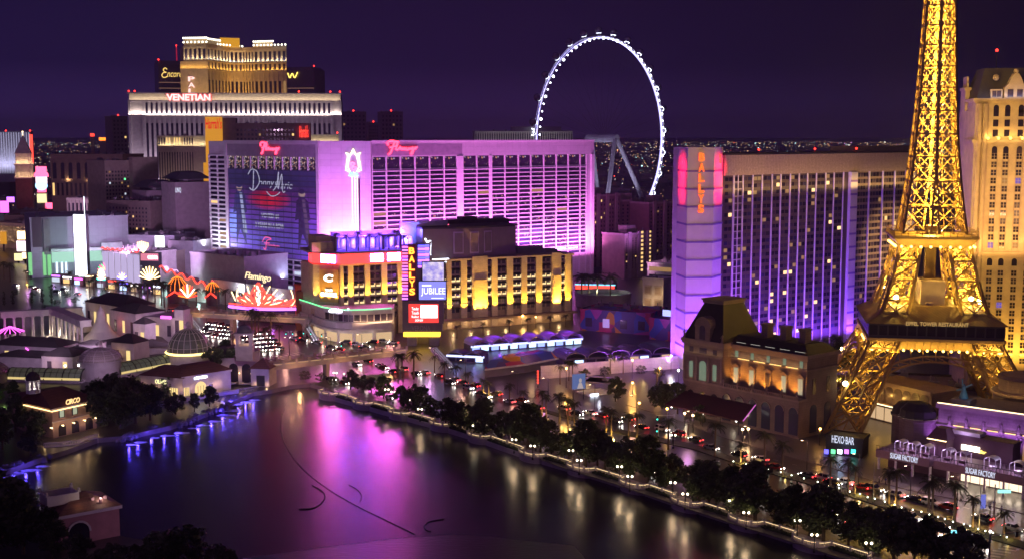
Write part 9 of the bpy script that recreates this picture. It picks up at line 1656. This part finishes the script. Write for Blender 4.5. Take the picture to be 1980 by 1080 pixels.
for row in range(4):
 for ln in range(5):
  x = 392 + ln * 12 + row * 4; y = 648 - row * 7 + ln * 1.5; k, c = KC[(row * 5 + ln * 4 + 1) % 15]; car(x, y, -PI / 2 - 0.1, k, c, f'jammed car behind the ringed dome, {ORD[row]} row from front, {ORD[ln]} from left', 'cars in the jam behind the ringed dome', 30 if row == 0 else 0)
GO = [(570, 655), (583, 660), (612, 664), (640, 672), (655, 678), (690, 668), (720, 664), (742, 662), (668, 664), (600, 650), (760, 664), (705, 672)]
for i, (x, y) in enumerate(GO): k, c = KC[i % 15]; car(x, y, 0.1 if i % 2 else PI - 0.15, k, c, f'{ORD[i]} car crossing the junction in front of the curved podium, red tail lamps lit' if 0 else f'car crossing before the curved podium, {ORD[i]} counted left to right then back', 'cars crossing before the curved podium')
AW = [(690, 706), (712, 700), (742, 712), (780, 716), (805, 724), (822, 722), (850, 728), (880, 736), (905, 752), (918, 748), (940, 768), (960, 764), (1140, 800), (1162, 806), (1190, 816), (1280, 832), (1312, 842), (1430, 882), (1470, 890), (1500, 906), (1560, 922), (1610, 936), (1632, 934), (1690, 948), (1768, 968), (1832, 984), (1900, 1004), (1960, 1024), (735, 708), (760, 720), (870, 742), (895, 742), (930, 762), (985, 778), (1010, 776), (1040, 790), (1090, 792), (1115, 802), (1215, 812), (1240, 828), (1345, 852), (1375, 868), (1590, 926), (1665, 944), (1730, 958), (1800, 976)]; AW.sort()
for i, (x, y) in enumerate(AW): k, c = KC[(i * 4 + 2) % 15]; car(x, y, ST + (PI if i % 3 == 0 else 0), k, c, f'{ORD[i]} car on the boulevard lanes beyond the median, from the footbridge', 'cars on the boulevard beyond the median', 25 if i % 3 == 0 else 0)
NW = [(640, 735), (665, 742), (700, 752), (755, 770), (930, 822), (952, 828), (1035, 850), (1250, 915), (1380, 935), (1460, 960), (1600, 996), (1655, 1018)]
for i, (x, y) in enumerate(NW): k, c = KC[(i * 3 + 1) % 15]; car(x, y, ST + PI, k, c, f'{ORD[i]} car on the near lanes beside the promenade trees, counted from the footbridge', 'cars on the near lanes', 25)
FW = [(30, 553), (62, 556), (70, 560), (110, 566), (124, 562), (150, 570), (182, 577), (215, 582), (250, 590), (290, 594), (330, 602), (355, 606)]
for i, (x, y) in enumerate(FW): k, c = KC[(i * 2) % 15]; car(x, y, ST + 0.3 + (PI if i < 5 else 0), k, c, f'{ORD[i]} car on the far wet road at left, counted from the left edge', 'cars on the far wet road', 25 if i < 5 else 0)
# ============================================================ night haze over the town
def haze():
 m = bpy.data.materials.new('haze'); m.use_nodes = True; t = m.node_tree; t.nodes.clear(); o = t.nodes.new('ShaderNodeOutputMaterial'); v = t.nodes.new('ShaderNodeVolumePrincipled')
 v.inputs['Color'].default_value = (0.78, 0.68, 1.0, 1); v.inputs['Density'].default_value = 0.0001; v.inputs['Anisotropy'].default_value = 0.25
 t.links.new(v.outputs[0], o.inputs['Volume']); b = MB(); b.box(-9500, 9500, -400, 15500, -4, 262); tag(b.build('haze', m), kind='stuff')
haze()
# unseen fill spots added: street glow on the hotels, brightening of the lake palace
for a, Ya, za, c, Yc, zc_, pw, col in ((372, 1520, 120, 374, 1596, 158, 130000, (1.0, 0.68, 0.34)), (150, 800, 30, 165, 1055, 40, 320000, (0.8, 0.42, 0.85)), (240, 700, 26, 250, 890, 30, 190000, (0.75, 0.4, 0.85)), (330, 660, 26, 345, 815, 30, 170000, (0.72, 0.42, 0.9)), (60, 850, 20, 50, 1150, 30, 260000, (0.9, 0.45, 0.75)), (500, 850, 95, 505, 1005, 85, 60000, (0.85, 0.5, 0.8)), (150, 640, 20, 170, 780, 18, 40000, (0.55, 0.6, 1.0)), (420, 560, 22, 430, 680, 8, 16000, (0.85, 0.75, 1.0)), (1230, 640, 26, 1230, 840, 30, 60000, (0.6, 0.25, 0.5))):
 p, q = PD(a, 300, Ya), PD(c, 300, Yc); spot((p.x, p.y, za), (q.x, q.y, zc_), pw, col, 95, 0.9, 0.6)
for a, Ya, za, c, Yc, zc_, pw in ((190, 420, 15, 194, 447, 6, 11250), (300, 395, 11, 310, 414, 4, 3300), (400, 400, 11, 400, 415, 4, 3000), (465, 412, 12, 470, 434, 5, 4800), (120, 335, 10, 110, 360, 5, 2400), (340, 440, 18, 366, 470, 8, 5850), (330, 490, 16, 320, 525, 6, 23400), (180, 470, 14, 197, 510, 8, 31200), (60, 440, 14, 50, 475, 6, 19800), (480, 445, 16, 473, 468, 12, 5400)):
 p, q = PD(a, 300, Ya), PD(c, 300, Yc); spot((p.x, p.y, za), (q.x, q.y, zc_), pw, (0.85, 0.6, 0.9), 100, 0.9, 0.4)

# street lamps added to fill the road space with warm and pink light
SL = [(770, 708, 0), (840, 712, 1), (900, 738, 0), (1000, 762, 0), (1060, 776, 1), (1150, 790, 0), (1230, 812, 0), (1340, 846, 1), (1450, 878, 0), (1560, 908, 0), (1660, 936, 0), (1760, 962, 1), (1850, 984, 0), (560, 690, 0), (640, 690, 1), (700, 684, 0), (450, 668, 1), (400, 640, 0), (60, 552, 1), (140, 566, 1), (220, 580, 0), (300, 592, 1)]
ar_ = MB(); ar_.tube((0, 0, 0), (0, 0, 8), 0.11, 0.08); ar_.beam((0, 0, 8), (-1.6, 0, 8.3), 0.1); ar_.box(-2.1, -1.3, -0.15, 0.15, 8.25, 8.42); arm_ = ar_.mesh('post', dark); hd_ = MB(); hd_.box(-2.0, -1.4, -0.13, 0.13, 8.17, 8.24); hdm = hd_.mesh('lamp_head', glow('fill_lamp_head', (1.0, 0.7, 0.4), 9, 'NONE'))
for i, (x, y, k) in enumerate(SL):
 p = G(x, y); t = thing('fill_road_lamp', f'{ORD[i]} added single arm fill lamp in placing order along the boulevard', 'street lamp', (p.x, p.y, 0), 0.3, 'added single arm fill lamps'); put('post', arm_, t); put('lamp_head', hdm, t); lamp((p.x - 1.6, p.y - 0.6, 7.9), 1250, ((1.0, 0.46, 0.36), (0.85, 0.32, 0.9))[k], 0.25)
# people on the pavements
def person(seed):
 r = random.Random(seed); m = MB(); st = r.uniform(0.12, 0.24); top = r.choice([1, 2, 3])
 for s in (-1, 1): m.tube((s * 0.1, s * st, 0.05), (s * 0.09, 0, 0.88), 0.06, 0.1, 7, 0); m.box(s * 0.1 - 0.05, s * 0.1 + 0.05, s * st - 0.16, s * st + 0.08, 0, 0.09, 0); m.tube((s * 0.22, 0, 1.42), (s * 0.27, -s * 0.06, 1.12), 0.055, 0.045, 6, top); m.tube((s * 0.27, -s * 0.06, 1.12), (s * 0.24, -0.1 - s * 0.08, 0.86), 0.042, 0.032, 6, 4); m.ball((s * 0.24, -0.11 - s * 0.08, 0.8), 0.05, 6, 4, 1.5)
 m.lathe([(0.02, 0.8), (0.17, 0.84), (0.15, 1.08), (0.2, 1.3), (0.2, 1.42), (0.07, 1.5)], 10, (0, 0, 0), top); m.lathe([(0.06, 1.48), (0.055, 1.56)], 8, (0, 0, 0), 4); m.ball((0, 0, 1.66), 0.1, 10, 4, 1.25); m.ball((0, 0.02, 1.7), 0.105, 10, 0, 1.05); m.ball((0, -0.105, 1.65), 0.02, 6, 4)
 return m.mesh('person', [mat('cloth_dark', (0.03, 0.03, 0.04), 0.9), mat('cloth_white', (0.5, 0.5, 0.5), 0.9), mat('cloth_red', (0.35, 0.05, 0.05), 0.9), mat('cloth_blue', (0.06, 0.1, 0.3), 0.9), mat('skin', (0.4, 0.25, 0.18), 0.6)])
PM = [person(s) for s in (1, 2, 3)]; PPL = [(1850, 968), (1858, 970), (1880, 976), (1905, 982), (1914, 984), (1922, 981), (1936, 992), (1700, 932), (1712, 936), (1640, 905), (1500, 868), (1515, 874), (1440, 852), (1380, 838), (1300, 968), (1180, 918), (1036, 872), (1092, 890), (650, 652), (662, 655), (700, 654), (712, 656)]
for i, (x, y) in enumerate(PPL): p = G(x, y); o = put('person', PM[i % 3], None, (p.x, p.y, 0.13), R.uniform(0, 6.28)); tag(o, f'walking person in plain clothes on the pavement, {ORD[i]} from the terrace cafe end', 'person', 'people on the pavements')

r_ = random.Random(8); NS = [n_violet, n_cool, n_mag, n_warm, n_teal, n_red, n_blue, n_white]
for i in range(22):
 k = i / 21; px, py = 108 + 460 * k, 548 + 56 * k; Y = G(px, py).y + 6; b = Bld('neon_shopfront', f'{ORD[i]} small neon shopfront from the left in the row behind the palms', 'shop', (px - 9, Y), (px + 9, Y - 3), py - 14, 'small neon shopfronts behind the palms'); h = r_.uniform(4.5, 7); m = MB(); m.box(0, b.w, 0, 6, 0, h); b.part('wall', m, brown); m = MB(); m.box(0.4, b.w - 0.4, -0.2, 0, h - 1.3, h - 0.4); b.part('sign', m, NS[i % 8]); m = MB(); m.box(0.5, b.w * r_.uniform(0.5, 0.9), -0.1, 0, 0.4, 2.8); b.part('shop_window', m, [litc, litw, M['shop_cool'], M['shop_warm']][i % 4]); lamp(b.world(b.w / 2, -2.2, 3), 330, [(0.7, 0.4, 1), (0.8, 0.85, 1), (1, 0.4, 0.8), (1, 0.75, 0.5)][i % 4], 0.3)

# unseen fill spots added: violet over the market roofs, pink on the junction
for x, y, z, pw, col in ((930, 662, 11, 3200, VIOL), (1010, 650, 12, 3600, VIOL), (1090, 640, 12, 3600, VIOL), (960, 700, 10, 2200, (0.6, 0.2, 1.0)), (1060, 690, 10, 2400, (0.7, 0.25, 0.8)), (1160, 680, 10, 3200, (0.5, 0.15, 1.0)), (1230, 670, 10, 3200, (0.5, 0.15, 1.0)), (1170, 630, 12, 3000, (0.75, 0.25, 0.8)), (880, 690, 9, 1600, (0.9, 0.35, 0.6)), (600, 700, 9, 2600, (1.0, 0.4, 0.45)), (680, 722, 9, 2600, (0.95, 0.3, 0.7)), (560, 720, 9, 1800, (1.0, 0.45, 0.4)), (740, 700, 9, 2200, (1.0, 0.35, 0.55)), (250, 570, 10, 6000, (0.9, 0.45, 0.9)), (150, 552, 10, 6000, (0.7, 0.6, 1.0)), (350, 590, 10, 5000, (1.0, 0.4, 0.6)), (60, 580, 10, 3500, (0.85, 0.4, 0.8))):
 p = G(x, y, z); spot((p.x, p.y, z), (p.x, p.y + 2, 0), pw, col, 150, 0.6, 0.2)
